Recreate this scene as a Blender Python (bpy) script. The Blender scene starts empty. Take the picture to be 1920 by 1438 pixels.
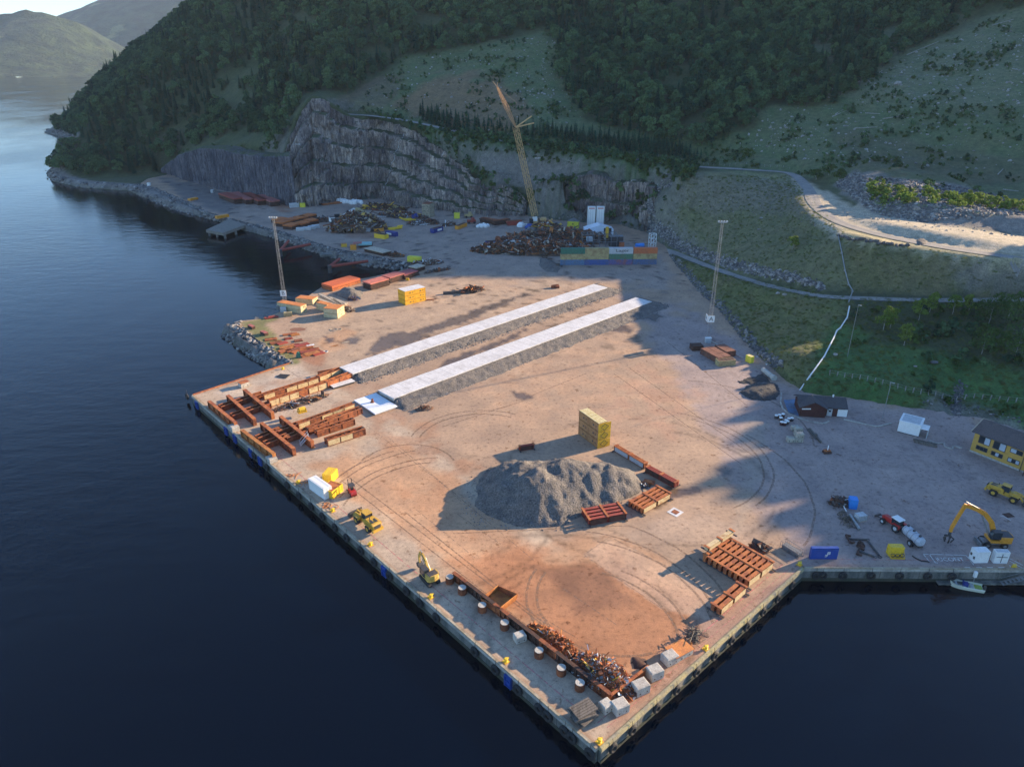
import bpy, math, random, numpy as np
from mathutils import Vector, Matrix, Euler
from mathutils import geometry as mgeo
from math import radians as rad, sin, cos, pi, atan2, hypot
random.seed(7); rng = np.random.default_rng(7)
SC = bpy.context.scene; COL = SC.collection
# ---------------------------------------------------------------- camera, light, exposure
FPX, PITCH, HC = 1331.0, rad(24.8), 90.0
cd = bpy.data.cameras.new('camera'); cam = bpy.data.objects.new('camera', cd); COL.objects.link(cam)
cam.location = (0, 0, HC); cam.rotation_euler = (rad(90) - PITCH, 0, 0)
cd.sensor_width = 36; cd.lens = FPX / 1920 * 36; cd.clip_start = 1; cd.clip_end = 20000
SC.camera = cam
SUN = Vector((0.900, 0.435, 0.2867)).normalized()
EL = math.asin(SUN.z); AZ = atan2(SUN.x, SUN.y)
W = bpy.data.worlds.new('World'); SC.world = W; W.use_nodes = True
wn = W.node_tree; wn.nodes.clear()
sky = wn.nodes.new('ShaderNodeTexSky'); sky.sky_type = 'NISHITA'; sky.sun_disc = False
sky.sun_elevation = EL; sky.sun_rotation = AZ; sky.altitude = 900; sky.air_density = 1.0; sky.dust_density = 0.1; sky.ozone_density = 4.2
bg = wn.nodes.new('ShaderNodeBackground'); bg.inputs[1].default_value = 0.115
wo = wn.nodes.new('ShaderNodeOutputWorld')
wn.links.new(sky.outputs[0], bg.inputs[0]); wn.links.new(bg.outputs[0], wo.inputs[0])
sl = bpy.data.lights.new('sun', 'SUN'); sl.energy = 5.0; sl.angle = rad(0.5); sl.color = (1.0, 0.76, 0.50)
so = bpy.data.objects.new('sun', sl); COL.objects.link(so)
so.rotation_euler = SUN.to_track_quat('Z', 'Y').to_euler(); so.location = (300, 150, 300)
vs = SC.view_settings; vs.view_transform = 'Standard'; vs.look = 'None'; vs.gamma = 1; vs.exposure = 1.6; vs.use_curve_mapping = False
SC.cycles.max_bounces = 5; SC.cycles.diffuse_bounces = 2; SC.cycles.glossy_bounces = 3; SC.cycles.transparent_max_bounces = 8
SC.cycles.volume_bounces = 0
# ---------------------------------------------------------------- pixel of the photograph -> place in the world
def ray(px, py):
    u = (px - 960) / FPX; w = -(py - 719) / FPX
    return u, cos(PITCH) + w * sin(PITCH), -sin(PITCH) + w * cos(PITCH)
def G(px, py, z=0.0):
    d = ray(px, py); t = (z - HC) / d[2]; return Vector((t * d[0], t * d[1], z))
def GY(px, py, Y):
    d = ray(px, py); t = Y / d[1]; return Vector((t * d[0], Y, HC + t * d[2]))
def PX(x, y, z):
    yc = y * cos(PITCH) - (z - HC) * sin(PITCH); zc = y * sin(PITCH) + (z - HC) * cos(PITCH)
    return 960 + FPX * x / yc, 719 - FPX * zc / yc
def zr(region, scale):                                  # coordinates read in an enlarged crop -> photograph pixel
    return lambda x, y: (region[0] + x * scale, region[1] + y * scale)
# ---------------------------------------------------------------- numpy noise
def _h(ix, iy, s):
    n = (ix.astype(np.int64) * 374761393 + iy.astype(np.int64) * 668265263 + s * 974711) & 0x7fffffff
    n = ((n ^ (n >> 13)) * 1274126177) & 0x7fffffff
    return ((n ^ (n >> 16)) & 0xffff) / 65535.0
def vnoise(x, y, s=0):
    x = np.asarray(x, float); y = np.asarray(y, float)
    ix = np.floor(x); iy = np.floor(y); fx = x - ix; fy = y - iy
    fx = fx * fx * (3 - 2 * fx); fy = fy * fy * (3 - 2 * fy)
    a = _h(ix, iy, s); b = _h(ix + 1, iy, s); c = _h(ix, iy + 1, s); d = _h(ix + 1, iy + 1, s)
    return (a * (1 - fx) + b * fx) * (1 - fy) + (c * (1 - fx) + d * fx) * fy
def fbm(x, y, o=4, s=0):
    r = 0; a = .5; t = 0
    for i in range(o): r = r + a * vnoise(x * 2 ** i, y * 2 ** i, s + i * 17); t += a; a *= .5
    return r / t
def sstep(a, b, x):
    t = np.clip((x - a) / (b - a), 0, 1); return t * t * (3 - 2 * t)
def inpoly(x, y, poly):
    x = np.asarray(x, float); y = np.asarray(y, float); r = np.zeros(x.shape, bool); n = len(poly)
    for i in range(n):
        x0, y0 = poly[i][:2]; x1, y1 = poly[(i + 1) % n][:2]
        if y0 == y1: continue
        c = ((y0 > y) != (y1 > y)) & (x < (x1 - x0) * (y - y0) / (y1 - y0) + x0); r ^= c
    return r
def dpoly(x, y, pts, closed=True):
    x = np.asarray(x, float); y = np.asarray(y, float); d = np.full(x.shape, 1e9); n = len(pts)
    for i in range(n if closed else n - 1):
        x0, y0 = pts[i][:2]; x1, y1 = pts[(i + 1) % n][:2]; dx = x1 - x0; dy = y1 - y0; L = dx * dx + dy * dy + 1e-9
        t = np.clip(((x - x0) * dx + (y - y0) * dy) / L, 0, 1)
        d = np.minimum(d, np.hypot(x - x0 - t * dx, y - y0 - t * dy))
    return d
# ---------------------------------------------------------------- materials
MATS = {}
def _nt(name):
    m = bpy.data.materials.new(name); m.use_nodes = True; n = m.node_tree; n.nodes.clear()
    o = n.nodes.new('ShaderNodeOutputMaterial'); b = n.nodes.new('ShaderNodeBsdfPrincipled')
    n.links.new(b.outputs[0], o.inputs[0]); return m, n, b, o
def N(n, t, **k):
    q = n.nodes.new(t)
    for a, v in k.items(): setattr(q, a, v)
    return q
def noise(n, vec, scale, detail=4, rough=.55):
    q = N(n, 'ShaderNodeTexNoise'); q.inputs['Scale'].default_value = scale; q.inputs['Detail'].default_value = detail
    q.inputs['Roughness'].default_value = rough
    if vec is not None: n.links.new(vec, q.inputs['Vector'])
    return q.outputs[0]
def ramp(n, fac, stops):
    q = N(n, 'ShaderNodeValToRGB'); e = q.color_ramp.elements
    while len(e) < len(stops): e.new(.5)
    for i, (p, c) in enumerate(stops):
        e[i].position = p; e[i].color = (*c, 1) if len(c) == 3 else c
    n.links.new(fac, q.inputs[0]); return q.outputs[0]
def mix(n, fac, a, b, mode='MIX'):
    q = N(n, 'ShaderNodeMix', data_type='RGBA', blend_type=mode)
    for v, i in ((fac, 0), (a, 6), (b, 7)):
        if isinstance(v, (int, float)): q.inputs[i].default_value = v
        elif isinstance(v, tuple): q.inputs[i].default_value = (*v, 1)
        else: n.links.new(v, q.inputs[i])
    return q.outputs[2]
def fade(n, v, a, b):
    q = N(n, 'ShaderNodeMapRange'); q.inputs[1].default_value = a; q.inputs[2].default_value = b; n.links.new(v, q.inputs[0]); return q.outputs[0]
def bump(n, b, h, s, d):
    q = N(n, 'ShaderNodeBump'); q.inputs['Strength'].default_value = s; q.inputs['Distance'].default_value = d
    n.links.new(h, q.inputs['Height']); n.links.new(q.outputs[0], b.inputs['Normal'])
def wpos(n, s=None):
    g = N(n, 'ShaderNodeNewGeometry').outputs['Position']
    if s is None: return g
    q = N(n, 'ShaderNodeMapping'); q.inputs['Scale'].default_value = s; n.links.new(g, q.inputs[0]); return q.outputs[0]
def mat(name, c1, c2=None, scale=1.2, lo=.4, hi=.62, rough=.75, metal=0, bs=.25, bd=.05, stretch=None, fine=.35):
    """weathered surface: colour c1 broken up by patches of c2, fine value variation, light relief"""
    if name in MATS: return MATS[name]
    m, n, b, o = _nt(name); c2 = c2 or tuple(x * .7 for x in c1)
    p = wpos(n, stretch); a = noise(n, p, scale, 5, .6); f = fade(n, a, lo, hi)
    col = mix(n, f, c1, c2); g = noise(n, wpos(n), scale * 6, 3, .6)
    v = ramp(n, g, [(.25, (1 - fine,) * 3), (.75, (1 + fine * .6,) * 3)])
    col = mix(n, 1.0, col, v, 'MULTIPLY'); n.links.new(col, b.inputs['Base Color'])
    b.inputs['Roughness'].default_value = rough; b.inputs['Metallic'].default_value = metal
    bump(n, b, g, bs, bd); MATS[name] = m; return m
R1, R2 = (.31, .095, .035), (.14, .045, .022)
rust = mat('rust', R1, R2, .9, .42, .6, .85)
rust_b = mat('rust_bright', (.46, .15, .045), (.27, .075, .03), .7, .42, .6, .85)
rust_o = mat('rust_orange', (.50, .20, .05), (.30, .10, .03), .8, .4, .62, .85)
rust_d = mat('rust_dark', (.10, .045, .03), (.05, .028, .022), .9, .4, .6, .9)
redox = mat('red_oxide', (.33, .055, .035), (.20, .05, .03), .7, .45, .7, .7)
pinkp = mat('faded_red_plate', (.42, .13, .11), (.25, .08, .06), .8, .45, .7, .75)
cream = mat('cream_paint', (.62, .49, .27), (.36, .19, .08), .8, .52, .72, .6)
yel = mat('yellow_paint', (.68, .40, .035), (.42, .20, .03), .8, .55, .8, .5)
yel_b = mat('bright_yellow', (.80, .52, .03), (.60, .35, .03), .6, .55, .8, .5)
yel_g = mat('lemon_yellow', (.72, .66, .06), (.55, .47, .05), .6, .55, .8, .55)
ora = mat('orange_paint', (.72, .30, .03), (.52, .20, .03), .8, .6, .85, .45)
oraf = mat('orange_lid', (.62, .23, .06), (.42, .14, .05), .8, .45, .7, .7)
wht = mat('white_paint', (.78, .78, .76), (.60, .60, .58), .6, .55, .8, .5, fine=.12)
gryw = mat('grey_white', (.50, .52, .53), (.36, .37, .37), .8, .5, .75, .6)
blk = mat('black_rubber', (.022, .022, .024), (.04, .04, .04), 2, .5, .7, .85)
drk = mat('dark_steel', (.055, .055, .06), (.10, .07, .05), 1, .5, .7, .6)
gry = mat('grey_steel', (.22, .23, .24), (.13, .12, .12), 1, .5, .7, .55, .3)
galv = mat('galvanised', (.34, .35, .35), (.24, .24, .24), .7, .5, .7, .45, .4)
blue = mat('blue_paint', (.02, .07, .32), (.02, .05, .2), .5, .5, .8, .45, fine=.15)
blue_d = mat('navy_paint', (.025, .04, .22), (.02, .03, .12), .6, .5, .8, .5)
blue_l = mat('light_blue_plastic', (.03, .25, .70), (.03, .20, .55), .5, .5, .8, .45, fine=.15)
blue_f = mat('faded_blue', (.10, .19, .33), (.14, .15, .17), .5, .45, .7, .7)
purp = mat('faded_purple', (.13, .12, .28), (.28, .12, .14), .35, .45, .6, .7)
green = mat('green_paint', (.035, .16, .11), (.05, .10, .07), .5, .5, .75, .65)
green_f = mat('faded_green', (.08, .20, .13), (.13, .15, .09), .5, .45, .7, .7)
tan = mat('faded_tan', (.44, .36, .17), (.30, .20, .10), .5, .45, .65, .7)
orr = mat('faded_orange', (.55, .16, .06), (.38, .13, .07), .5, .5, .75, .7)
red = mat('red_paint', (.50, .035, .03), (.33, .03, .03), .8, .5, .8, .45)
teal = mat('teal_sheet', (.25, .50, .50), (.35, .45, .45), .5, .5, .75, .6)
glass = mat('dark_glass', (.02, .03, .04), (.03, .04, .05), .5, .5, .7, .12, bs=0, fine=.05)
gla_l = mat('curtain_glass', (.42, .48, .55), (.30, .36, .45), .8, .5, .7, .2, bs=0, fine=.05)
wood = mat('weathered_wood', (.16, .14, .12), (.08, .07, .06), 1, .45, .65, .9, stretch=(3, .5, .5))
woodl = mat('pale_timber', (.55, .47, .35), (.38, .32, .25), 1, .45, .65, .85)
conc = mat('concrete', (.44, .41, .36), (.30, .27, .24), .35, .45, .68, .9)
concb = mat('concrete_block', (.50, .47, .41), (.34, .31, .27), .8, .45, .68, .9, bs=.5, bd=.1)
slabw = mat('pale_slab', (.66, .655, .65), (.52, .51, .50), .3, .40, .70, .75, fine=.18)
quay_m = mat('quay_concrete', (.20, .19, .17), (.08, .09, .085), .5, .42, .62, .9, stretch=(1, 1, .18), bs=.6, bd=.15)
kerb_m = mat('kerb_yellowed', (.42, .37, .20), (.30, .27, .20), .5, .42, .62, .9)
algae_m = mat('tidal_stain', (.035, .045, .03), (.06, .06, .045), .8, .42, .62, .8, stretch=(1, 1, .3))
houy = mat('yellow_cladding', (.53, .32, .07), (.43, .25, .055), .8, .5, .75, .7, fine=.15)
houb = mat('brown_cladding', (.075, .022, .018), (.05, .018, .016), .8, .5, .75, .75)
roof_m = mat('roof_felt', (.075, .07, .075), (.05, .045, .05), .8, .5, .75, .9)
rooft = mat('brown_roof', (.12, .095, .09), (.085, .07, .07), .6, .5, .75, .9)
lime = mat('lime_mat', (.35, .42, .08), (.28, .33, .08), .8, .5, .75, .8)
tarp = mat('white_tarp', (.74, .78, .82), (.62, .67, .73), .3, .5, .75, .5, fine=.08)
rope_m = mat('orange_rope', (.62, .22, .05), (.40, .15, .05), 2)
gravd = mat('gravel', (.185, .165, .148), (.115, .106, .10), .5, .4, .65, .95, bs=1, bd=.25, fine=.75)
gravk = mat('dark_gravel', (.075, .073, .075), (.045, .045, .048), .5, .4, .65, .95, bs=1, bd=.2, fine=.8)
pink_l = mat('pale_pink', (.5, .33, .33), (.3, .2, .2), 1)
# ---------------------------------------------------------------- mesh builder
class MB:
    def __init__(s): s.v = []; s.f = []; s.m = []
    def add(s, vs, fs, mi=0):
        o = len(s.v); s.v += [tuple(v) for v in vs]; s.f += [tuple(i + o for i in f) for f in fs]; s.m += [mi] * len(fs); return s
    def box(s, c, d, rz=0, mi=0, R=None, taper=1.0):
        x, y, z = d[0] / 2, d[1] / 2, d[2] / 2; R = R or Matrix.Rotation(rz, 3, 'Z'); c = Vector(c)
        vs = [c + R @ Vector((a * x * (taper if e > 0 else 1), b * y * (taper if e > 0 else 1), e * z)) for e in (-1, 1) for a, b in ((-1, -1), (1, -1), (1, 1), (-1, 1))]
        return s.add(vs, [(3, 2, 1, 0), (4, 5, 6, 7), (0, 1, 5, 4), (1, 2, 6, 5), (2, 3, 7, 6), (3, 0, 4, 7)], mi)
    def bar(s, a, b, w, h=None, mi=0):
        a = Vector(a); b = Vector(b); h = h or w; d = b - a; L = d.length
        if L < 1e-6: return s
        R = d.to_track_quat('X', 'Z').to_matrix(); return s.box((a + b) / 2, (L, w, h), mi=mi, R=R)
    def tube(s, a, b, r, r2=None, n=8, mi=0, caps=True):
        a = Vector(a); b = Vector(b); r2 = r if r2 is None else r2; R = (b - a).to_track_quat('Z', 'Y').to_matrix()
        vs = [p + R @ Vector((q * cos(2 * pi * i / n), q * sin(2 * pi * i / n), 0)) for p, q in ((a, r), (b, r2)) for i in range(n)]
        fs = [(i, (i + 1) % n, n + (i + 1) % n, n + i) for i in range(n)]
        if caps: fs += [tuple(range(n - 1, -1, -1)), tuple(range(n, 2 * n))]
        return s.add(vs, fs, mi)
    def prof(s, a, b, secs, n=10, mi=0):
        """surface of revolution from a to b, secs = [(t, radius)]"""
        a = Vector(a); b = Vector(b); R = (b - a).to_track_quat('Z', 'Y').to_matrix(); vs = []; fs = []
        for t, r in secs: vs += [a + (b - a) * t + R @ Vector((r * cos(2 * pi * i / n), r * sin(2 * pi * i / n), 0)) for i in range(n)]
        for k in range(len(secs) - 1): fs += [(k * n + i, k * n + (i + 1) % n, (k + 1) * n + (i + 1) % n, (k + 1) * n + i) for i in range(n)]
        fs += [tuple(range(n - 1, -1, -1)), tuple(range((len(secs) - 1) * n, len(secs) * n))]
        return s.add(vs, fs, mi)
    def prism(s, pts, z0, z1, mi=0):
        n = len(pts); vs = [(p[0], p[1], z0) for p in pts] + [(p[0], p[1], z1) for p in pts]
        return s.add(vs, [tuple(range(n - 1, -1, -1)), tuple(range(n, 2 * n))] + [(i, (i + 1) % n, n + (i + 1) % n, n + i) for i in range(n)], mi)
    def side(s, pts, y0, y1, mi=0):
        """outline in x,z extruded along y"""
        n = len(pts); vs = [(p[0], y0, p[1]) for p in pts] + [(p[0], y1, p[1]) for p in pts]
        return s.add(vs, [tuple(range(n)), tuple(range(2 * n - 1, n - 1, -1))] + [((i + 1) % n, i, n + i, n + (i + 1) % n) for i in range(n)], mi)
    def torus(s, c, axis, R, r, n=14, k=7, mi=0):
        c = Vector(c); Q = Vector(axis).to_track_quat('Z', 'Y').to_matrix(); vs = []
        for i in range(n):
            a = 2 * pi * i / n
            for j in range(k):
                b = 2 * pi * j / k; q = R + r * cos(b); vs.append(c + Q @ Vector((q * cos(a), q * sin(a), r * 1.0 * sin(b))))
        return s.add(vs, [(i * k + j, ((i + 1) % n) * k + j, ((i + 1) % n) * k + (j + 1) % k, i * k + (j + 1) % k) for i in range(n) for j in range(k)], mi)
    def mesh(s, name, mats):
        me = bpy.data.meshes.new(name); me.from_pydata(s.v, [], s.f)
        for m in (mats if isinstance(mats, (list, tuple)) else [mats]): me.materials.append(m)
        me.polygons.foreach_set('material_index', s.m); me.update(); return me
def obj(name, me, parent=None, loc=None):
    o = bpy.data.objects.new(name, me); COL.objects.link(o)
    if parent is not None: o.parent = parent
    if loc is not None: o.location = loc
    return o
def tag(o, label=None, cat=None, group=None, kind=None):
    for k, v in (('label', label), ('category', cat), ('group', group), ('kind', kind)):
        if v: o[k] = v
    return o
def thing(name, label, cat, loc=(0, 0, 0), rz=0, group=None):
    o = bpy.data.objects.new(name, None); COL.objects.link(o); o.location = loc; o.rotation_euler = (0, 0, rz); o.empty_display_size = .5
    return tag(o, label, cat, group)
def part(name, mb, mats, parent, label=None):
    o = obj(name, mb.mesh(name, mats), parent)
    if label: o['label'] = label
    return o
def solo(name, mb, mats, label, cat, loc=(0, 0, 0), rz=0, group=None, kind=None):
    o = obj(name, mb.mesh(name, mats)); o.location = loc; o.rotation_euler = (0, 0, rz); return tag(o, label, cat, group, kind)
def dup(root, loc, rz=None, label=None, group=None, scale=None):
    r = root.copy(); COL.objects.link(r); r.location = loc
    if rz is not None: r.rotation_euler = (0, 0, rz)
    if scale: r.scale = scale if isinstance(scale, (tuple, list)) else (scale,) * 3
    if label: r['label'] = label
    if group: r['group'] = group
    for ch in list(root.children):
        c = ch.copy(); COL.objects.link(c); c.parent = r
        for g in list(ch.children):
            d = g.copy(); COL.objects.link(d); d.parent = c
    return r
def struct(name, me, label=None): return tag(obj(name, me), label, kind='structure')
def grid_mesh(name, X, Y, Z, mats, keep=None, smooth=True):
    """X,Y,Z arrays (ny,nx); keep = boolean per vertex"""
    ny, nx = Z.shape; i = np.arange(ny * nx).reshape(ny, nx)
    q = np.stack([i[:-1, :-1], i[:-1, 1:], i[1:, 1:], i[1:, :-1]], -1).reshape(-1, 4)
    if keep is not None: q = q[keep.ravel()[q].all(1)]
    used = np.unique(q); mp = np.zeros(ny * nx, int); mp[used] = np.arange(len(used)); q = mp[q]
    co = np.stack([X.ravel(), Y.ravel(), Z.ravel()], 1)[used]
    me = bpy.data.meshes.new(name); me.vertices.add(len(co)); me.vertices.foreach_set('co', co.ravel().astype(np.float32))
    me.loops.add(q.size); me.loops.foreach_set('vertex_index', q.ravel().astype(np.int32))
    me.polygons.add(len(q)); me.polygons.foreach_set('loop_start', (np.arange(len(q)) * 4).astype(np.int32))
    me.polygons.foreach_set('loop_total', np.full(len(q), 4, np.int32))
    me.materials.append(mats); me.update(calc_edges=True)
    if smooth: me.polygons.foreach_set('use_smooth', np.ones(len(q), bool))
    return me, used
def vcol(me, name, rgb):
    a = me.attributes.new(name, 'FLOAT_COLOR', 'POINT'); c = np.ones((len(rgb), 4), np.float32); c[:, :3] = rgb; a.data.foreach_set('color', c.ravel())
def vflt(me, name, v):
    a = me.attributes.new(name, 'FLOAT', 'POINT'); a.data.foreach_set('value', np.asarray(v, np.float32))
def text(s, size, m, parent, M, name='lettering', sx=1.0, align='CENTER'):
    c = bpy.data.curves.new(name, 'FONT'); c.body = s; c.size = size; c.align_x = align; c.align_y = 'CENTER'; c.extrude = .01
    t = bpy.data.objects.new(name, c); COL.objects.link(t); dg = bpy.context.evaluated_depsgraph_get()
    me = bpy.data.meshes.new_from_object(t.evaluated_get(dg)); bpy.data.objects.remove(t)
    me.materials.clear(); me.materials.append(m); me.transform(M @ Matrix.Diagonal((sx, 1, 1, 1))); me.name = name
    return obj(name, me, parent)
def instancer(name, pts, scl, rot, idx, protos, label, cat=None, tilt=0.0):
    """one 'stuff' object: proto meshes set on the points of a mesh with geometry nodes"""
    me = bpy.data.meshes.new(name); me.from_pydata([tuple(p) for p in pts], [], [])
    vflt(me, 'scl', scl); vflt(me, 'rotz', rot); a = me.attributes.new('idx', 'INT', 'POINT'); a.data.foreach_set('value', np.asarray(idx, np.int32))
    vflt(me, 'tilt', rng.normal(0, tilt, len(pts)) if tilt else np.zeros(len(pts)))
    o = obj(name, me); tag(o, label, cat, kind='stuff')
    g = bpy.data.node_groups.new(name, 'GeometryNodeTree')
    g.interface.new_socket('Geometry', in_out='INPUT', socket_type='NodeSocketGeometry'); g.interface.new_socket('Geometry', in_out='OUTPUT', socket_type='NodeSocketGeometry')
    i_ = g.nodes.new('NodeGroupInput'); o_ = g.nodes.new('NodeGroupOutput'); iop = g.nodes.new('GeometryNodeInstanceOnPoints')
    iop.inputs['Pick Instance'].default_value = True; j = g.nodes.new('GeometryNodeJoinGeometry')
    for p in reversed(protos):
        oi = g.nodes.new('GeometryNodeObjectInfo'); oi.inputs[0].default_value = p; oi.inputs['As Instance'].default_value = True
        g.links.new(oi.outputs['Geometry'], j.inputs[0])
    def at(nm, dt):
        q = g.nodes.new('GeometryNodeInputNamedAttribute'); q.data_type = dt; q.inputs[0].default_value = nm; return q.outputs[0]
    cx = g.nodes.new('ShaderNodeCombineXYZ'); g.links.new(at('rotz', 'FLOAT'), cx.inputs[2]); g.links.new(at('tilt', 'FLOAT'), cx.inputs[0])
    g.links.new(i_.outputs[0], iop.inputs['Points']); g.links.new(j.outputs[0], iop.inputs['Instance'])
    g.links.new(at('idx', 'INT'), iop.inputs['Instance Index']); g.links.new(cx.outputs[0], iop.inputs['Rotation'])
    g.links.new(at('scl', 'FLOAT'), iop.inputs['Scale']); g.links.new(iop.outputs[0], o_.inputs[0])
    md = o.modifiers.new('scatter', 'NODES'); md.node_group = g; return o
def proto(name, me): return bpy.data.objects.new(name, me)
# ================================================================ SETTING
ZW = -3.0
P2 = lambda v: (v.x, v.y)
WATERSIDE = [P2(G(*p)) for p in [(363,741),(1122,1400),(1503,1062)]] + [(330, 107.5)]
BACKSIDE = [P2(G(*p)) for p in [(262,345),(290,352),(340,374),(385,397),(440,413),(520,433),(560,446),(620,466),(700,481),(760,493),(800,497),(690,521),(640,527),(605,537),(560,567),(527,584),(490,598),(446,602),(440,611),(485,642),(546,681)]]
LANDFOOT = [(330, 150), (150, 146)] + [P2(G(*p)) for p in [(1905,812),(1840,790),(1790,792),(1745,775),(1700,768),(1600,752),(1510,742),(1478,722),(1448,700),(1400,655),(1345,588),(1300,545),(1255,490),(1240,462),(1215,438),(1160,422),(1110,420),(1060,414),(985,404),(905,404),(850,399),(800,392),(760,385),(725,377),(714,373),(660,377),(590,388),(555,388),(500,378),(450,365),(380,347),(320,328),(285,335)]]
YARD = WATERSIDE + LANDFOOT + BACKSIDE
YARDM = WATERSIDE + [(330, 160), (150, 154)] + [P2(G(*p)) for p in [(1920,795),(1840,772),(1790,770),(1745,762),(1700,752),(1600,738),(1530,728),(1490,708),(1462,688),(1415,643),(1360,578),(1315,535),(1268,484),(1250,450),(1218,430),(1160,413),(1110,411),(1060,403),(985,395),(905,394),(850,388),(800,380),(760,376),(714,364),(660,369),(590,380),(555,380),(500,370),(450,357),(380,340),(320,322),(285,330)]] + BACKSIDE
ISEA = [P2(G(*p, ZW)) for p in [(545,690),(503,692),(425,634),(420,622)]] + [P2(G(*p)) for p in [(446,600),(525,583),(560,566),(605,536),(640,526),(690,520),(800,496)]] + [P2(G(*p, ZW)) for p in [(760,506),(680,498),(610,479),(560,463),(520,448),(460,433),(440,426),(400,411),(340,398),(290,379),(240,358),(150,352),(97,340),(86,325)]]
SEA = [(-900, -200), (900, -200), (900, 107.3), (330, 107.3)] + [WATERSIDE[2], WATERSIDE[1], WATERSIDE[0]] + ISEA + [(-386, 640), (-398, 680), (-420, 740), (-470, 820), (-560, 930), (-760, 1150), (-1200, 1300)]
# ---- terrain heights through control points read off the photograph
CP = []
def cz(z, *pts):
    for p in pts: v = G(p[0], p[1], z); CP.append((v.x, v.y, z))
def cy(*pts):
    for px, py, Y in pts: v = GY(px, py, Y); CP.append((v.x, v.y, v.z))
def cw(*pts): CP.extend(pts)
cz(0, *[(1905,812),(1840,790),(1745,775),(1600,752),(1510,742),(1448,700),(1400,655),(1345,588),(1300,545),(1255,490),(1215,438),(1160,422),(1110,420),(1060,414),(985,404),(905,404),(850,399),(760,385),(714,373),(660,377),(590,388),(500,378),(380,347),(320,328),(900,450),(700,430),(1100,600),(1300,800),(800,700),(1600,900),(1000,1000)])
CLIFF = {  # name: [(base px,py), (top px,py, extra metres beyond base)]
 'west_rock_face': [((300,326),(302,316,5)),((318,328),(322,303,8)),((345,338),(350,285,10)),((385,349),(395,273,10)),((420,358),(440,274,10)),((460,367),(480,283,10)),((505,378),(512,287,10)),((540,386),(532,287,11)),((556,388),(538,284,14))],
 'main_rock_face': [((553,388),(536,285,16)),((562,389),(549,246,28)),((572,389),(562,216,38)),((592,388),(588,184,48)),((606,386),(606,186,50)),((622,383),(632,206,46)),((650,378),(672,222,42)),((680,374),(715,224,42)),((702,372),(742,230,38)),((714,373),(757,236,30)),((722,376),(775,240,30)),((745,382),(792,255,30)),((775,388),(815,270,30)),((810,394),(850,298,26)),((845,399),(880,318,22)),((875,402),(898,336,16)),((905,404),(914,352,12)),((930,405),(945,345,14)),((958,405),(972,358,12)),((985,404),(990,378,8))],
 'east_rock_face': [((1052,410),(1068,345,14)),((1075,413),(1085,326,18)),((1100,416),(1110,320,20)),((1115,418),(1135,324,20)),((1135,418),(1155,340,12)),((1160,418),(1175,338,14)),((1185,422),(1205,336,14)),((1215,436),(1232,350,14))]}
CLF = {}
for k, cols in CLIFF.items():
    L = []
    for (bx, by), (tx, ty, ex) in cols:
        b = G(bx, by); t = GY(tx, ty, b.y + ex); L.append((b, t)); CP.append((t.x, t.y, t.z))
    CLF[k] = L
cy((640,200,545),(760,225,520),(840,243,505),(900,262,490),(1000,282,470),(1100,297,455),(1200,310,440),(940,300,455),(1000,330,440),(1060,330,430),(960,345,445))
cy((330,285,625),(400,255,600),(470,255,560),(540,200,560),(590,165,560),(600,100,640),(560,60,700),(500,0,770),(450,150,660),(400,80,720),(350,200,660),(300,250,640),(220,270,640),(200,320,600),(130,300,620),(250,180,690),
   (103,285,640),(132,250,655),(190,203,690),(250,160,725),(290,115,755),(325,80,775),(355,45,790),(398,8,800),(440,-60,850))
cz(-2.5, (97,338),(150,350),(240,357),(88,324))
cw((-470,800,-6),(-560,920,-6),(-440,720,-6),(-700,1100,-6),(-420,1000,120),(-250,1000,230),(-350,900,130),(-450,860,40))
cy((640,0,740),(700,130,620),(800,0,735),(800,120,620),(820,185,560),(900,220,520),(950,120,600),(1000,0,720),(1040,200,525),(1100,250,490),(1200,0,710),(1200,120,600),(1200,220,510),(1300,270,470),(1400,0,690),(1400,120,580),(1400,220,490),(1500,280,430),(1600,0,660),(1600,120,550),(1600,220,460),(1750,0,630),(1750,200,450),(1900,0,590),(1900,120,490),(1900,250,410),(1700,300,395),(1900,335,370),(1580,310,400))
cz(34, (1270,322),(1350,322)); cz(33,(1420,322)); cz(31,(1480,330)); cz(29,(1515,360)); cz(27.5,(1545,400)); cz(27,(1570,440),(1640,457),(1600,400),(1700,412)); cz(26,(1750,470),(1920,491),(1900,440)); cz(28,(1650,385)); cz(27,(1800,420),(1920,420))
cz(12, (1560,545),(1640,552)); cz(13.5,(1750,556)); cz(9.5, (1480,540)); cz(6.5, (1400,522)); cz(3.5, (1330,500)); cz(1.2, (1270,478)); cz(12,(1550,562)); cz(13.5,(1700,563)); cz(14,(1850,563),(1920,562))
cz(5, (1240,400),(1230,430)); cz(17,(1300,400)); cz(16,(1420,440)); cz(17,(1500,480)); cz(9,(1330,455))
cz(6, (1600,640),(1500,660)); cz(4, (1700,720),(1620,710)); cz(3,(1860,740)); cz(6,(1750,680)); cz(9,(1900,660)); cz(2.5,(1500,715)); cz(10,(1600,600))
cw((150,150,0),(220,140,6),(320,140,18),(200,175,10),(240,200,30),(265,230,50),(300,192,62),(300,215,61),(300,232,61),(300,250,67),(300,266,69),(300,284,63),(305,308,62),(305,325,50),(310,345,42),(330,160,50),(250,262,38),
   (225,290,27),(260,330,36),(330,380,62),(400,300,88),(400,250,92),(400,160,80),(500,200,98),(430,430,100),(420,385,85),(520,350,112),(620,300,130),(560,470,130),(520,540,125),(640,525,128),(490,590,192),(450,650,215),(300,800,215),(100,900,240),(0,1050,300),(-200,1150,320),(640,640,185),(600,740,240),(650,100,90),(500,60,60),(300,1000,300),(600,1000,330))
CPA = np.array(CP, float)
GX = np.arange(-620, 680, 2.6); GYY = np.arange(60, 1180, 2.6)
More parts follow.
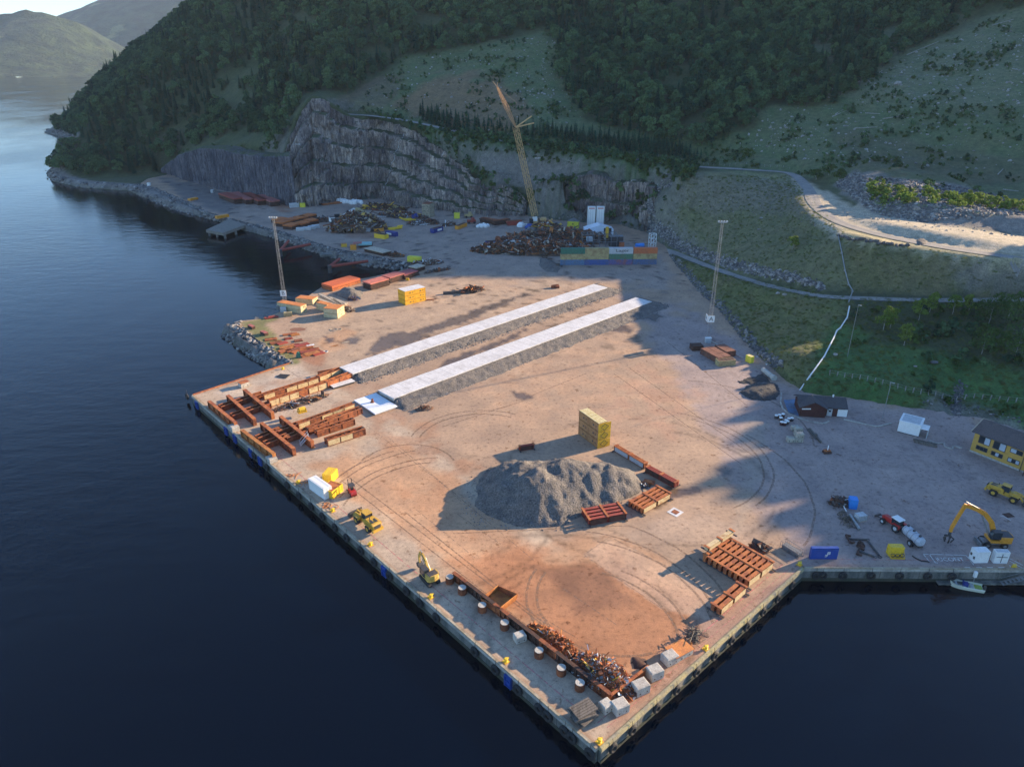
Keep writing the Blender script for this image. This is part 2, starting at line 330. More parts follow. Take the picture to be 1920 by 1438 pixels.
TX, TY = np.meshgrid(GX, GYY)
def rbf(cp, x, y, lam=6.0):
    n = len(cp); s = 100.0; X = cp[:, :2] / s; d = np.hypot(X[:, None, 0] - X[None, :, 0], X[:, None, 1] - X[None, :, 1])
    K = d + 0 * np.eye(n); A = np.zeros((n + 3, n + 3)); A[:n, :n] = K - np.eye(n) * lam / 1000; A[:n, n] = 1; A[:n, n + 1:] = X; A[n:, :n] = A[:n, n:].T
    w = np.linalg.lstsq(A, np.r_[cp[:, 2], 0, 0, 0], rcond=None)[0]; out = np.zeros(x.size); xf = x.ravel() / s; yf = y.ravel() / s
    for i in range(n): out += w[i] * np.hypot(xf - X[i, 0], yf - X[i, 1])
    return (out + w[n] + w[n + 1] * xf + w[n + 2] * yf).reshape(x.shape)
TZ = rbf(CPA, TX, TY)
dY = dpoly(TX, TY, YARD); inY = inpoly(TX, TY, YARD)
inS = inpoly(TX, TY, SEA); dS = dpoly(TX, TY, SEA)
rough = (fbm(TX / 45, TY / 45, 4, 3) - .5) * 9 + (fbm(TX / 9, TY / 9, 3, 9) - .5) * 1.6
# engineered ground is smoother: roads and banks on the right
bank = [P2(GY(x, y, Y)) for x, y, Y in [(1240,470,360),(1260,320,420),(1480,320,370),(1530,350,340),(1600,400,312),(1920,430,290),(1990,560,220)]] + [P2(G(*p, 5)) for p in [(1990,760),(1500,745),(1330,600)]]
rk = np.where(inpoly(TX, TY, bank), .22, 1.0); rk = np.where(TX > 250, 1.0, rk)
TZ = TZ + rough * rk * sstep(0, 25, dY)
ROADS = {}
def road(name, pts, width):
    """pts in photograph pixels + depth; returns smooth 3-D centre line"""
    P = [np.array(GY(*p)) if len(p) == 3 else np.array(G(p[0], p[1], p[3])) for p in pts]; out = []
    for i in range(len(P) - 1):
        a = P[max(i - 1, 0)]; b = P[i]; c = P[i + 1]; d = P[min(i + 2, len(P) - 1)]; n = max(2, int(np.hypot(*(c - b)[:2]) / 3))
        for k in range(n):
            t = k / n; out.append(.5 * ((2 * b) + (-a + c) * t + (2 * a - 5 * b + 4 * c - d) * t * t + (-a + 3 * b - 3 * c + d) * t ** 3))
    out.append(P[-1]); out = np.array(out)
    for _ in range(6): out[1:-1, 2] = (out[:-2, 2] + out[1:-1, 2] + out[2:, 2]) / 3
    ROADS[name] = (out, width); return out
road('upper', [(645,214,545),(700,218,535),(760,226,520),(840,243,505),(900,258,490),(1000,272,473),(1100,286,457),(1200,300,440),(1300,312,0,34),(1400,318,0,33.3),(1480,326,0,31.3),(1512,350,0,29.5),(1530,385,0,28),(1570,415,0,27.2),(1650,440,0,27),(1760,462,0,26.3),(1920,486,0,26),(2100,515,0,26)], 6.0)
road('bench', [(1215,452,0,.4),(1270,476,0,1.2),(1330,500,0,3.5),(1400,524,0,6.5),(1480,545,0,9.5),(1560,556,0,12),(1700,562,0,13.5),(1850,563,0,14),(1990,560,0,14.5)], 4.5)
for nm, (c, w) in ROADS.items():
    near = np.full(TX.shape, 1e9); hz = np.zeros(TX.shape)
    for p in c[::1]:
        d = np.hypot(TX - p[0], TY - p[1]); m = d < near; near[m] = d[m]; hz[m] = p[2]
    k = 1 - sstep(w * .9, w * 2.2, near); TZ = TZ * (1 - k) + (hz - .15) * k
# plateau beside the upper road

# rubble mound behind the plateau
MOUND = [P2(G(*p, 28)) for p in [(1565,350),(1600,335),(1680,340),(1800,360),(1920,392),(2000,405),(2000,445),(1900,430),(1750,420),(1650,400),(1580,385)]]
md_ = np.where(inpoly(TX, TY, MOUND), dpoly(TX, TY, MOUND), 0); TZ = TZ + np.minimum(md_ * .45, 5.0) * (.75 + .5 * fbm(TX / 12, TY / 12, 3, 5))
# gully stream
STREAM = [P2(G(*p, 2)) for p in [(1790,790),(1785,760),(1790,720),(1815,690),(1850,650)]]
TZ = TZ - 2.0 * (1 - sstep(0, 5, dpoly(TX, TY, STREAM, False)))
land = np.maximum(TZ, .25)
TZ = np.where(inY, -1.6, np.where(TZ < .25, np.maximum(TZ, np.where(dS < 30, -1.6 + 0 * TZ, -1.6)), TZ))
TZ = np.where(inY, -1.6, -1.6 + (np.maximum(TZ, .25) + 1.6) * sstep(0, 3.5, dY))
dW = dpoly(TX, TY, WATERSIDE, False); dB = dpoly(TX, TY, BACKSIDE, False); TZ = np.where(inY & (np.minimum(dW, dB) < 5.5), -6.5, TZ)
TZ = np.where(inS, ZW - np.minimum(1 + dS * .8, 9), TZ)
# coast of the headland: low rock rising from the water
coast = (~inS) & (~inY) & (dS < 9) & (dY > 4); TZ = np.where(coast, np.minimum(TZ, ZW - .3 + dS * 1.1 + fbm(TX / 5, TY / 5, 3, 2) * 1.5), TZ)
TZ0 = TZ.copy()
for k, L in CLF.items():
    poly = [P2(b) for b, t in L] + [P2(t) for b, t in reversed(L)]
    TZ = np.where(inpoly(TX, TY, poly), TZ * .6 - 9, TZ)
def tz(x, y, A=None):
    A = TZ0 if A is None else A
    fx = (x - GX[0]) / 2.6; fy = (y - GYY[0]) / 2.6; i = np.clip(np.floor(fx).astype(int) if isinstance(fx, np.ndarray) else int(fx), 0, len(GX) - 2); j = np.clip(np.floor(fy).astype(int) if isinstance(fy, np.ndarray) else int(fy), 0, len(GYY) - 2)
    u = np.clip(fx - i, 0, 1); v = np.clip(fy - j, 0, 1); return (A[j, i] * (1 - u) + A[j, i + 1] * u) * (1 - v) + (A[j + 1, i] * (1 - u) + A[j + 1, i + 1] * u) * v
def T(px, py):
    """where the line of sight through a photograph pixel meets the terrain"""
    d = ray(px, py); t = 60.0
    while t < 1500:
        x, y, z = t * d[0], t * d[1], HC + t * d[2]
        if z < tz(x, y): break
        t += 1.0
    return Vector((t * d[0], t * d[1], tz(t * d[0], t * d[1])))
# ---- terrain colour (what grows or lies there)
TPX, TPY = PX(TX, TY, TZ0)
def reg(poly, soft=18, s=0):
    """share of a region, its rim broken by noise; the outline is stored as ground coordinates"""
    d = dpoly(TPX, TPY, poly); i = inpoly(TPX, TPY, poly); sd = np.where(i, d, -d) + (fbm(TX / 14, TY / 14, 4, 40 + s) - .5) * soft * 2.2
    return sstep(-soft * .4, soft * .4, sd)[..., None]
tn = fbm(TX / 22, TY / 22, 5, 21)[..., None]; tn2 = fbm(TX / 6, TY / 6, 4, 22)[..., None]
C = lambda *c: np.array(c)
col = C(.040, .068, .026) * (1 - tn) + C(.075, .085, .038) * tn
def put(poly, a, b, soft=18, s=0, k=1.0):
    global col
    m = reg(poly, soft, s) * k; c = np.array(a) * (1 - tn2) + np.array(b) * tn2; col = col * (1 - m) + c * m
HEATH = [(650,205),(760,105),(880,90),(1045,55),(1060,120),(1100,230),(1240,250),(1400,250),(1440,205),(1600,170),(1700,100),(1920,10),(2400,0),(2400,420),(1920,420),(1560,340),(1300,310),(1000,280),(850,245)]
put(HEATH, (.060, .115, .042), (.12, .13, .066), 14, 1)
put([(740,200),(800,150),(870,138),(960,160),(1000,215),(960,240),(860,232)], (.15, .105, .06), (.21, .145, .085), 16, 2, .85)
put([(640,190),(700,150),(760,140),(740,200)], (.11, .085, .06), (.16, .12, .08), 14, 3, .6)
put([(1500,60),(1920,20),(1920,200),(1600,190)], (.09, .13, .06), (.16, .165, .105), 20, 4, .7)
put([(1560,240),(1920,300),(1920,360),(1600,320)], (.06, .08, .04), (.11, .10, .06), 16, 5, .7)
put([(780,235),(1300,305),(1290,330),(1060,320),(900,285),(840,290),(800,262)], (.045, .10, .035), (.07, .12, .045), 8, 6)
put([(890,285),(980,290),(1090,300),(1080,330),(1010,360),(940,340),(890,310)], (.15, .14, .135), (.20, .19, .175), 8, 7, .85)
put([(985,390),(1060,330),(1290,330),(1240,470)], (.05, .075, .035), (.12, .115, .095), 8, 8, .9)
put([(1240,470),(1225,400),(1275,320),(1480,325),(1560,410),(1590,445),(1595,545),(1400,520)], (.135, .165, .068), (.20, .19, .11), 8, 9)
put([(1290,330),(1500,335),(1540,420),(1440,400),(1330,400),(1270,380)], (.17, .165, .13), (.24, .22, .18), 12, 10, .6)
put([(1590,450),(1930,495),(1930,560),(1600,548)], (.135, .15, .06), (.20, .17, .09), 6, 11)
put([(1250,480),(1400,525),(1600,560),(1560,640),(1500,740),(1440,700),(1340,590)], (.13, .17, .05), (.20, .17, .08), 6, 12)
put([(1560,600),(1700,640),(1920,700),(1920,800),(1500,745)], (.055, .17, .036), (.09, .15, .045), 12, 13)
put([(1600,560),(1920,562),(1920,690),(1640,640)], (.05, .085, .03), (.08, .09, .04), 10, 14)
put([(1700,768),(1760,740),(1870,775),(1920,790),(1920,830),(1780,800)], (.17, .16, .15), (.22, .21, .19), 8, 15, .8)
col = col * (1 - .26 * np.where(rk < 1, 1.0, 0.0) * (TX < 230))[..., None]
put([(1480,325),(1530,350),(1600,385),(1750,420),(1920,440),(2300,470),(2300,560),(1920,500),(1750,474),(1640,460),(1560,440),(1520,400)], (.36, .32, .25), (.44, .39, .30), 5, 16)
put([(1575,425),(1700,452),(1920,480),(1920,497),(1700,470),(1590,450)], (.20, .20, .08), (.30, .26, .12), 5, 17, .6)
put([(1560,345),(1600,322),(1800,345),(1930,385),(1930,440),(1750,420),(1640,400)], (.15, .145, .14), (.22, .21, .20), 6, 18)
put([(1620,350),(1670,345),(1690,380),(1650,395)], (.12, .20, .03), (.16, .22, .04), 8, 19, .8)
put([(1700,352),(1920,380),(1920,405),(1720,385)], (.12, .19, .03), (.17, .22, .05), 8, 20, .8)
RAW = ((~inS) & (dS < 12) & (~inY))[..., None]; col = col * np.array([1.08, 1.04, .98]); col = np.where(RAW, C(.20, .18, .16) * (.5 + tn2), col)
gz, gx = np.gradient(TZ0, 2.6); steep = sstep(1.0, 1.5, np.hypot(gz, gx))[..., None]; col = col * (1 - steep * .6) + C(.17, .16, .15) * steep * .6
m, n, b, o = _nt('terrain_ground')
a = N(n, 'ShaderNodeAttribute', attribute_name='col').outputs['Color']
g1 = noise(n, wpos(n), .35, 6, .65); g2 = noise(n, wpos(n), 2.0, 4, .6)
c = mix(n, 1.0, a, ramp(n, g1, [(.28, (.58, .62, .58)), (.5, (1, 1, 1)), (.72, (1.38, 1.34, 1.28))]), 'MULTIPLY')
c = mix(n, 1.0, c, ramp(n, g2, [(.3, (.62,) * 3), (.7, (1.3,) * 3)]), 'MULTIPLY'); n.links.new(c, b.inputs['Base Color']); b.inputs['Roughness'].default_value = .95
bump(n, b, g2, .55, .4); TER = m
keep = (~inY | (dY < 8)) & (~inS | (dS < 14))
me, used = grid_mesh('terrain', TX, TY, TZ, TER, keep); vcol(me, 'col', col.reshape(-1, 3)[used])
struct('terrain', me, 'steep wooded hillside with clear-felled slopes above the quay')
# ---- water: one sheet to the horizon
m, n, b, o = _nt('sea_water'); b.inputs['Base Color'].default_value = (.0002, .0016, .0065, 1); b.inputs['Roughness'].default_value = .06; b.inputs['IOR'].default_value = 1.31
wv = noise(n, wpos(n, (1, 1.0, 1)), .55, 4, .6); wv2 = noise(n, wpos(n, (1.0, 2.2, 1)), .09, 3, .5)
ad = N(n, 'ShaderNodeMath', operation='MULTIPLY_ADD'); n.links.new(wv2, ad.inputs[0]); ad.inputs[1].default_value = 2.0; n.links.new(wv, ad.inputs[2])
wp_ = noise(n, wpos(n, (1, .55, 1)), .0085, 4, .6); wm = N(n, 'ShaderNodeMapRange'); n.links.new(wp_, wm.inputs[0]); wm.inputs[1].default_value = .38; wm.inputs[2].default_value = .64; wm.inputs[3].default_value = .35; wm.inputs[4].default_value = 1.5; hm = N(n, 'ShaderNodeMath', operation='MULTIPLY'); n.links.new(ad.outputs[0], hm.inputs[0]); n.links.new(wm.outputs[0], hm.inputs[1])
wr = N(n, 'ShaderNodeMapRange'); n.links.new(wp_, wr.inputs[0]); wr.inputs[1].default_value = .38; wr.inputs[2].default_value = .64; wr.inputs[3].default_value = .04; wr.inputs[4].default_value = .13; n.links.new(wr.outputs[0], b.inputs['Roughness'])
bump(n, b, hm.outputs[0], .28, .25)
me = bpy.data.meshes.new('sea_water'); me.from_pydata([(-14000, -600, ZW), (14000, -600, ZW), (14000, 16000, ZW), (-14000, 16000, ZW)], [], [(0, 1, 2, 3)]); me.materials.append(m); struct('sea_water', me)
# ---- far hills across the fjord
fx, fy = np.meshgrid(np.arange(-7000, 2600, 42.), np.arange(3400, 9500, 42.))
def skyl(pts, Y):                     # skyline of a ridge standing at distance Y
    xs = [GY(px, py, Y).x for px, py in pts]; zs = [GY(px, py, Y).z for px, py in pts]; return xs, zs
s1x, s1z = skyl([(-700,10),(-300,30),(-60,40),(0,30),(40,18),(85,24),(130,36),(165,58),(190,80),(225,100),(260,118),(330,142),(420,150)], 4400)
s2x, s2z = skyl([(-600,60),(60,60),(105,44),(150,16),(172,9),(190,12),(205,-8),(240,-25),(300,-40),(420,-70),(700,-90),(1100,-60)], 6300)
h1 = np.interp(fx, s1x, s1z); h2 = np.interp(fx, s2x, s2z)
shore1 = 3620 + 120 * (fbm(fx / 500, fx * 0, 3, 6) - .5) + np.clip((fx + 1900) * .9, 0, 1600)
shore2 = 4700 + 200 * (fbm(fx / 700, fx * 0 + 3, 3, 8) - .5)
r1 = np.where(fy < 4400, sstep(shore1 - 60, 4600, fy) ** .8, 1 - sstep(4400, 5300, fy)) * (h1 + 12); r2 = np.where(fy < 6300, sstep(shore2 - 200, 6500, fy), 1) * (h2 + 30)
fz = np.maximum(r1 * (.80 + .32 * fbm(fx / 420, fy / 420, 4, 31)), r2 * (.82 + .3 * fbm(fx / 700, fy / 700, 4, 32))) + (fbm(fx / 110, fy / 110, 3, 33) - .5) * 26 - 9
fz = np.where(fy < shore1, np.minimum(fz, -8), fz)
m, n, b, o = _nt('far_hill_woods'); q = noise(n, wpos(n), .012, 6, .65); q2 = noise(n, wpos(n), .0035, 4, .55)
c = mix(n, fade(n, q, .38, .62), (.004, .014, .009), (.040, .066, .030)); c = mix(n, fade(n, q2, .64, .69), c, (.17, .18, .07)); n.links.new(c, b.inputs['Base Color']); b.inputs['Roughness'].default_value = .95; bump(n, b, noise(n, wpos(n), .03, 5, .7), 1, 22)
me, _ = grid_mesh('far_hills', fx, fy, fz, m, fz > -8.5); struct('far_hills', me, 'hazy wooded hills across the fjord')
# ---- quarried rock faces
def cliff_mat(nm='blasted_rock', ca=(.125, .106, .108), cb=(.37, .315, .27)):
    m, n, b, o = _nt(nm); st = noise(n, wpos(n, (.9, .9, .13)), .9, 6, .7); bg_ = noise(n, wpos(n), .06, 4, .55); fn = noise(n, wpos(n, (1, 1, .4)), 2.2, 4, .7)
    c = mix(n, fade(n, bg_, .35, .65), ca, cb); c = mix(n, 1.0, c, ramp(n, st, [(.32, (.22, .22, .26)), (.48, (.9, .9, .92)), (.68, (1.7, 1.62, 1.5))]), 'MULTIPLY')
    c = mix(n, 1.0, c, ramp(n, fn, [(.3, (.5,) * 3), (.7, (1.4,) * 3)]), 'MULTIPLY'); crk = noise(n, wpos(n, (.5, .5, .05)), .8, 5, .75); c = mix(n, 1.0, c, ramp(n, crk, [(.45, (1.1,) * 3), (.485, (.42, .42, .46)), (.515, (1.1,) * 3)]), 'MULTIPLY')
    sep = N(n, 'ShaderNodeSeparateXYZ'); n.links.new(N(n, 'ShaderNodeNewGeometry').outputs['Normal'], sep.inputs[0]); up_ = fade(n, sep.outputs[2], .6, .85); mm = N(n, 'ShaderNodeMath', operation='MULTIPLY'); n.links.new(up_, mm.inputs[0]); n.links.new(fade(n, noise(n, wpos(n), .09, 4, .6), .30, .50), mm.inputs[1]); up = mm.outputs[0]
    c = mix(n, up, c, (.055, .075, .035)); n.links.new(c, b.inputs['Base Color']); b.inputs['Roughness'].default_value = .9; bump(n, b, st, 1, .9); return m
ROCK = cliff_mat(); ROCKW = cliff_mat('dark_rock', (.062, .064, .085), (.125, .12, .135))
for k, L in CLF.items():
    dep = 1.0 if k != 'west_rock_face' else .35
    bs = np.array([tuple(b) for b, t in L]); ts = np.array([tuple(t) for b, t in L]); s = np.r_[0, np.cumsum(np.hypot(*(bs[1:, :2] - bs[:-1, :2]).T))]
    u = np.arange(0, s[-1] + .01, .65); B_ = np.stack([np.interp(u, s, bs[:, i]) for i in range(3)], 1); T_ = np.stack([np.interp(u, s, ts[:, i]) for i in range(3)], 1)
    nz = 140; rows = []; hmax = np.maximum(T_[:, 2], .5)
    nb = {'west_rock_face': 1.0, 'main_rock_face': 4.6, 'east_rock_face': 2.0}[k]
    tt = np.linspace(0, 1, nz); wob = (fbm(u / 24, u * 0 + 2, 3, 4) - .5) * .4; blk_ = np.floor(u / 6.5 + 1.2 * vnoise(u / 9, u * 0, 8)); wob = wob + (_h(blk_, blk_ * 0, 5) - .5) * .26 * (nb > 1); sb = (_h(blk_, blk_ * 0 + 3, 6) - .5) * 4.0 * (nb > 1)
    for t in tt:
        q = t * nb + wob * sstep(0, .06, t) * (1 - sstep(.92, 1, t)); q = np.clip(q, 0, nb); fl = np.floor(q); fr = q - fl
        rise = (fl + np.minimum(fr / .88, 1)) / nb; run = (fl + np.clip((fr - .84) / .16, 0, 1) * .9 + fr * .10) / nb
        rise = np.clip(rise, 0, 1); run = np.clip(run, 0, 1); P = B_ + (T_ - B_) * run[:, None]; P[:, 2] = hmax * rise
        if t == 0: P[:, 2] = -1.5
        rows.append(P)
    V = np.array(rows); tg_ = np.gradient(B_[:, :2], axis=0); tg_ /= np.hypot(*tg_.T)[:, None] + 1e-9; nor = np.stack([tg_[:, 1], -tg_[:, 0]], 1)
    zz = V[..., 2]; uu = np.broadcast_to(u, zz.shape); col_id = np.floor(uu / 2.6 + 1.5 * fbm(uu / 7, zz / 30, 2, 57)); lay = np.floor(zz / 9 + 2 * _h(col_id, col_id * 0, 9))
    disp = ((fbm(uu / 7, zz / 30, 4, 51) - .5) * 8 + (_h(col_id, lay, 11) - .5) * 3.4 + (np.abs(fbm(uu / 1.7, zz / 16, 4, 52) - .5)) * -7 + (fbm(uu / 1.1, zz / 4, 3, 53) - .5) * 2.2 + sb[None, :]) * dep
    V[..., 0] += nor[None, :, 0] * disp; V[..., 1] += nor[None, :, 1] * disp; V[..., 2] += (fbm(uu / 3, V[..., 1] / 3, 4, 54) - .5) * 2.0 * dep * sstep(0, 4, zz)
    back = V[-1].copy(); back[:, 0] += (T_ - B_)[:, 0] * 0 - nor[:, 0] * 5; back[:, 1] -= nor[:, 1] * 5; back[:, 2] -= 3; V = np.concatenate([V, back[None]])
    me, _ = grid_mesh(k, V[..., 0], V[..., 1], V[..., 2], ROCKW if k == 'west_rock_face' else ROCK, smooth=False); struct(k, me)
# waterfall in the recess of the main face
from mathutils.bvhtree import BVHTree
me_ = bpy.data.objects['main_rock_face'].data; bv = BVHTree.FromPolygons([v.co[:] for v in me_.vertices], [tuple(p.vertices) for p in me_.polygons]); wp = []
for i in range(34):
    f = i / 33; px = 757 - 41 * f ** .8 + 2.2 * sin(i * 1.1); py = 252 + 120 * f; d = Vector(ray(px, py)).normalized(); h_ = bv.ray_cast(Vector((0, 0, HC)), d)
    if h_[0] is not None: wp.append(h_[0] - d * .35)
mb = MB()
for i, (a, c_) in enumerate(zip(wp[:-1], wp[1:])):
    if i % 6 != 4 and (a - c_).length < 14: mb.bar(a, c_, .34 + .3 * (i % 3 == 0), .2)
solo('waterfall', mb, gryw, 'thin white waterfall running down the recess of the quarry face', 'waterfall', kind='stuff')
# ---- the yard: one sheet, finer near the water's corner
pts = []; y = 72.0
while y < 660:
    st = .55 + (y - 72) * .0062; xs = np.arange(-330, 175 if y < 260 else 110, st) + (rng.random() * .3); xs = xs + rng.uniform(-.12, .12, len(xs)) * st; pts.append(np.stack([xs, y + rng.uniform(-.12, .12, len(xs)) * st], 1)); y += st
pts = np.concatenate(pts); pin = inpoly(pts[:, 0], pts[:, 1], YARDM) & (dpoly(pts[:, 0], pts[:, 1], YARDM) > .35); pts = pts[pin]
bd = [Vector(p) for p in YARDM]; nb_ = len(bd)
vv, ee, ff, _, _, _ = mgeo.delaunay_2d_cdt(bd + [Vector(p) for p in pts], [(i, (i + 1) % nb_) for i in range(nb_)], [], 0, 1e-4, False)
vq = np.array([(v.x, v.y) for v in vv]); fq = np.array([f for f in ff]); cq = vq[fq].mean(1); ff = fq[inpoly(cq[:, 0], cq[:, 1], YARDM)].tolist()
V = np.array([(v.x, v.y, 0) for v in vv]); me = bpy.data.meshes.new('yard'); me.from_pydata(V.tolist(), [], ff)
yx, yy = V[:, 0], V[:, 1]; ypx, ypy = PX(yx, yy, 0 * yx)
n1 = fbm(yx / 30, yy / 30, 5, 61)[:, None]; n2 = fbm(yx / 5, yy / 5, 4, 62)[:, None]; n3 = fbm(yx / 1.6, yy / 1.6, 3, 63)[:, None]
yc = C(.34, .262, .195) * (1 - n1) + C(.44, .335, .245) * n1
def yput(poly, a, b, soft=12, k=1.0, s=0, brk=None):
    global yc
    d = dpoly(ypx, ypy, poly); i = inpoly(ypx, ypy, poly); sd = np.where(i, d, -d) + (fbm(yx / 7, yy / 7, 5, 70 + s) - .5) * soft * 2.5
    m = sstep(-soft * .5, soft * .5, sd)[:, None] * k
    if brk: m = m * sstep(*brk, fbm(yx / 4, yy / 4, 5, 90 + s))[:, None]
    yc = yc * (1 - m) + (np.array(a) * (1 - n2) + np.array(b) * n2) * m; return m
yput([(1180,560),(1330,600),(1480,730),(1920,790),(1960,1065),(1500,1062),(1380,900),(1290,760)], (.305,.265,.265), (.37,.325,.315), 30, .88)  # grey-purple tint painting in the shade over the right of the yard
yput([(300,330),(720,365),(1000,400),(1240,470),(1260,540),(900,520),(600,470),(380,395)], (.28,.255,.235), (.35,.31,.28), 20, .8, 1)
yput([(300,335),(380,345),(450,380),(420,405),(340,370)], (.14,.14,.145), (.18,.18,.18), 8, .9, 2)
yput([(365,742),(560,682),(760,800),(1110,1070),(1350,1160),(1125,1395)], (.42,.36,.28), (.50,.43,.34), 6, .85, 3)
yput([(600,870),(760,830),(1000,1040),(1150,1000),(1350,1110),(1200,1330),(900,1120),(700,960)], (.42,.245,.14), (.50,.32,.19), 30, .75, 4)
yput([(860,1080),(960,1010),(1130,1040),(1320,1120),(1260,1220),(1150,1290),(1010,1210)], (.31,.14,.065), (.40,.20,.11), 44, .75, 5)
yput([(1000,1060),(1140,1060),(1180,1120),(1080,1150)], (.14,.085,.065), (.22,.12,.08), 22, .6, 6)
yput([(1310,1150),(1480,1090),(1500,1065),(1350,1200),(1130,1385),(1150,1330)], (.33,.20,.15), (.40,.26,.20), 10, .7, 7)
yput([(690,760),(800,790),(900,880),(820,900),(700,830)], (.32,.17,.10), (.40,.25,.16), 20, .6, 8, (.4,.6))
yput([(1095,1040),(1143,1006),(1345,1110),(1330,1160),(1240,1140)], (.46,.35,.26), (.53,.42,.33), 3, .6, 21)
yput([(1180,1000),(1240,960),(1420,980),(1380,1040)], (.40,.32,.25), (.48,.39,.31), 20, .6, 22)
yput([(400,735),(560,690),(640,730),(500,800)], (.46,.42,.36), (.54,.49,.42), 5, .6, 23)
yput([(640,690),(740,740),(800,790),(700,800),(600,760),(420,790),(480,720)], (.34,.22,.15), (.42,.30,.22), 12, .6, 9, (.4,.6))
yput([(590,640),(640,610),(665,625),(640,650),(610,665)], (.45,.19,.06), (.50,.27,.12), 8, .8, 10)
yput([(490,640),(620,655),(600,680),(540,672)], (.30,.13,.07), (.38,.20,.12), 8, .7, 11)
yput([(700,930),(820,900),(900,1010),(860,1060)], (.42,.23,.13), (.48,.30,.18), 24, .6, 19, (.4,.6))
yput([(880,700),(1180,640),(1300,740),(1080,790),(900,790)], (.44,.30,.20), (.50,.36,.25), 40, .6, 20, (.35,.6))
yput([(1180,690),(1330,740),(1250,820),(1120,760)], (.42,.24,.16), (.46,.32,.24), 24, .5, 12, (.42,.6))
yput([(450,604),(530,590),(500,610),(560,680),(545,682),(485,643)], (.12,.17,.05), (.20,.22,.09), 5, .8, 13)
yput([(490,375),(530,375),(560,388),(530,400)], (.30,.13,.07), (.36,.2,.12), 8, .7, 14)
yput([(640,425),(720,420),(740,445),(660,450)], (.22,.12,.08), (.3,.18,.12), 8, .6, 15)
yput([(690,525),(1060,530),(640,700),(560,620)], (.42,.345,.26), (.48,.40,.30), 24, .5, 16)
yput([(1380,760),(1430,800),(1430,900),(1390,1000),(1370,1000),(1400,880)], (.36,.32,.26), (.42,.37,.30), 20, .5, 17)
yput([(905,465),(1080,448),(1080,462),(960,480)], (.50,.50,.52), (.6,.6,.62), 6, .7, 18)
# fine spots, and wheel-polished sweeps
spots = sstep(.66, .72, fbm(yx / 2.6, yy / 2.6, 4, 101))[:, None] * sstep(.5, .62, fbm(yx / 28, yy / 28, 3, 102))[:, None]
far = sstep(180, 260, yy)[:, None]; yc = yc * (1 - spots * far * .62)
cracks = (1 - sstep(.0, .02, np.abs(fbm(yx / 9, yy / 9, 4, 103) - .5)))[:, None] * sstep(.45, .6, fbm(yx / 40, yy / 40, 3, 104))[:, None]; yc *= 1 - .22 * cracks
for cx, cy_, rr in [(*P2(G(1090,1180)), 16), (*P2(G(1090,1180)), 18.5), (*P2(G(1060,1150)), 23), (*P2(G(800,950)), 22), (*P2(G(810,965)), 25.5), (*P2(G(1250,900)), 24), (*P2(G(1200,900)), 31)]:
    d = np.abs(np.hypot(yx - cx, yy - cy_) + (fbm(yx / 12, yy / 12, 2, 105) - .5) * 3 - rr); yc *= 1 - .34 * (1 - sstep(.12, .6, d))[:, None] * sstep(.35, .6, fbm(yx / 9, yy / 9, 3, 106))[:, None]
# worn bands running with the traffic from the quay corner round the heap
for pl in [[(590,900),(720,960),(760,1000),(900,1060),(1000,1080)],[(640,850),(720,900),(760,980),(870,1040),(1100,1030),(1300,960)],[(1110,1290),(1240,1180),(1260,1120),(1200,1060)]]:
    w_ = [P2(G(*p)) for p in pl]
    for off in (0, 2.2):
        d = np.abs(dpoly(yx, yy, w_, False) - off - 2 * fbm(yx / 10, yy / 10, 2, 107)); yc *= 1 + .10 * (1 - sstep(.2, 1.2, d))[:, None] * np.array([1, .95, .85])
PUD = [[(690,650),(730,622),(760,622),(800,632),(775,645),(730,655),(700,668)],[(648,638),(662,628),(675,635),(672,645),(655,646)],[(608,634),(628,630),(632,640),(612,642)],[(1130,612),(1160,608),(1188,616),(1180,624),(1140,620)],[(1205,590),(1235,583),(1245,595),(1225,604),(1195,598)],[(630,700),(700,660),(760,640),(880,600),(960,565),(1000,552),(985,548),(860,590),(730,640),(640,690)],[(810,690),(870,660),(930,640),(1000,610),(960,640),(880,670),(830,695)],[(1005,470),(1060,500),(1030,506)],[(1225,960),(1260,935),(1330,920),(1310,912),(1240,915),(1215,945)],[(1345,880),(1362,878),(1374,886),(1358,892)],[(960,735),(990,735),(1005,745),(985,750),(965,745)]]
wet = np.zeros(len(V))
for i, p_ in enumerate(PUD):
    d = dpoly(ypx, ypy, p_); q = inpoly(ypx, ypy, p_); wet = np.maximum(wet, sstep(-1, 2, np.where(q, d, -d) + (fbm(yx / 3, yy / 3, 4, 110 + i) - .5) * 12))
wet = np.maximum(wet, .7 * sstep(.70, .76, fbm(yx / 3.4, yy / 2.2, 4, 120)) * sstep(200, 300, yy))
yc = yc * np.array([1.0, .925, .88]); yc = yc * (1 - wet[:, None] * .62)
vcol(me, 'col', np.clip(yc, .02, .7)); vflt(me, 'wet', wet)
m, n, b, o = _nt('yard_surface'); a = N(n, 'ShaderNodeAttribute', attribute_name='col').outputs['Color']; wt = N(n, 'ShaderNodeAttribute', attribute_name='wet').outputs['Fac']
g0 = noise(n, wpos(n), .12, 5, .6); g1 = noise(n, wpos(n), 1.1, 6, .68); g2 = noise(n, wpos(n), 5, 4, .7); g3 = noise(n, wpos(n), .45, 6, .62)
c = mix(n, 1.0, a, ramp(n, g0, [(.3, (.80, .80, .82)), (.7, (1.16, 1.13, 1.08))]), 'MULTIPLY')
c = mix(n, 1.0, c, ramp(n, g1, [(.30, (.52, .49, .47)), (.44, (.95,) * 3), (.72, (1.2, 1.18, 1.15))]), 'MULTIPLY')
c = mix(n, 1.0, c, ramp(n, g2, [(.3, (.74,) * 3), (.7, (1.18,) * 3)]), 'MULTIPLY')
c = mix(n, 1.0, c, ramp(n, g3, [(.615, (1, 1, 1)), (.67, (.60, .52, .46))]), 'MULTIPLY')
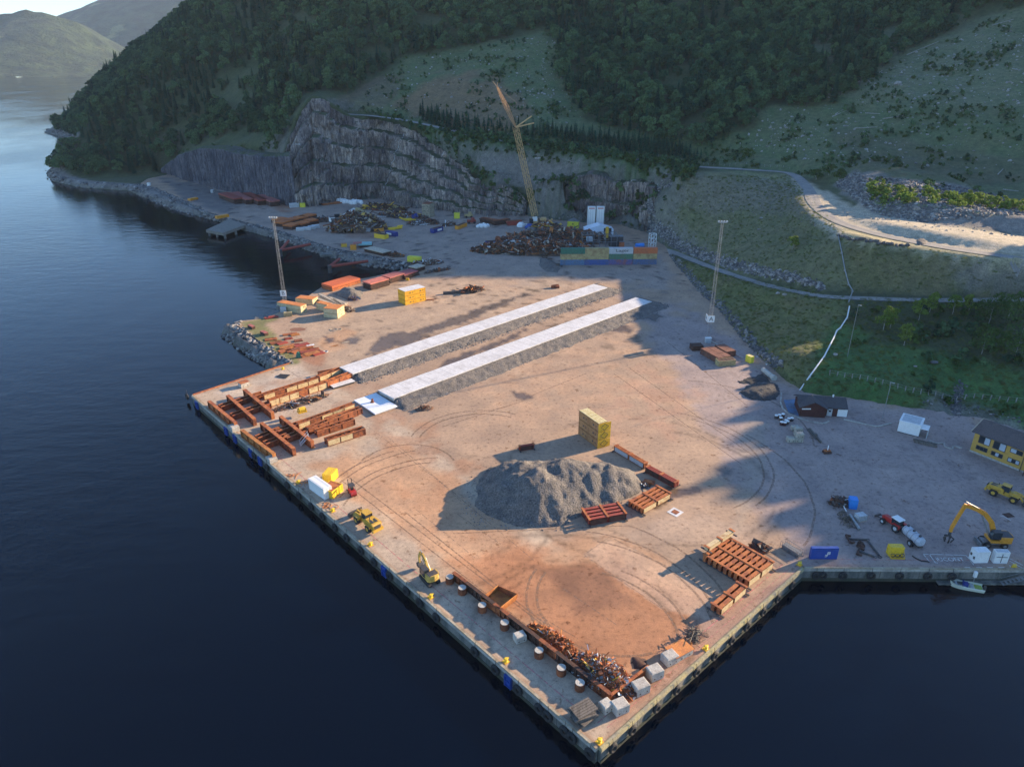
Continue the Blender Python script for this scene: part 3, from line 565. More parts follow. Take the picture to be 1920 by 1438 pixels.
n.links.new(c, b.inputs['Base Color']); rr = N(n, 'ShaderNodeMapRange'); rr.inputs[3].default_value = .9; rr.inputs[4].default_value = .22; n.links.new(wt, rr.inputs[0]); n.links.new(rr.outputs[0], b.inputs['Roughness']); b.inputs['Specular IOR Level'].default_value = .3
bump(n, b, g2, .25, .06); me.materials.append(m); struct('yard', me, 'worn stained concrete and gravel yard of the quay')
# ---- roads on the slopes
m_road = mat('gravel_road', (.30, .28, .25), (.22, .21, .20), .3, .4, .65, .95, bs=.5)
def strip(name, c, w, m, dz=.12):
    mb = MB(); n_ = len(c); tn_ = np.gradient(c[:, :2], axis=0); tn_ /= np.hypot(*tn_.T)[:, None]; k = 5; vs = []; fs = []
    for i in range(n_):
        ww = w * (.9 + .25 * float(vnoise(i * .2, 1.5, 5)))
        for j in range(k):
            e = (j / (k - 1) - .5) * ww; x = c[i, 0] - tn_[i, 1] * e; y = c[i, 1] + tn_[i, 0] * e; vs.append((x, y, float(tz(x, y)) + dz + .05 * (j in (1, 3))))
        if i: fs += [((i - 1) * k + j, i * k + j, i * k + j + 1, (i - 1) * k + j + 1)[::-1] for j in range(k - 1)]
    mb.add(vs, fs); return struct(name, mb.mesh(name, m))
strip('upper_road', ROADS['upper'][0][:-8], 5.5, m_road, .2); strip('bench_road', ROADS['bench'][0], 4.2, m_road, .2)
# ---- rubble and riprap (uncountable)
def rock_me(name, seed, m, flat=.75):
    r = np.random.default_rng(seed); a = MB(); ph = (1 + 5 ** .5) / 2
    vs = [(-1, ph, 0), (1, ph, 0), (-1, -ph, 0), (1, -ph, 0), (0, -1, ph), (0, 1, ph), (0, -1, -ph), (0, 1, -ph), (ph, 0, -1), (ph, 0, 1), (-ph, 0, -1), (-ph, 0, 1)]
    fs = [(0,11,5),(0,5,1),(0,1,7),(0,7,10),(0,10,11),(1,5,9),(5,11,4),(11,10,2),(10,7,6),(7,1,8),(3,9,4),(3,4,2),(3,2,6),(3,6,8),(3,8,9),(4,9,5),(2,4,11),(6,2,10),(8,6,7),(9,8,1)]
    s = r.uniform(.6, 1.25, (12, 1)); v = np.array(vs) / 3.8 * s * np.array([1.15, .9, flat]); a.add(v.tolist(), fs); return a.mesh(name, m)
rk_l = mat('pale_stone', (.38, .36, .33), (.22, .21, .20), .6, .42, .62, .9, bs=.4, bd=.1, fine=.4)
rk_d = mat('dark_stone', (.15, .145, .145), (.075, .075, .08), .6, .42, .62, .9, bs=.4, bd=.1, fine=.5)
rk_p = mat('lichen_stone', (.30, .27, .25), (.14, .14, .12), .5, .42, .62, .9, bs=.4, bd=.1, fine=.4)
ROCKS_D = [proto('rock', rock_me('rock', s, rk_d)) for s in (1, 2, 3)] + [proto('rock', rock_me('rock', 4, rk_p))]
ROCKS_L = [proto('rock', rock_me('rock', s, rk_l)) for s in (5, 6, 7)]; ROCKS_M = ROCKS_D[:2] + ROCKS_L[:1] + [ROCKS_D[3]]
def band(A, B, n_, zf=None, jit=.5):
    """points between two polylines with matching vertices"""
    A = np.array([tuple(p) for p in A]); B = np.array([tuple(p) for p in B]); s = np.r_[0, np.cumsum(np.hypot(*(A[1:, :2] - A[:-1, :2]).T))]
    u = rng.random(n_) * s[-1]; t = rng.random(n_)[:, None]; a = np.stack([np.interp(u, s, A[:, i]) for i in range(3)], 1); b_ = np.stack([np.interp(u, s, B[:, i]) for i in range(3)], 1)
    P = a * (1 - t) + b_ * t; P[:, :2] += rng.normal(0, jit, (n_, 2))
    if zf == 'land': P[:, 2] = tz(P[:, 0], P[:, 1])
    return P
def scatter(name, P, lo, hi, protos, label, pw=2.0):
    n_ = len(P); return instancer(name, P, lo + (hi - lo) * rng.random(n_) ** pw, rng.random(n_) * 6.28, rng.integers(0, len(protos), n_), protos, label, tilt=.5)
def revet(name, top, bot, lab, nr, protos, lo=.8, hi=2.2):
    top = [Vector(p) for p in top]; bot = [Vector(p) for p in bot]; mb = MB(); n_ = len(top); vs = []; fs = []
    for a_, b_ in zip(top, bot): vs += [a_ + Vector((0, 0, .02)) + (a_ - b_).normalized() * .6, a_ * .5 + b_ * .5, b_ + (b_ - a_).normalized() * 2.5]
    for i in range(n_ - 1):
        for j in range(2): fs.append((i * 3 + j, i * 3 + j + 1, i * 3 + j + 4, i * 3 + j + 3))
    mb.add(vs, fs); struct(name + '_bank', mb.mesh(name + '_bank', gravk))
    scatter(name, band(top, bot, nr, jit=.6), lo, hi, protos, lab)
revet('west_riprap', [G(*p) for p in [(446,603),(440,611),(485,642),(546,681)]], [G(*p, ZW) for p in [(424,616),(421,630),(470,668),(520,692)]], 'grey boulder riprap sloping into the water at the yard corner', 1500, ROCKS_M)
TB = [(262,345),(290,352),(340,374),(385,397),(440,413),(520,433),(560,446),(620,466),(700,481),(760,493),(800,497)]; BB = [(250,359),(286,378),(338,398),(400,412),(446,426),(520,448),(560,463),(610,479),(680,498),(740,506),(792,509)]
revet('north_riprap', [G(*p) for p in TB], [G(*p, ZW) for p in BB], 'grey boulder riprap along the far basin bank', 4200, ROCKS_M, .8, 2.6)
P = band([T(*p) for p in [(1238,478),(1290,535),(1340,588),(1400,650),(1450,695)]], [T(*p) for p in [(1258,478),(1312,530),(1368,585),(1420,645),(1468,690)]], 1500, 'land')
scatter('rubble_bank', P, .6, 1.8, ROCKS_D, 'dark rubble lining the foot of the grass bank')
P = band([T(*p) for p in [(1215,400),(1220,440),(1260,462),(1330,490),(1400,512),(1480,530),(1550,545)]], [T(*p) for p in [(1228,400),(1236,436),(1275,455),(1345,478),(1400,497),(1470,515),(1540,540)]], 2200, 'land')
scatter('rubble_wall', P, .7, 2.0, ROCKS_M, 'grey rubble wall above the bench road')
P = band([T(*p) for p in [(1215,400),(1210,375),(1235,345),(1260,325)]], [T(*p) for p in [(1226,400),(1222,378),(1250,350),(1275,328)]], 500, 'land'); scatter('rubble_drain', P, .6, 1.6, ROCKS_M, 'rubble drain beside the upper grass slope')
def inreg(poly_px, n_, box):
    """random terrain points of a world box whose place in the view lies inside an outline"""
    x = rng.uniform(box[0], box[1], n_ * 6); y = rng.uniform(box[2], box[3], n_ * 6); z = tz(x, y); px, py = PX(x, y, z); k = inpoly(px, py, poly_px) & (z > .5); return np.stack([x, y, z], 1)[k][:n_]
P = inreg([(1565,345),(1600,325),(1800,350),(1930,385),(1930,440),(1750,420),(1640,402)], 5200, (130, 300, 290, 400)); scatter('rubble_mound', P, .7, 2.2, ROCKS_D + ROCKS_L[:1], 'heaped dark rubble behind the gravel road')
P = inreg([(1565,395),(1640,402),(1930,430),(1930,445),(1740,432),(1600,415)], 140, (120, 300, 270, 330)); scatter('road_stones', P, .5, 1.5, ROCKS_L, 'pale stones along the foot of the rubble mound')
P = inreg([(985,402),(1000,392),(1095,400),(1100,430),(1060,416)], 900, (0, 70, 380, 440)); scatter('quarry_rubble', P, .6, 1.8, ROCKS_D, 'dark rubble slope behind the crane')
P = np.concatenate([inreg([(1280,350),(1500,345),(1540,430),(1440,400),(1330,420)], 500, (60, 170, 270, 420)), inreg([(890,285),(980,290),(1090,300),(1060,360),(940,345)], 700, (-20, 80, 400, 480))]); scatter('slope_gravel', P, .3, .9, ROCKS_M, 'stony patches on the grass slopes')
P = inreg([(1700,768),(1740,745),(1870,770),(1925,785),(1925,810),(1780,792)], 500, (90, 160, 150, 210)); scatter('bank_stones', P, .3, 1.1, ROCKS_M, 'stones on the bank behind the yellow building')
P = inreg([(1560,742),(1700,752),(1720,775),(1580,762)], 260, (85, 130, 160, 210)); scatter('bank_rubble', P, .5, 1.3, ROCKS_D, 'dark rubble behind the low brown cabin')
rg = [inreg([(660,195),(760,110),(880,95),(1040,62),(1060,140),(1090,225),(1000,262),(850,240)], 520, (-130, 90, 480, 720)), inreg([(960,90),(1040,70),(1050,200),(1000,230)], 160, (-20, 70, 500, 700)),
      inreg([(1370,270),(1480,190),(1700,110),(1920,30),(1930,330),(1700,310),(1560,320)], 1100, (100, 480, 360, 700)), inreg([(1400,250),(1500,210),(1560,260),(1500,290),(1420,280)], 260, (100, 260, 400, 560)), inreg([(1700,100),(1920,60),(1920,200),(1800,180)], 260, (150, 480, 400, 700))]
scatter('hillside_stones', np.concatenate(rg), .4, 2.3, ROCKS_L, 'pale stones scattered over the clear-felled hillside', 3.5)
# coast stones of the headland
k_ = (~inS) & (dS < 7) & (TX < -150) & (TY > 480); ii = np.argwhere(k_); ii = ii[rng.integers(0, len(ii), 900)]; P = np.stack([GX[ii[:, 1]], GYY[ii[:, 0]], TZ0[ii[:, 0], ii[:, 1]]], 1); P[:, :2] += rng.normal(0, 1, (len(P), 2)); P[:, 2] = np.maximum(P[:, 2], ZW); scatter('shore_rocks', P, .8, 3.2, ROCKS_M, 'rocks along the waterline of the headland')
# ================================================================ VEGETATION
def leafmat(name, a, b_):
    m, n, b, o = _nt(name); oi = N(n, 'ShaderNodeObjectInfo').outputs['Random']; q = noise(n, wpos(n), .9, 3, .6)
    c = mix(n, oi, a, b_); c = mix(n, 1.0, c, ramp(n, q, [(.3, (.55,) * 3), (.7, (1.45,) * 3)]), 'MULTIPLY'); n.links.new(c, b.inputs['Base Color'])
    b.inputs['Roughness'].default_value = .8; b.inputs['Specular IOR Level'].default_value = .2
    t = N(n, 'ShaderNodeBsdfTranslucent'); n.links.new(c, t.inputs[0]); ms = N(n, 'ShaderNodeMixShader'); ms.inputs[0].default_value = .3
    n.links.new(b.outputs[0], ms.inputs[1]); n.links.new(t.outputs[0], ms.inputs[2]); n.links.new(ms.outputs[0], o.inputs[0]); return m
LF = leafmat('forest_leaves', (.018, .058, .034), (.115, .20, .085)); LC = leafmat('conifer_needles', (.014, .055, .034), (.038, .10, .052))
LB = leafmat('birch_leaves', (.12, .19, .035), (.17, .23, .05)); LS = leafmat('shrub_leaves', (.04, .085, .022), (.08, .13, .035)); bark = mat('bark', (.09, .08, .07), (.05, .045, .04), 2); barkw = mat('pale_bark', (.42, .40, .36), (.22, .20, .18), 2)  # birch green brightened to stand in for sun on the crowns
def crown_me(name, seed, m, h, r, n_=420, leaf=.55, base=.25, lobes=9):
    q = np.random.default_rng(seed); L = []
    for i in range(lobes):
        t = base + (1 - base) * (i + .5) / lobes; rr = r * (.45 + .75 * sin(pi * min(1, (t - base) / (1 - base) * .85 + .12))); a = q.random() * 6.28
        L.append((rr * .55 * cos(a), rr * .55 * sin(a), h * t, rr * q.uniform(.42, .72)))
    vs = []; fs = []
    for k in range(n_):
        x, y, z, rr = L[q.integers(lobes)]; d = q.normal(size=3); d /= np.linalg.norm(d); d[2] = abs(d[2]) * .9 - .15; p = np.array([x, y, z]) + d * rr * q.uniform(.7, 1.12)
        nn = d + q.normal(size=3) * .55; nn /= np.linalg.norm(nn); u = np.cross(nn, q.normal(size=3)); u /= np.linalg.norm(u); v = np.cross(nn, u); s = leaf * q.uniform(.6, 1.5)
        o_ = len(vs); vs += [tuple(p - u * s), tuple(p + v * s * .8), tuple(p + u * s), tuple(p - v * s * .8 + nn * s * .3)]; fs += [(o_, o_ + 1, o_ + 2, o_ + 3)]
    a = MB(); a.add(vs, fs); return a.mesh(name, m)
def trunk_me(name, h, r, m, seed=0, limbs=5):
    q = random.Random(seed); a = MB(); p = Vector((0, 0, -.6)); segs = 5
    for i in range(segs):
        t = (i + 1) / segs; w = Vector((q.uniform(-.03, .03) * h * t, q.uniform(-.03, .03) * h * t, h * t)); a.tube(p, w, r * (1 - i / segs * .8), r * (1 - t * .8), 6, caps=False); p = w
    for i in range(limbs):
        z = h * q.uniform(.3, .8); an = q.uniform(0, 6.28); L = h * .22; a.tube((0, 0, z), (L * cos(an), L * sin(an), z + L * .7), r * .35, r * .1, 5, caps=False)
    return a.mesh(name, m)
def conifer_me(name, seed, m, h, r, n_=260):
    q = np.random.default_rng(seed); vs = []; fs = []
    for k in range(n_):
        t = q.random() ** .8; z = h * (.08 + .92 * t); rr = r * (1 - t) ** .85 * q.uniform(.75, 1.15) + .12; a = q.random() * 6.28; c, s = cos(a), sin(a); w = max(.25, rr * .42)
        tip = np.array([c * rr, s * rr, z - rr * .35]); root = np.array([c * .05, s * .05, z + .15]); side = np.array([-s, c, 0]) * w; o_ = len(vs)
        mid = root * .35 + tip * .65; vs += [tuple(root), tuple(mid - side + [0, 0, -.15]), tuple(tip), tuple(mid + side + [0, 0, -.15])]; fs.append((o_, o_ + 1, o_ + 2, o_ + 3))
    a = MB(); a.add(vs, fs); return a.mesh(name, m)
CR = [crown_me('crown', 11 + i, LF, h, r, 520, .58, .22, 7) for i, (h, r) in enumerate([(9.5, 3.8), (11, 4.2), (8.5, 4.0), (10.5, 3.5)])]
TR = [trunk_me('trunk', h, .22, bark, i) for i, h in enumerate([7, 8, 6, 8])]
SP = [conifer_me('crown', 31 + i, LC, h, r) for i, (h, r) in enumerate([(13, 2.5), (10.5, 2.2), (16, 2.9)])]; ST = [trunk_me('trunk', h, .2, bark, 9 + i, 0) for i, h in enumerate([12, 9.5, 15])]
def joined(name, c, t):
    bm_v = []; bm_f = []; mi = []
    for k, me in enumerate((c, t)):
        o_ = len(bm_v); bm_v += [tuple(v.co) for v in me.vertices]; bm_f += [tuple(i + o_ for i in p.vertices) for p in me.polygons]; mi += [k] * len(me.polygons)
    me = bpy.data.meshes.new(name); me.from_pydata(bm_v, [], bm_f); me.materials.append(c.materials[0]); me.materials.append(t.materials[0]); me.polygons.foreach_set('material_index', mi); return me
WOODS = [proto('broadleaf', joined('broadleaf', c, t)) for c, t in zip(CR, TR)] + [proto('spruce', joined('spruce', c, t)) for c, t in zip(SP, ST)]
FOREST = [(70,330),(60,200),(60,-400),(2600,-400),(2600,0),(1930,8),(1830,40),(1700,98),(1640,150),(1560,200),(1480,205),(1440,190),(1410,235),(1330,272),(1230,262),(1120,238),(1080,205),(1050,150),(1035,70),(1010,55),(950,72),(880,90),(760,108),(690,150),(650,178),(615,172),(590,172),(565,180),(552,215),(535,262),(520,275),(470,262),(400,262),(340,285),(310,312),(255,340),(100,336)]
px_, py_ = PX(TX, TY, TZ0); 
def forest_pts(sp):
    xs = np.arange(-600, 670, sp); ys = np.arange(90, 1150, sp); x, y = np.meshgrid(xs, ys); x = (x + rng.uniform(-.45, .45, x.shape) * sp).ravel(); y = (y + rng.uniform(-.45, .45, y.shape) * sp).ravel()
    z = tz(x, y); a, b_ = PX(x, y, z); inf = inpoly(a, b_, FOREST); off = (a > 1960) & (a < 5000)
    offok = off & (x > 235) & ((-.435 * x + .9 * y < 146) | (-.435 * x + .9 * y > 292))
    hid = (py_ is None)
    k = (z > 1.2) & (inf | offok) & ~inpoly(x, y, YARD) & ~inpoly(x, y, SEA)
    # keep clear of the rock faces
    for L in CLF.values(): k &= ~inpoly(x, y, [P2(b) for b, t in L] + [P2(t) for b, t in reversed(L)])
    bald = ((dpoly(a, b_, [(440, 198), (430, 190)], False) < 22) | (dpoly(a, b_, [(530, 208), (536, 195)], False) < 8))
    k &= ~bald; k &= fbm(x / 16, y / 16, 3, 77) > .33
    return np.stack([x, y, z], 1)[k], np.stack([a, b_], 1)[k]
FP, FQ = forest_pts(6.7); FR = rng.random(len(FP)); con = fbm(FP[:, 0] / 60, FP[:, 1] / 60, 3, 88) + (FR - .5) * .3
edgec = (FQ[:, 0] > 1050) & (FQ[:, 0] < 1450) & (FQ[:, 1] > 110)
fi = np.where(con > .66, rng.integers(4, 7, len(FP)), rng.integers(0, 4, len(FP))); fs_ = .70 + .62 * rng.random(len(FP)) ** 1.5
fs_ = np.where(FP[:, 0] > 235, fs_ * 1.05, fs_)
# the 300 that show largest are trees of their own, the rest is one wood
vis = (FQ[:, 0] > 0) & (FQ[:, 0] < 1920) & (FQ[:, 1] > 0) & (FQ[:, 1] < 1438); dist = np.where(vis, np.hypot(FP[:, 0], FP[:, 1]), 1e9); order = np.argsort(dist); near = order[:300]; rest = order[300:]
PB = [thing('broadleaf_tree', 'dark green broadleaved tree in the wood on the hillside', 'tree', group='broadleaved trees of the hillside wood') for _ in CR]; PS = [thing('spruce_tree', 'dark conifer standing among the broadleaved hillside wood', 'tree', group='conifers of the hillside wood') for _ in SP]
for e, c, t in zip(PB + PS, CR + SP, TR + ST): obj('crown', c, e); obj('trunk', t, e)
used0 = set()
for i in near:
    k = int(fi[i]); e = (PB + PS)[k]; loc = tuple(FP[i] - [0, 0, .2]); rz = float(FR[i] * 6.28)
    if k in used0: dup(e, loc, rz, scale=float(fs_[i]))
    else: used0.add(k); e.location = loc; e.rotation_euler = (0, 0, rz); e.scale = (fs_[i],) * 3
for k, e in enumerate(PB + PS):
    if k not in used0:
        for c in list(e.children): bpy.data.objects.remove(c)
        bpy.data.objects.remove(e)
instancer('forest', FP[rest] - [0, 0, .2], fs_[rest], FR[rest] * 6.28, fi[rest], WOODS, 'dense dark mixed wood covering the hillside')
# ---- young spruce plantation along the upper road (300 single trees, rest as one)
YS = [conifer_me('crown', 51 + i, LC, h, r, 110) for i, (h, r) in enumerate([(6, 1.3), (7.5, 1.5), (5, 1.2)])]; YT = trunk_me('trunk', 5, .1, bark, 3, 0)
B1 = [(782,212),(800,210),(885,232),(878,252),(790,228)]; B2 = [(888,232),(960,240),(1060,248),(1180,262),(1280,280),(1325,302),(1240,296),(1100,276),(1000,262),(886,250)]
def plant(poly, sp, box):
    xs = np.arange(box[0], box[1], sp); ys = np.arange(box[2], box[3], sp); x, y = np.meshgrid(xs, ys); x = (x + rng.uniform(-.35, .35, x.shape) * sp).ravel(); y = (y + rng.uniform(-.35, .35, y.shape) * sp).ravel(); z = tz(x, y); a, b_ = PX(x, y, z); k = inpoly(a, b_, poly); return np.stack([x, y, z], 1)[k]
SPN = np.concatenate([plant(B1, 3.0, (-90, 10, 470, 580)), plant(B2, 3.0, (-40, 170, 380, 580))]); SPN = SPN[np.argsort(SPN[:, 1])]
e = thing('young_spruce', 'young dark green spruce in the dense belt beside the upper road', 'tree', tuple(SPN[0]), group='young spruces in the plantation belt'); obj('crown', YS[0], e); obj('trunk', YT, e); ee = [e]
for k in (1, 2): q = dup(e, tuple(SPN[k]), k); [c for c in q.children if c.data == YS[0]][0].data = YS[k]; ee.append(q)
for i in range(3, min(300, len(SPN))): dup(ee[i % 3], tuple(SPN[i]), float(rng.random() * 6), scale=float(.8 + .5 * rng.random()))
if len(SPN) > 300:
    R_ = SPN[300:]; instancer('spruce_plantation', R_, .8 + .5 * rng.random(len(R_)), rng.random(len(R_)) * 6, rng.integers(0, 3, len(R_)), [proto('spruce', m_) for m_ in YS], 'belt of young spruce below the clear-felled hillside')
# ---- undergrowth and saplings
SH = [proto('shrub', crown_me('shrub', 71 + i, LS, 1.6, 1.0, 60, .34, .15, 4)) for i in range(3)]; SHD = [proto('sapling', crown_me('sapling', 81 + i, LF, 3.0, 1.2, 80, .4, .1, 5)) for i in range(2)]
def brush(name, poly, n_, box, lo, hi, pr, lab, thr=.0):
    P = inreg(poly, n_, box); P = P[fbm(P[:, 0] / 10, P[:, 1] / 10, 3, 99) > thr] if len(P) else P; scatter(name, P, lo, hi, pr, lab, 1.5)
brush('roadside_scrub', [(760,235),(1310,312),(1290,345),(1180,325),(1060,312),(900,285),(840,290),(800,262)], 1500, (-100, 150, 380, 580), .8, 2.0, SHD + SH, 'dense green scrub below the upper road')
brush('quarry_scrub', [(850,290),(960,345),(1060,330),(1190,335),(1290,330),(1240,400),(1210,440),(1000,400),(930,370)], 500, (-40, 140, 340, 520), .7, 1.8, SHD + SH, 'bushes above the quarry edge', .42)
brush('hillside_scrub', [(650,205),(760,110),(880,95),(1040,60),(1060,140),(1100,235),(1400,255),(1560,170),(1900,20),(1920,420),(1560,335),(1000,275)], 5200, (-130, 480, 330, 750), .3, 1.2, SH + SHD, 'low scrub regrowing on the cleared hillside', .55)
brush('gully_scrub', [(1600,580),(1925,590),(1925,790),(1700,740),(1600,700)], 90, (85, 190, 150, 260), .6, 1.7, SH + SHD, 'bushes in the green gully', .47)
brush('mound_scrub', [(1620,345),(1690,350),(1920,385),(1920,400),(1700,385),(1640,392)], 130, (120, 300, 270, 400), .9, 2.0, [proto('shrub', crown_me('shrub', 91, LB, 1.8, 1.2, 80, .3, .1, 4))], 'bright green bushes on the rubble mound')
brush('cliff_ledge_scrub', [(330,300),(520,282),(640,206),(760,232),(860,300),(905,345),(900,335),(850,280),(760,222),(640,195),(540,260),(500,270),(330,285)], 420, (-300, 20, 440, 680), .6, 1.6, SH + SHD, 'scrub along the top of the quarry')
# grass: short tufts that roughen the banks
gt = MB()
for k in range(26): a_ = k * 2.4; r_ = .12 * k ** .5; gt.add([(r_ * cos(a_) - .05, r_ * sin(a_), 0), (r_ * cos(a_) + .05, r_ * sin(a_), 0), (r_ * cos(a_) + .08 * cos(k), r_ * sin(a_) + .08 * sin(k), .35 + .1 * (k % 3))], [(0, 1, 2)])
GR = [proto('tuft', gt.mesh('tuft', leafmat('grass_blades', (.10, .15, .03), (.15, .15, .06))))]
P = np.concatenate([inreg([(1250,480),(1400,525),(1600,560),(1920,562),(1920,790),(1700,765),(1500,740),(1440,700),(1340,590)], 4500, (50, 190, 150, 330)), inreg([(1270,330),(1480,330),(1590,445),(1920,495),(1920,555),(1600,545),(1400,512),(1240,440)], 3000, (50, 230, 230, 420))])
scatter('grass_tufts', P, .5, 1.3, GR, 'short grass on the banks above the yard')
# ---- felled logs
lg = [];
for i, (x0, y0, x1, y1) in enumerate([(1566,216,1584,206),(1560,222,1588,209),(1602,243,1645,240),(1622,214,1650,216),(1500,190,1512,176),(1390,218,1420,221),(1860,50,1900,38),(1700,105,1760,80),(1880,358,1910,361),(1870,330,1880,320),(1530,150,1545,130),(1720,75,1790,48),(1640,165,1625,150),(1655,225,1700,219)]):
    a = T(x0, y0); b_ = T(x1, y1); d = (b_ - a); mb = MB(); mb.tube(-d / 2 + Vector((0, 0, .35)), d / 2 + Vector((0, 0, .35)), .3, .15, 6); lg.append(solo('felled_log', mb, barkw, 'bleached felled trunk on the hillside, ' + ['left of a crossed pair below the wood', 'right of a crossed pair below the wood', 'level one right of the crossed pair', 'short one above the level one', 'steep one left of the crossed pair', 'left one close to the wood edge', 'high one near the upper right corner', 'longest one along the wood edge', 'flat one at the right edge above the mound', 'short steep one at the right edge', 'steep one under the wood edge', 'long one high at the wood edge', 'steep one beside the big pale boulder', 'lone one in the middle of the slope'][i], 'log', tuple((a + b_) / 2), group='felled trunks on the hillside'))
# ---- single trees that stand out
def single(px, py, h, label, m=0, r=None, z=None):
    p = T(px, py) if z is None else G(px, py, z); e = thing('birch_tree', label, 'tree', tuple(p - Vector((0, 0, .2)))); r = r or h * .3
    obj('crown', crown_me('crown', int(px), LB if m == 0 else LS, h, r, 620, .3, .3, 12), e); obj('trunk', trunk_me('trunk', h * .8, .12, barkw, int(px)), e)
for a in [(1486,468,5.5,'small round bright green tree alone on the grass bank',0,1.9),(1655,622,8.5,'pale-topped birch leftmost in the gully clump'),(1668,618,7,'shorter birch close behind the leftmost gully birch'),(1694,650,7,'small birch lowest in the gully clump'),(1722,602,7.5,'birch in the middle of the gully clump'),(1742,590,7,'tall birch to the right of the middle gully birch'),(1785,592,6.5,'birch left of the large bushy crowns'),(1815,588,6,'birch beside the large bushy crowns')]: single(*a)
big = [(1852,614,9,'broad bushy tree at the left of the dark group by the photo edge',1,5),(1888,604,9,'tall bushy tree of the dark group by the right edge',1,5.5),(1915,630,11,'lower bushy tree of the dark group by the right edge',1,5.5),(1900,680,11,'broad dark tree at the bottom of the gully',1,5.5),(1930,700,14,'dark tree at the right edge above the yellow building',1,5.5),(1840,665,9,'rounded bush in front of the dark tree group',1,4.5),(1400,300,6,'roadside bush behind the fence',1,3)]
for a in big: single(*a)
for a in [(1530,338,5,'left rounded bush beside the bend of the upper road',1,3.2),(1553,330,5.5,'taller bush behind the bend of the upper road',1,3.4),(1572,338,5,'bush at the left end of the rubble mound',1,3)]: single(*a)
for i, (x, y) in enumerate([(1632,366),(1640,372),(1650,362),(1660,370),(1655,380)]): single(x, y, 3.4, 'sunlit young birch %s on the rubble mound' % ['at the left', 'second from left', 'topmost', 'at the right', 'lowest'][i], 0, 1.5)
for i, (x, y) in enumerate([(1790,385),(1812,383),(1835,382),(1860,388),(1890,393)]): single(x, y, 4.2, '%s bright green bush along the top of the mound' % ['leftmost', 'second', 'middle', 'fourth', 'rightmost'][i], 0, 2.6)
# ================================================================ QUAY AND PIER
z7 = zr((340, 620), .2708); z6 = zr((400, 480), .2396); z8 = zr((540, 820), .2504); z9 = zr((900, 1100), .2708); za = zr((860, 740), .2396); zb = zr((1300, 700), .3229)
zc = zr((1440, 880), .25); zd = zr((1240, 980), .1458); ze = zr((860, 380), .21875); zf = zr((400, 350), .1875); zg = zr((520, 370), .1875); zh = zr((600, 360), .1354)
zi = zr((560, 530), .16); zj = zr((1270, 570), .146); zk = zr((1440, 700), .16667); zl = zr((1040, 380), .11458); zm = zr((1740, 760), .09735); zn = zr((1700, 920), .1391)
def fr(a, b, c, z=0.0):
    A, B, C_ = G(*a, z), G(*b, z), G(*c, z); d = B - A; L = d.length; u = d / L; n = Vector((-u.y, u.x, 0)); w = (C_ - A).dot(n); p = (A + B) / 2 + n * w / 2; return (p.x, p.y, 0), atan2(u.y, u.x), L, abs(w)
def seg(a, b, z=0.0):
    A, B = G(*a, z), G(*b, z); p = (A + B) / 2; d = B - A; return (p.x, p.y, 0), atan2(d.y, d.x), d.length
Q0, Q1, Q2 = (Vector((*p, 0)) for p in WATERSIDE[:3]); Q3 = Vector((330, 107.5, 0)); QB = Vector((*BACKSIDE[-1], 0))
kerb_l = mat('kerb_concrete', (.40, .35, .26), (.30, .24, .16), .5, .42, .62, .9)
def wall(name, a, b, label, out, depth=6.5, kerb=True, km=None):
    d = (b - a); L = d.length; u = d / L; n = Vector((u.y, -u.x, 0)) * out; t = thing(name, label, 'quay wall', tuple(a), atan2(u.y, u.x)); s = 1 if (Vector((-u.y, u.x, 0)).dot(n) > 0) else -1
    k = int(L / 7.5); e = L / k
    for i in range(k):
        mb = MB(); mb.box((e * (i + .5), s * .25, -depth / 2 - .12), (e - .10, .5, depth - .14)); part('wall_panel', mb, quay_m, t)
    mb = MB(); mb.box((L / 2, s * .55, -3.0), (L, .14, 1.3)); part('tide_band', mb, algae_m, t)
    mb = MB(); mb.box((L / 2, s * .30, -.30), (L, .75, .50)); part('cap_beam', mb, conc if km is None else km, t)
    if kerb:
        k2 = int(L / 3.2); e2 = L / k2
        for i in range(k2): mb = MB(); mb.box((e2 * (i + .5), s * .38, .07), (e2 - .05, .42, .24)); part('kerb_beam', mb, km or kerb_l, t)
    return t
wall('quay_wall', Q0, Q1, 'long concrete quay wall of the pier facing the open fjord', 1)
wall('quay_wall', Q1, Q2, 'yellowed concrete pier wall facing the small basin', 1, km=kerb_m)
wall('quay_wall', Q2, Q3, 'concrete quay wall behind the moored boat', 1)
wall('quay_wall', QB, Q0, 'short rust-stained quay wall at the landward end of the pier', 1, km=rust_b)
wall('quay_wall', Vector((*BACKSIDE[10], 0)), Vector((*BACKSIDE[14], 0)), 'low concrete wall along the basin beside the red plate stacks', 1, kerb=False)
# tyre fenders
tb = MB(); tb.torus((0, 0, 0), (0, 1, 0), .62, .27); TYRE = tb.mesh('tyre_fender', blk); cb = MB(); cb.bar((0, 0, .5), (0, .2, 1.8), .06); CHM = cb.mesh('chain', drk)
def tyre(p, rz, label, s=1.0):
    t = thing('tyre_fender', label, 'fender', tuple(p), rz, 'tyre fenders hung on the quay walls'); obj('tyre', TYRE, t); obj('chain', CHM, t); t.scale = (s,) * 3; return t
ORD = ['first', 'second', 'third', 'fourth', 'fifth', 'sixth', 'seventh', 'eighth', 'ninth', 'tenth', 'eleventh', 'twelfth', 'thirteenth', 'fourteenth', 'fifteenth', 'sixteenth', 'seventeenth', 'eighteenth', 'nineteenth', 'twentieth', 'twenty-first', 'twenty-second', 'twenty-third', 'twenty-fourth', 'twenty-fifth']
def on_edge(a, b, px):
    v = G(*px); u = (b - a).normalized(); return a + u * (v - a).dot(u)
uq = (Q1 - Q0).normalized(); nq = Vector((uq.y, -uq.x, 0)); up_ = (Q2 - Q1).normalized(); npq = Vector((up_.y, -up_.x, 0))
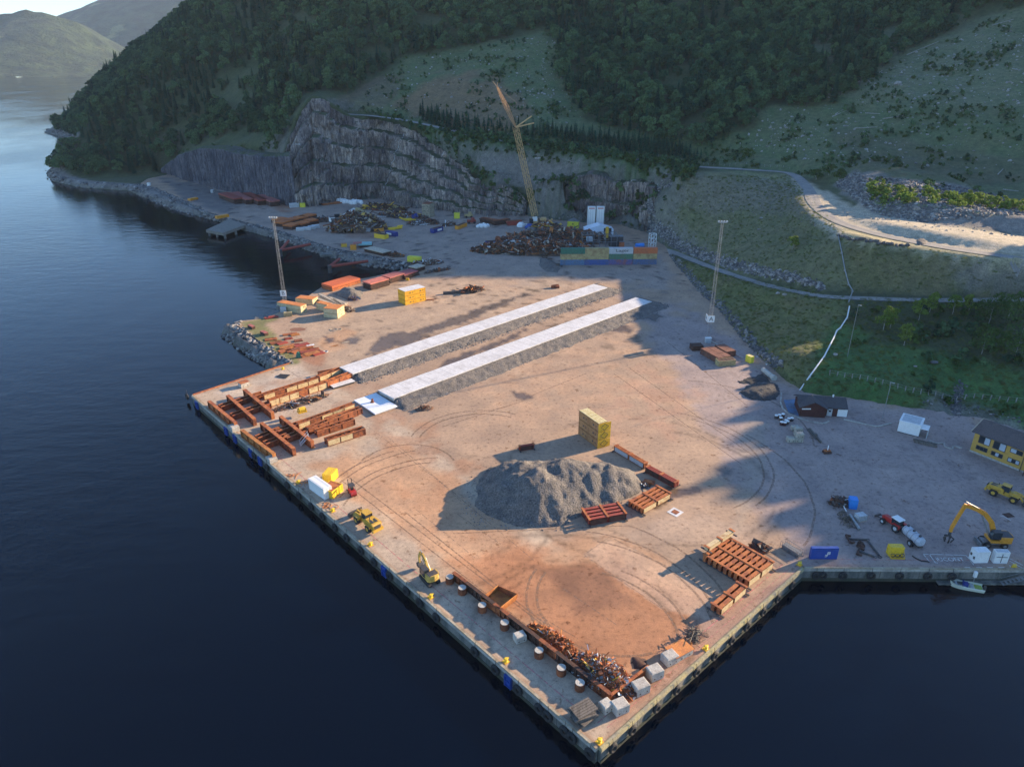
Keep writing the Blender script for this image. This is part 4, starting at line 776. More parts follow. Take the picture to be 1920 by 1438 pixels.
if nq.x > 0: nq = -nq
if npq.y > 0: npq = -npq
L1 = [z8(*p) for p in [(1150,1360),(1025,1250),(925,1165),(810,1050),(690,950),(590,865),(485,770),(385,700),(310,610),(220,540),(130,460),(50,380)]]
L0 = [z9(*p) for p in [(800,1150),(665,1050),(620,1000),(495,905),(440,850),(295,720),(135,585),(10,450)]]
for i, q in enumerate(L0 + L1 + [z7(640, 970), z7(560, 890), z7(90, 490)]):
    v = on_edge(Q0, Q1, (q[0] + 3, q[1] - 22)); tyre(v + nq * .95 + Vector((0, 0, -1.35)), atan2(uq.y, uq.x), 'black tyre fender on the long pier wall, %s along from the outer corner' % ORD[i], 1.15)
for i, q in enumerate([z9(*p) for p in [(910,1105),(1045,985),(1210,830),(1340,700),(1480,580),(1605,470),(1720,360),(1825,265)]] + [zd(*p) for p in [(1040,1310),(1250,1120),(1430,950),(1600,770)]]):
    v = on_edge(Q1, Q2, (q[0], q[1] - 12)); tyre(v + npq * .95 + Vector((0, 0, -1.25)), atan2(up_.y, up_.x), 'tyre fender on the yellowed pier wall of the basin, %s from the outer corner' % ORD[i])
for i, x in enumerate([350, 400, 550, 760, 970, 1180, 1360]):
    q = zc(x, 765); v = on_edge(Q2, Q3, (q[0], q[1] - 12)); tyre(v + Vector((0, -.95, -1.45)), 0, 'dark tyre fender on the wall near the moored boat, %s from the inner corner' % ORD[i])
# blue fender frames
fb = MB()
for x in (-.7, .7): fb.box((x, 0, 0), (.16, .5, 2.3))
for z in (-1, 0, 1): fb.box((0, 0, z), (1.5, .45, .15))
fb.box((0, .1, 0), (1.2, .2, 1.8)); FBM = fb.mesh('fender_frame', blue)
for i, (q, lab) in enumerate([(z7(130,545), 'leftmost, beside the landward corner'), (z7(335,720), 'left of the pair below the grey block'), (z7(390,775), 'right of the pair below the grey block'), (z7(505,870), 'upper of the pair past the beam frames'), (z7(570,925), 'lower of the pair past the beam frames'), (z8(735,1020), 'alone in the middle of the long wall'), (z9(210,660), 'nearest the outer corner')]):
    v = on_edge(Q0, Q1, (q[0] + 4, q[1] - 20)); o = obj('fender_frame', FBM); o.location = v + nq * .85 + Vector((0, 0, -1.5)); o.rotation_euler = (0, 0, atan2(uq.y, uq.x)); tag(o, 'blue steel fender frame, ' + lab, 'fender', 'blue fender frames on the long pier wall')
# bollards
def bollard(px, label, s=1.0):
    v = G(*px); t = thing('bollard', label, 'bollard', (v.x, v.y, 0), .7, 'yellow bollards along the quay edge'); mb = MB(); mb.prof((0, 0, .02), (0, 0, .75), [(0, .42), (.1, .42), (.2, .27), (.6, .24), (.75, .40), (.9, .42), (1, .25)], 12); part('post', mb, yel_b, t)
    mb = MB(); mb.box((0, 0, .05), (1.1, 1.1, .1)); part('base_plate', mb, yel, t); mb = MB(); mb.bar((-.65, 0, .6), (.65, 0, .6), .2); part('horn', mb, yel_b, t); t.scale = (s,) * 3
for q, l in [((1124,1391), 'yellow bollard on the outer corner of the pier'), (z9(180,517), 'yellow bollard on the red line left of the scrap bay'), (z9(1563,430), 'yellow bollard by the black wire tangle'), (z8(1070,1197), 'yellow bollard behind the small excavator'), (z8(618,806), 'yellow bollard right of the wheel loader on the long wall'), (z8(335,552), 'yellow bollard with orange ropes near the loader'), (z8(78,340), 'yellow bollard above the white container'), (zc(235,715), 'yellow bollard in the inner corner of the basin'), (zc(1845,735), 'yellow bollard at the right edge beyond the white boxes'), (z6(545,885), 'small bollard at the landward end of the pier')]: bollard(q, l, .9)
def ropecoil(px, label, n_=4, s=1.0):
    v = G(*px); mb = MB(); rr = random.Random(int(px[0]))
    for i in range(n_): mb.torus((rr.uniform(-1, 1) * s, rr.uniform(-1, 1) * s, .08 + .05 * i), (rr.uniform(-.1, .1), .05, 1), rr.uniform(.35, .7) * s, .05, 14, 5)
    for i in range(3): mb.tube((rr.uniform(-1, 1), rr.uniform(-1, 1), .06), (rr.uniform(-2, 2) * s, rr.uniform(-2, 2) * s, .06), .05, n=5)
    solo('mooring_rope', mb, rope_m, label, 'rope', (v.x, v.y, 0))
ropecoil(z8(320, 510), 'coiled orange mooring rope between loader and white container', 5, 1.2); ropecoil(z8(120, 340), 'orange mooring rope coil by the upper bollard', 4); ropecoil(z8(30, 290), 'orange rope lying along the kerb above the white container', 3)
# markings and joints
def flat(name, ring, m, label, z=.012, kind='structure'):
    mb = MB(); mb.add([(p.x, p.y, z) for p in ring], [tuple(range(len(ring)))]); o = obj(name, mb.mesh(name, m)); o['label'] = label; o['kind'] = kind; return o
def line(name, a, b, w, m, label, z=.012):
    d = (b - a).normalized(); n = Vector((-d.y, d.x, 0)) * w / 2; return flat(name, [a - n, b - n, b + n, a + n], m, label, z)
def worn(name, col_, thr=.5, r=.9, soft=.06):
    m, n, b, o = _nt(name); b.inputs['Base Color'].default_value = (*col_, 1); b.inputs['Roughness'].default_value = r; q = noise(n, wpos(n), 1.6, 5, .7); f = fade(n, q, thr - soft, thr + soft * .6)
    tr = N(n, 'ShaderNodeBsdfTransparent'); ms = N(n, 'ShaderNodeMixShader'); n.links.new(f, ms.inputs[0]); n.links.new(b.outputs[0], ms.inputs[1]); n.links.new(tr.outputs[0], ms.inputs[2]); n.links.new(ms.outputs[0], o.inputs[0]); return m
pinkl = worn('worn_red_line', (.50, .20, .18), .52); whl = worn('worn_white_line', (.62, .62, .58), .60); jnt = worn('slab_joint', (.17, .13, .10), .50); ylw = worn('worn_cream_line', (.50, .44, .33), .55)
inn = -nq; line('painted_line', Q0 + uq * 46 + inn * 2.6, Q1 + inn * 2.6 - uq * 3, .22, pinkl, 'worn red line along the long quay edge')
inp = -npq; line('painted_line', Q1 + inp * 2.8 + up_ * 3, Q2 + inp * 2.8 - up_ * 2, .22, pinkl, 'worn red line along the basin edge'); line('painted_line', Q1 + inp * 1.3 + up_ * 3, Q2 + inp * 1.3 - up_ * 2, .12, pinkl, 'second worn red line along the basin edge')
line('painted_line', Q2 + Vector((2, 2.2, 0)), Q2 + Vector((60, 1.6, 0)), .16, pinkl, 'worn red line along the inner quay')
for a, b_ in [(z8(750,0), z8(1840,920)), (z8(1100,300), z8(1300,480)), (z8(960,540), z8(1400,900)), ((1095,1040),(1143,1006)), ((1143,1006),(1345,1110)), ((1095,1040),(1240,1140)), (z9(350,170), z9(900,600)), (z9(330,150), z9(980,540)), (z9(560,0), z9(1000,300)), (z7(1250,630), z7(1900,1130)), (z6(560,870), z6(690,970)), (z6(780,1060), z6(1000,1160)), (z7(730,270), z7(830,330)), (za(0,940), za(330,1169))]:
    line('slab_joint', G(*a), G(*b_), .14, jnt, 'dark joint between pier slabs', .010)
tym = worn('tyre_mark', (.26, .175, .12), .50, soft=.28)
def arc(px, r, a0, a1, w=.32, n_=40, sq=1.0):
    c = G(*px); mb = MB(); vs = []; fs = []; w = .5
    for i in range(n_ + 1):
        a = rad(a0 + (a1 - a0) * i / n_); e = 1 + .003 * sin(i * .7)
        for q in (-w / 2, w / 2): vs.append((c.x + (r * e + q) * cos(a), c.y + (r * e + q) * sin(a) * sq, .008))
        x_, y_ = vs[-1][:2]
        if i and inpoly(np.array([x_]), np.array([y_]), YARD)[0] and dpoly(np.array([x_]), np.array([y_]), YARD)[0] > 3.5: fs.append((2 * i - 2, 2 * i - 1, 2 * i + 1, 2 * i))
    mb.add(vs, fs); o = obj('tyre_mark', mb.mesh('tyre_mark', tym)); o['kind'] = 'structure'; o['label'] = 'curved dark tyre mark on the yard'
for a_ in [((1085,1190),17,-60,70),((1085,1190),19.2,-70,60),((1080,1170),24,-50,75),((1075,1160),25.6,-40,80),((1060,1150),30,-30,60),((820,960),21,100,240),((820,960),23.1,95,230),((830,955),27,110,210),((830,955),29,120,200),((1240,860),24,-60,60),((1240,860),26.2,-50,70),((1200,900),38,-40,35),((900,830),16,60,170),((900,830),18.2,60,170),((760,880),12,20,160),((1000,1010),30,200,260),((1300,800),30,-20,80),((1150,1120),14,150,290),((1150,1120),15.9,150,270)]: arc(*a_)
for a, b_ in [((640,900),(1010,1190)),((652,893),(1030,1180)),((760,960),(1110,1240)),((700,850),(620,905)),((1150,700),(1390,870)),((1180,690),(1420,860)),((850,1000),(1180,985)),((960,760),(820,790)),((980,752),(830,800)),((1250,640),(1400,760)),((1100,700),(1000,740))]: line('tyre_mark', G(*a), G(*b_), .3, tym, 'straight dark tyre mark on the yard', .0085)
R_ = rng
for i in range(26):                                     # cross joints of the pier deck
    d_ = 10 + i * 5.6
    if d_ < 150: line('slab_joint', Q0 + uq * d_ + inn * .8, Q0 + uq * d_ + inn * 9.5, .05, jnt, 'thin cross joint of the pier deck', .009)
# marked parking place with lettering by the white boxes
def zline(a, b_, w=.14): line('painted_line', G(*zn(*a)), G(*zn(*b_)), w, whl, 'worn white line of the marked bay by the white boxes')
for a, b_ in [((220,852),(800,868)),((225,855),(310,955)),((310,862),(385,965)),((800,868),(905,1000)),((380,968),(420,972)),((1390,1000),(1400,1035)),((1385,910),(1580,1010)),((1380,940),(1560,1040)),((1260,335),(1320,350)),((1320,350),(1405,400))]: zline(a, b_)
for x in (780, 940, 1085, 1240): v = G(*zn(x, 1036)); flat('painted_line', [v + Vector(q) for q in ((0, -.14, 0), (1.15, -.14, 0), (1.15, .14, 0), (0, .14, 0))], wht, 'white dash on the quay edge behind the boat', .02)
v = (G(*zn(410, 925)) + G(*zn(760, 925))) / 2; L = (G(*zn(410, 925)) - G(*zn(760, 925))).length
tx = text('IUCONT', 1.5, whl, None, Matrix.Identity(4), 'painted_lettering', sx=L / 5.4); tx.location = (v.x, v.y, .014); tx['kind'] = 'structure'; tx['label'] = 'worn white lettering in the marked bay'
# wood mat stack, concrete blocks, piles and the rusty rail
def cblock(px, s, rz, label, m=concb, name='concrete_block', grp='concrete blocks round the scrap bay'):
    v = G(*px); t = thing(name, label, 'block', (v.x, v.y, 0), rz, grp); mb = MB(); a = s[0] / 2; b_ = s[1] / 2; h = s[2]; c_ = .12
    mb.add([(x * a, y * b_, c_) for x, y in ((-1, -1), (1, -1), (1, 1), (-1, 1))] + [(x * a, y * b_, h - c_) for x, y in ((-1, -1), (1, -1), (1, 1), (-1, 1))] + [(x * (a - c_), y * (b_ - c_), h) for x, y in ((-1, -1), (1, -1), (1, 1), (-1, 1))] + [(x * (a - c_), y * (b_ - c_), 0) for x, y in ((-1, -1), (1, -1), (1, 1), (-1, 1))],
           [(0, 1, 5, 4), (1, 2, 6, 5), (2, 3, 7, 6), (3, 0, 4, 7), (4, 5, 9, 8), (5, 6, 10, 9), (6, 7, 11, 10), (7, 4, 8, 11), (8, 9, 10, 11), (15, 14, 13, 12), (1, 0, 12, 13), (2, 1, 13, 14), (3, 2, 14, 15), (0, 3, 15, 12)]); part('body', mb, m, t)
    for q in (-.45, .45):
        for sd in (-1, 1): mb = MB(); mb.box((q * a * 1.2, sd * (b_ + .01), h * .35), (.22, .06, .22)); part('lifting_pocket', mb, drk, t)
    return t
for q, s, r_, l in [(z9(275,370),(1.9,1.5,1.5),.45,'small concrete block against the rusty rail between two piles'),(z9(870,850),(1.7,1.6,1.6),.6,'left concrete block at the corner of the scrap bay'),(z9(965,855),(2.3,1.9,1.7),.45,'front concrete block at the corner beside the left one'),(z9(1107,722),(2.4,1.9,1.8),.45,'concrete block second from the corner, behind the orange plate wall'),(z9(1205,620),(2.3,1.9,1.8),.45,'concrete block third from the corner, at the end of the orange wall'),(z9(1310,517),(2.3,1.9,1.7),.5,'concrete block fourth from the corner, beside the orange-topped one')]: cblock(q, s, r_, l)
t = cblock(z9(1390, 465), (3.2, 2.2, 1.3), .55, 'low block with a flat orange-red top beside the wire tangle', name='plate_topped_block'); mb = MB(); mb.box((-.35, .1, 1.36), (4.0, 2.8, .1)); part('top_plate', mb, oraf, t)
PIL = [z8(1212,1085), z8(1306,1165), z8(1455,1297), z8(1622,1428), z9(408,480), z9(562,600), z9(690,705)]
for i, q in enumerate(PIL):
    v = G(*q); t = thing('steel_pile', 'upright rusty pile stub with a pale concrete cap, %s along the rail' % ORD[i], 'pile', (v.x, v.y, 0), 0, 'pile stubs behind the rusty rail')
    mb = MB(); mb.tube((0, 0, 0), (0, 0, 1.35), .80, n=16); part('casing', mb, rust, t); mb = MB(); mb.tube((0, 0, 1.35), (0, 0, 1.42), .74, n=16); part('cap', mb, concb, t)
ra, rb = G(*z8(1240, 1060)), G(*z9(900, 795)); d = rb - ra; t = thing('retaining_rail', 'long rusty steel retaining wall holding back the scrap', 'wall', tuple(ra), atan2(d.y, d.x)); n_ = 10; e = d.length / n_
for i in range(n_):
    mb = MB(); mb.box((e * (i + .5), 0, .85), (e - .06, .18, 1.7)); mb.box((e * (i + .5), 0, 1.7), (e - .06, .7, .12)); mb.box((e * (i + .5), 0, .1), (e - .06, .7, .12))
    for k in range(3): mb.box((e * (i + .2 + .3 * k), -.2, .9), (.1, .25, 1.5))
    part('plate_section', mb, rust_d if i % 3 else rust, t)
rc = G(*z9(1165, 590)); d = rc - rb; t = thing('plate_wall', 'orange-brown steel plate wall closing the corner of the scrap bay', 'wall', tuple(rb), atan2(d.y, d.x))
for i in range(3): e = d.length / 3; mb = MB(); mb.box((e * (i + .5), 0, .75), (e - .05, .16, 1.5)); mb.box((e * (i + .5), -.05, 1.5), (e - .05, .5, .1)); part('plate_section', mb, rust_b, t)
v = G(*z9(715, 900)); t = thing('timber_mat_stack', 'untidy stack of grey timber mats near the outer corner of the pier', 'stack', (v.x, v.y, 0), .5)
for k in range(6):
    mb = MB(); r_ = random.Random(k); a = r_.uniform(-.25, .25); cx, cy_ = r_.uniform(-.3, .3), r_.uniform(-.4, .4)
    for i in range(6): mb.box((cx + cos(a + 1.57) * (i - 2.5) * .42, cy_ + sin(a + 1.57) * (i - 2.5) * .42, .15 + k * .27), (3.6, .36, .2), rz=a)
    part('timber_mat', mb, wood, t)
# rusty loader bucket / hopper
v = G(*z8(1575, 1235)); t = thing('rusty_skip', 'open rust-orange hopper tipped against the retaining wall', 'skip', (v.x, v.y, 0), -.72)
mb = MB(); w_ = 2.3; pr = [(-1.8, .1), (2.0, .1), (2.1, .6)]
for a, b_, th in [((-2.0, .08), (2.2, .25), .1), ((-2.0, .08), (-2.1, 1.2), .1), ((2.2, .25), (2.7, 2.0), .1)]: mb.add([(a[0], -w_, a[1]), (b_[0], -w_, b_[1]), (b_[0], w_, b_[1]), (a[0], w_, a[1]), (a[0] - .06, -w_, a[1] + .1), (b_[0] - .06, -w_, b_[1] + .1), (b_[0] - .06, w_, b_[1] + .1), (a[0] - .06, w_, a[1] + .1)], [(3, 2, 1, 0), (4, 5, 6, 7), (0, 1, 5, 4), (1, 2, 6, 5), (2, 3, 7, 6), (3, 0, 4, 7)])
part('shell', mb, rust_o, t)
for s in (-1, 1): mb = MB(); mb.side([(-2.05, .1), (2.2, .25), (2.7, 2.0), (-2.1, 1.2)], s * w_ - .05, s * w_ + .05); part('side_plate', mb, rust_b, t)
scr_b = mat('scrap_brown', (.15, .095, .065), (.075, .05, .04), 1.5)
# ---- scrap: a heap nobody could count
def scrap(name, label, c, rx, ry, h, n_, rz=0, mats=None, sz=1.0, seed=0, base=None):
    mats = mats or [rust, rust_d, rust_b, drk, wht, yel, gryw, rust_d, rust]; base_ = base or [rust_d, scr_b, rust, drk, scr_b, rust_d, scr_b]; mats = base_ + mats; nb0 = len(base_); q = np.random.default_rng(seed + 5); mb = MB(); cr, sr = cos(rz), sin(rz)
    g = 18; vs = []; fs = []
    for i in range(g):
        for j in range(g):
            u = (i / (g - 1) * 2 - 1); v_ = (j / (g - 1) * 2 - 1); r_ = max(0, 1 - u * u - v_ * v_); vs.append((u * rx, v_ * ry, h * .8 * r_ ** .7 * q.uniform(.8, 1.1) - .05))
    for i in range(g - 1):
        for j in range(g - 1):
            if ((i - g / 2) ** 2 + (j - g / 2) ** 2) < (g / 2) ** 2 * 1.05: fs.append((i * g + j, (i + 1) * g + j, (i + 1) * g + j + 1, i * g + j + 1))
    mb.add(vs, fs, 1)
    for k in range(n_):
        a = q.random() * 6.28; r_ = q.random() ** .6; u, v_ = r_ * cos(a), r_ * sin(a); z = h * .85 * max(0, 1 - r_ * r_) ** .7 + q.random() * .25 * h * (1 - r_)
        p = Vector((u * rx, v_ * ry, z + .08)); m_ = int(q.integers(nb0) if q.random() < .62 else nb0 + q.integers(len(mats) - nb0)); kind = q.random(); s_ = sz * q.uniform(.35, 1.1) * (2.2 if q.random() < .10 else 1); E = Euler((q.normal() * .5, q.normal() * (.3 if kind > .42 else .6), q.random() * 6.28)).to_matrix()
        if kind < .42: mb.box(p, (1.6 * s_, .7 * s_, .06), R=E, mi=m_)
        elif kind < .72: mb.box(p, (3.4 * s_, .13 * s_, .13 * s_), R=E, mi=m_)
        elif kind < .86:
            dx = E @ Vector((1.0 * s_, 0, 0)); mb.tube(p - dx, p + dx, .16 * s_, n=6, mi=m_)
        else: mb.box(p, (.7 * s_, .6 * s_, .5 * s_), R=E, mi=m_)
    return solo(name, mb, mats, label, 'scrap heap', c, rz, kind='stuff')
v = (G(*z9(310,300)) + G(*z9(620,500))) / 2 + Vector((.9, .7, 0)); dd = G(*z9(620, 500)) - G(*z9(310, 300)); scrap('scrap_row', 'low ridge of rusty scrap along the retaining wall', (v.x, v.y, 0), dd.length / 2 + .5, 1.8, 1.5, 620, atan2(dd.y, dd.x), [rust_b, rust_o, rust_b, rust_o, gryw, rust_b], .42, 1, base=[rust_b, rust_o, rust_b, rust])
v = G(*z9(855, 622)); scrap('scrap_heap', 'mixed cut scrap piled in the corner of the bay', (v.x, v.y, 0), 6.2, 3.3, 2.3, 1100, -.72, [rust, drk, gryw, rust_b, gryw, wht, yel, rust_o, rust_b], .42, 2, base=[rust_b, rust, rust_b, rust_d, gry])
# black wire tangle, stick, small debris
v = G(*z9(1475, 345)); mb = MB(); r_ = random.Random(3)
for k in range(150):
    p = Vector((r_.gauss(0, .6), r_.gauss(0, .6), abs(r_.gauss(.8, .5)))); q_ = p + Vector((r_.gauss(0, .7), r_.gauss(0, .7), r_.gauss(0, .4))); q_.z = max(q_.z, .05); mb.tube(p, q_, .045, n=4)
for k in range(24): a = k * .26; mb.tube((.6, 0, .3), (1.2 + 1.6 * cos(a * .8), 1.7 * sin(a), .05), .04, n=4)
solo('wire_tangle', mb, drk, 'black tangle of wire rope by the basin edge', 'wire tangle', (v.x, v.y, 0))
a, b_ = G(*z9(1455, 380)), G(*z9(1468, 440)); mb = MB(); mb.tube((a - b_) / 2 + Vector((0, 0, .6)), (b_ - a) / 2 + Vector((0, 0, .15)), .14, n=8); solo('steel_bar', mb, rust_o, 'short rusty bar leaning out of the black wire tangle', 'bar', tuple((a + b_) / 2))
# heap of rust-stained sweepings by the wall end
def heap(name, ring, h, label, m, slope=.75, kind=None, res=.4, lump=1.0, seed=0, ridg=0.0, pk=None, cat='heap'):
    ring = [P2(G(*p)) for p in ring]; xs = [p[0] for p in ring]; ys = [p[1] for p in ring]; X, Y = np.meshgrid(np.arange(min(xs) - 1, max(xs) + 1, res), np.arange(min(ys) - 1, max(ys) + 1, res))
    d = dpoly(X, Y, ring); i = inpoly(X, Y, ring); d = np.where(i, d, -.3) + (fbm(X / 2.5, Y / 2.5, 3, seed) - .5) * 1.3 * i
    Z = h * np.tanh(np.maximum(d, 0) * slope / h * 1.05) * (1 + (fbm(X / 6, Y / 6, 4, seed + 1) - .5) * .9 * lump) + (fbm(X / .8, Y / .8, 3, seed + 2) - .5) * .5 * (d > 0)
    if ridg: Z += -np.abs(fbm(X / 4, Y / 9, 3, seed + 4) - .5) * ridg * (d > 1)
    Z = np.where(d > 0, Z, -.3); c = (sum(xs) / len(xs), sum(ys) / len(ys)); me, _ = grid_mesh(name, X - c[0], Y - c[1], Z, m, Z > -.32); o = obj(name, me); o.location = (*c, 0); return tag(o, label, cat, kind=kind)
heap('gravel_heap', [(896,900),(890,948),(912,968),(962,986),(1000,991),(1060,985),(1100,962),(1160,944),(1200,925),(1206,905),(1190,885),(1130,872),(1050,864),(960,868),(915,878)], 7.6, 'very large grey gravel heap in the middle of the yard', gravd, .80, lump=.55, seed=11, ridg=1.9)
heap('dirt_heap', [z9(*p) for p in [(1030,480),(1060,560),(1110,585),(1170,560),(1150,500),(1090,470)]], .5, 'low rust-stained dirt heap beside the plate wall', rust_d, .5)
heap('gravel_heap', [z6(*p) for p in [(930,300),(1050,345),(1150,330),(1180,290),(1130,260),(1000,270)]], 3.6, 'pale grey gravel heap behind the long timber beams', gravd, .7, seed=5)
heap('ground_stone_heap', [zj(*p) for p in [(790,1130),(870,1190),(960,1235),(1100,1250),(1280,1230),(1320,1150),(1310,1050),(1230,1005),(1050,1010),(880,1050)]], 1.3, 'dark crushed stone heap at the foot of the grass bank', gravk, .4, seed=6)
heap('asphalt_heap', [zj(*p) for p in [(770,990),(800,1028),(950,1035),(1100,1010),(1200,1010),(1150,930),(1090,895),(1000,920),(880,950)]], .6, 'flat black asphalt heap behind the crushed stone', mat('asphalt_heap', (.03, .03, .032), (.018, .018, .02)), .3, seed=7)
P = rng.uniform(-1, 1, (2600, 2)); P = np.stack([P[:, 0] * 22, P[:, 1] * 14], 1); cc = G(1050, 925); ring = [P2(G(*p)) for p in [(880,900),(878,955),(905,980),(962,998),(1010,1000),(1070,992),(1110,968),(1170,950),(1215,930),(1216,905)]]; P = P + [cc.x, cc.y]; dd_ = dpoly(P[:, 0], P[:, 1], ring, False); P = P[dd_ < 1.6]
scatter('loose_gravel', np.c_[P, np.full(len(P), .03)], .12, .4, ROCKS_M, 'loose stones round the foot of the large gravel heap')
# ================================================================ THE TWO LONG SLABS AND THEIR BERMS
def runway(ca, cb_, cc_, cd_, label, H=1.9):
    A, B, C_, D = (G(*p, H) for p in (ca, cb_, cc_, cd_)); u = ((D + C_) - (A + B)); L = u.length / 2; u.normalize(); w = abs((B - A).dot(Vector((-u.y, u.x, 0)))); c = (A + B) / 2; rz = atan2(u.y, u.x)
    t = thing('slab_strip', label, 'slab strip', (c.x, c.y, 0), rz); n_ = int(L / 2.25); e = L / n_; pm = MB(); pm.box((0, 0, 0), (e - .05, w, .28)); me = pm.mesh('slab_panel', slabw)
    for i in range(n_): o = obj('slab_panel', me, t); o.location = (e * (i + .5), random.uniform(-.03, .03), H - .14 + random.uniform(-.012, .012)); o.rotation_euler = (0, 0, random.uniform(-.004, .004))
    mb = MB(); mb.box((L / 2, 0, (H - .3) / 2), (L - .4, w - .7, H - .3)); part('base', mb, conc, t)
    bd = mb = MB(); return t, c, u, L, w
SA = runway(z7(1100, 250), z7(1180, 300), (1137, 541), (1115, 531), 'farther long strip of pale concrete slabs on a gravel berm'); SB = runway(z7(1365, 410), z7(1465, 470), (1220, 567), (1195, 556), 'nearer long strip of pale concrete slabs on a gravel berm')
def berm(S, label, seed, wl, wr):
    t, c, u, L, w = S; n = Vector((-u.y, u.x, 0)); nu = int(L / .7); vs = []; fs = []; rows = []
    prof_ = [(-w / 2 - wl, -.2), (-w / 2 - wl * .6, .55), (-w / 2 - wl * .25, 1.15), (-w / 2 - .15, 1.5), (w / 2 + .15, 1.5), (w / 2 + wr * .25, 1.15), (w / 2 + wr * .6, .55), (w / 2 + wr, -.2)]
    ext = []
    for k in range(len(prof_) - 1):
        for q in range(4 if k != 3 else 1): f = q / (4 if k != 3 else 1); ext.append((prof_[k][0] * (1 - f) + prof_[k + 1][0] * f, prof_[k][1] * (1 - f) + prof_[k + 1][1] * f))
    ext.append(prof_[-1]); X = []; Y = []; Z = []
    for i in range(nu + 1):
        s = -1.5 + (L + 8) * i / nu; en = min(1, max(0, (s + 1.5) / 3)) * min(1, max(0, (L + 6.5 - s) / 5)); xr, yr, zr_ = [], [], []
        for k, (o_, z) in enumerate(ext):
            j = float(fbm(s / 3 + seed, o_ / 3, 3, seed)) - .5; out = max(0, abs(o_) - w / 2) ; oo = o_ * (1 + j * .22 * (out > .5)); p = c + u * s + n * oo; xr.append(p.x); yr.append(p.y); zr_.append(z * en + (float(fbm(s / .9, o_ / .9, 3, seed + 3)) - .5) * .6 * (out > .3) * (z > 0) - .2 * (1 - en))
        X.append(xr); Y.append(yr); Z.append(zr_)
    me, _ = grid_mesh('gravel_berm', np.array(X), np.array(Y), np.array(Z), gravd, smooth=False); tag(obj('gravel_berm', me), label, kind='structure')
berm(SA, 'gravel berm along the farther slab strip', 3, 5.0, 2.4); berm(SB, 'gravel berm along the nearer slab strip', 9, 6.4, 2.4)
for S in (SA, SB):
    t, c, u, L, w = S; n = Vector((-u.y, u.x, 0)); s = rng.random(2600) * (L + 6); o_ = -(w / 2 + .2 + rng.random(2600) ** .8 * 5.6); k = rng.random(2600) < .3; o_[k] = w / 2 + .2 + rng.random(k.sum()) * 2; P = np.array([tuple(c + u * a + n * b_) for a, b_ in zip(s, o_)]); out = np.abs(o_) - w / 2; P[:, 2] = np.maximum(0, 1.4 * (1 - out / 4.6)); scatter('berm_stones', P, .15, .55, [ROCKS_M[0], ROCKS_M[3], ROCKS_L[1]], 'stones on the gravel berm of a slab strip')
c, rz, L, w = fr(z7(1195,480), z7(1340,575), z7(1340,425), .7); t = thing('slab_plate', 'square pale slab with a rusty bollard on it at the end of the nearer strip', 'slab', c, rz); mb = MB(); mb.box((0, 0, .55), (L, w, .3)); part('plate', mb, tarp, t); mb = MB(); mb.box((0, 0, .2), (L - .5, w - .5, .4)); part('base', mb, conc, t)
v = G(*z7(1322, 495), .7); mb = MB(); mb.tube((0, 0, .7), (.1, 0, 1.7), .33, n=12); mb.box((0, 0, .74), (1, 1, .08)); solo('mooring_post', mb, rust, 'small rusty post standing on the square pale slab', 'post', (v.x, v.y, 0))
c, rz, L = seg(z7(1040,385), z7(1190,340), .8); t = thing('roof_sheet', 'small pale panel lying below the end of the farther strip', 'panel', c, rz)
for i in range(4): mb = MB(); mb.box((0, -.9 + i * .6, .75), (L, .52, .14)); part('sheet', mb, slabw, t)
mb = MB(); mb.box((0, 0, .34), (L - .6, 1.8, .66)); part('support', mb, drk, t)
# ================================================================ RUSTY BEAM FRAMES
def girder(mb, L, h, w, st=3.0, tw=.12, x0=0, y0=0, z0=0, mi=0):
    mb.box((x0, y0, z0 + .06), (L, w, .12), mi=mi); mb.box((x0, y0, z0 + h - .06), (L, w, .12), mi=mi); mb.box((x0, y0, z0 + h / 2), (L, tw, h - .24), mi=mi); n_ = max(1, int(L / st))
    for i in range(n_ + 1): mb.box((x0 - L / 2 + L * i / n_, y0, z0 + h / 2), (.08, w * .9, h - .24), mi=mi)
def beam(px_a, px_b, h, w, name, label, m=rust, z0=0.0, cream_side=None, grp='rusty girders laid out on the pier'):
    c, rz, L = seg(px_a, px_b, h + z0); t = thing(name, label, 'girder', (c[0], c[1], z0), rz, grp)
    if name == 'girder':
        w2 = w * .42; off = w * .85
        for s_ in (-1, 1): mb = MB(); girder(mb, L, h, w2, y0=s_ * off); part('section', mb, m, t); mb = MB(); mb.box((0, s_ * off, h + .02), (L, w2 * .96, .03)); part('top_flange', mb, rust_b if m is rust else m, t)
        k = max(2, int(L / 2.4))
        for i in range(k + 1): mb = MB(); mb.box((-L / 2 + .2 + (L - .4) * i / k, 0, h - .3 - .25 * (i % 2)), (.3 + .5 * (i % 3 == 1), off * 2 - w2, .3)); part('cross_tie', mb, rust_b if i % 2 else rust_d, t)
        w = 2 * off + w2
    else: mb = MB(); girder(mb, L, h, w); part('section', mb, m, t); mb = MB(); mb.box((0, 0, h + .02), (L, w * .96, .03)); part('top_flange', mb, rust_b if m is rust else m, t)
    if cream_side is not None:
        n_ = max(1, int(L / 3.0))
        for i in range(n_):
            if (i * 7 + int(L)) % 5 == 4: continue
            mb = MB(); mb.box((-L / 2 + L * (i + .5) / n_, -w / 2 + .08, h / 2), (L / n_ - .3, .05, h - .34)); part('web_panel', mb, cream, t)
    return t
FR1 = [(z7(190,485), z7(375,635), 'quayside cross girder of the upper frame'), (z7(320,445), z7(505,610), 'middle cross girder of the upper frame'), (z7(435,405), z7(630,565), 'inner cross girder of the upper frame, lying on top')]
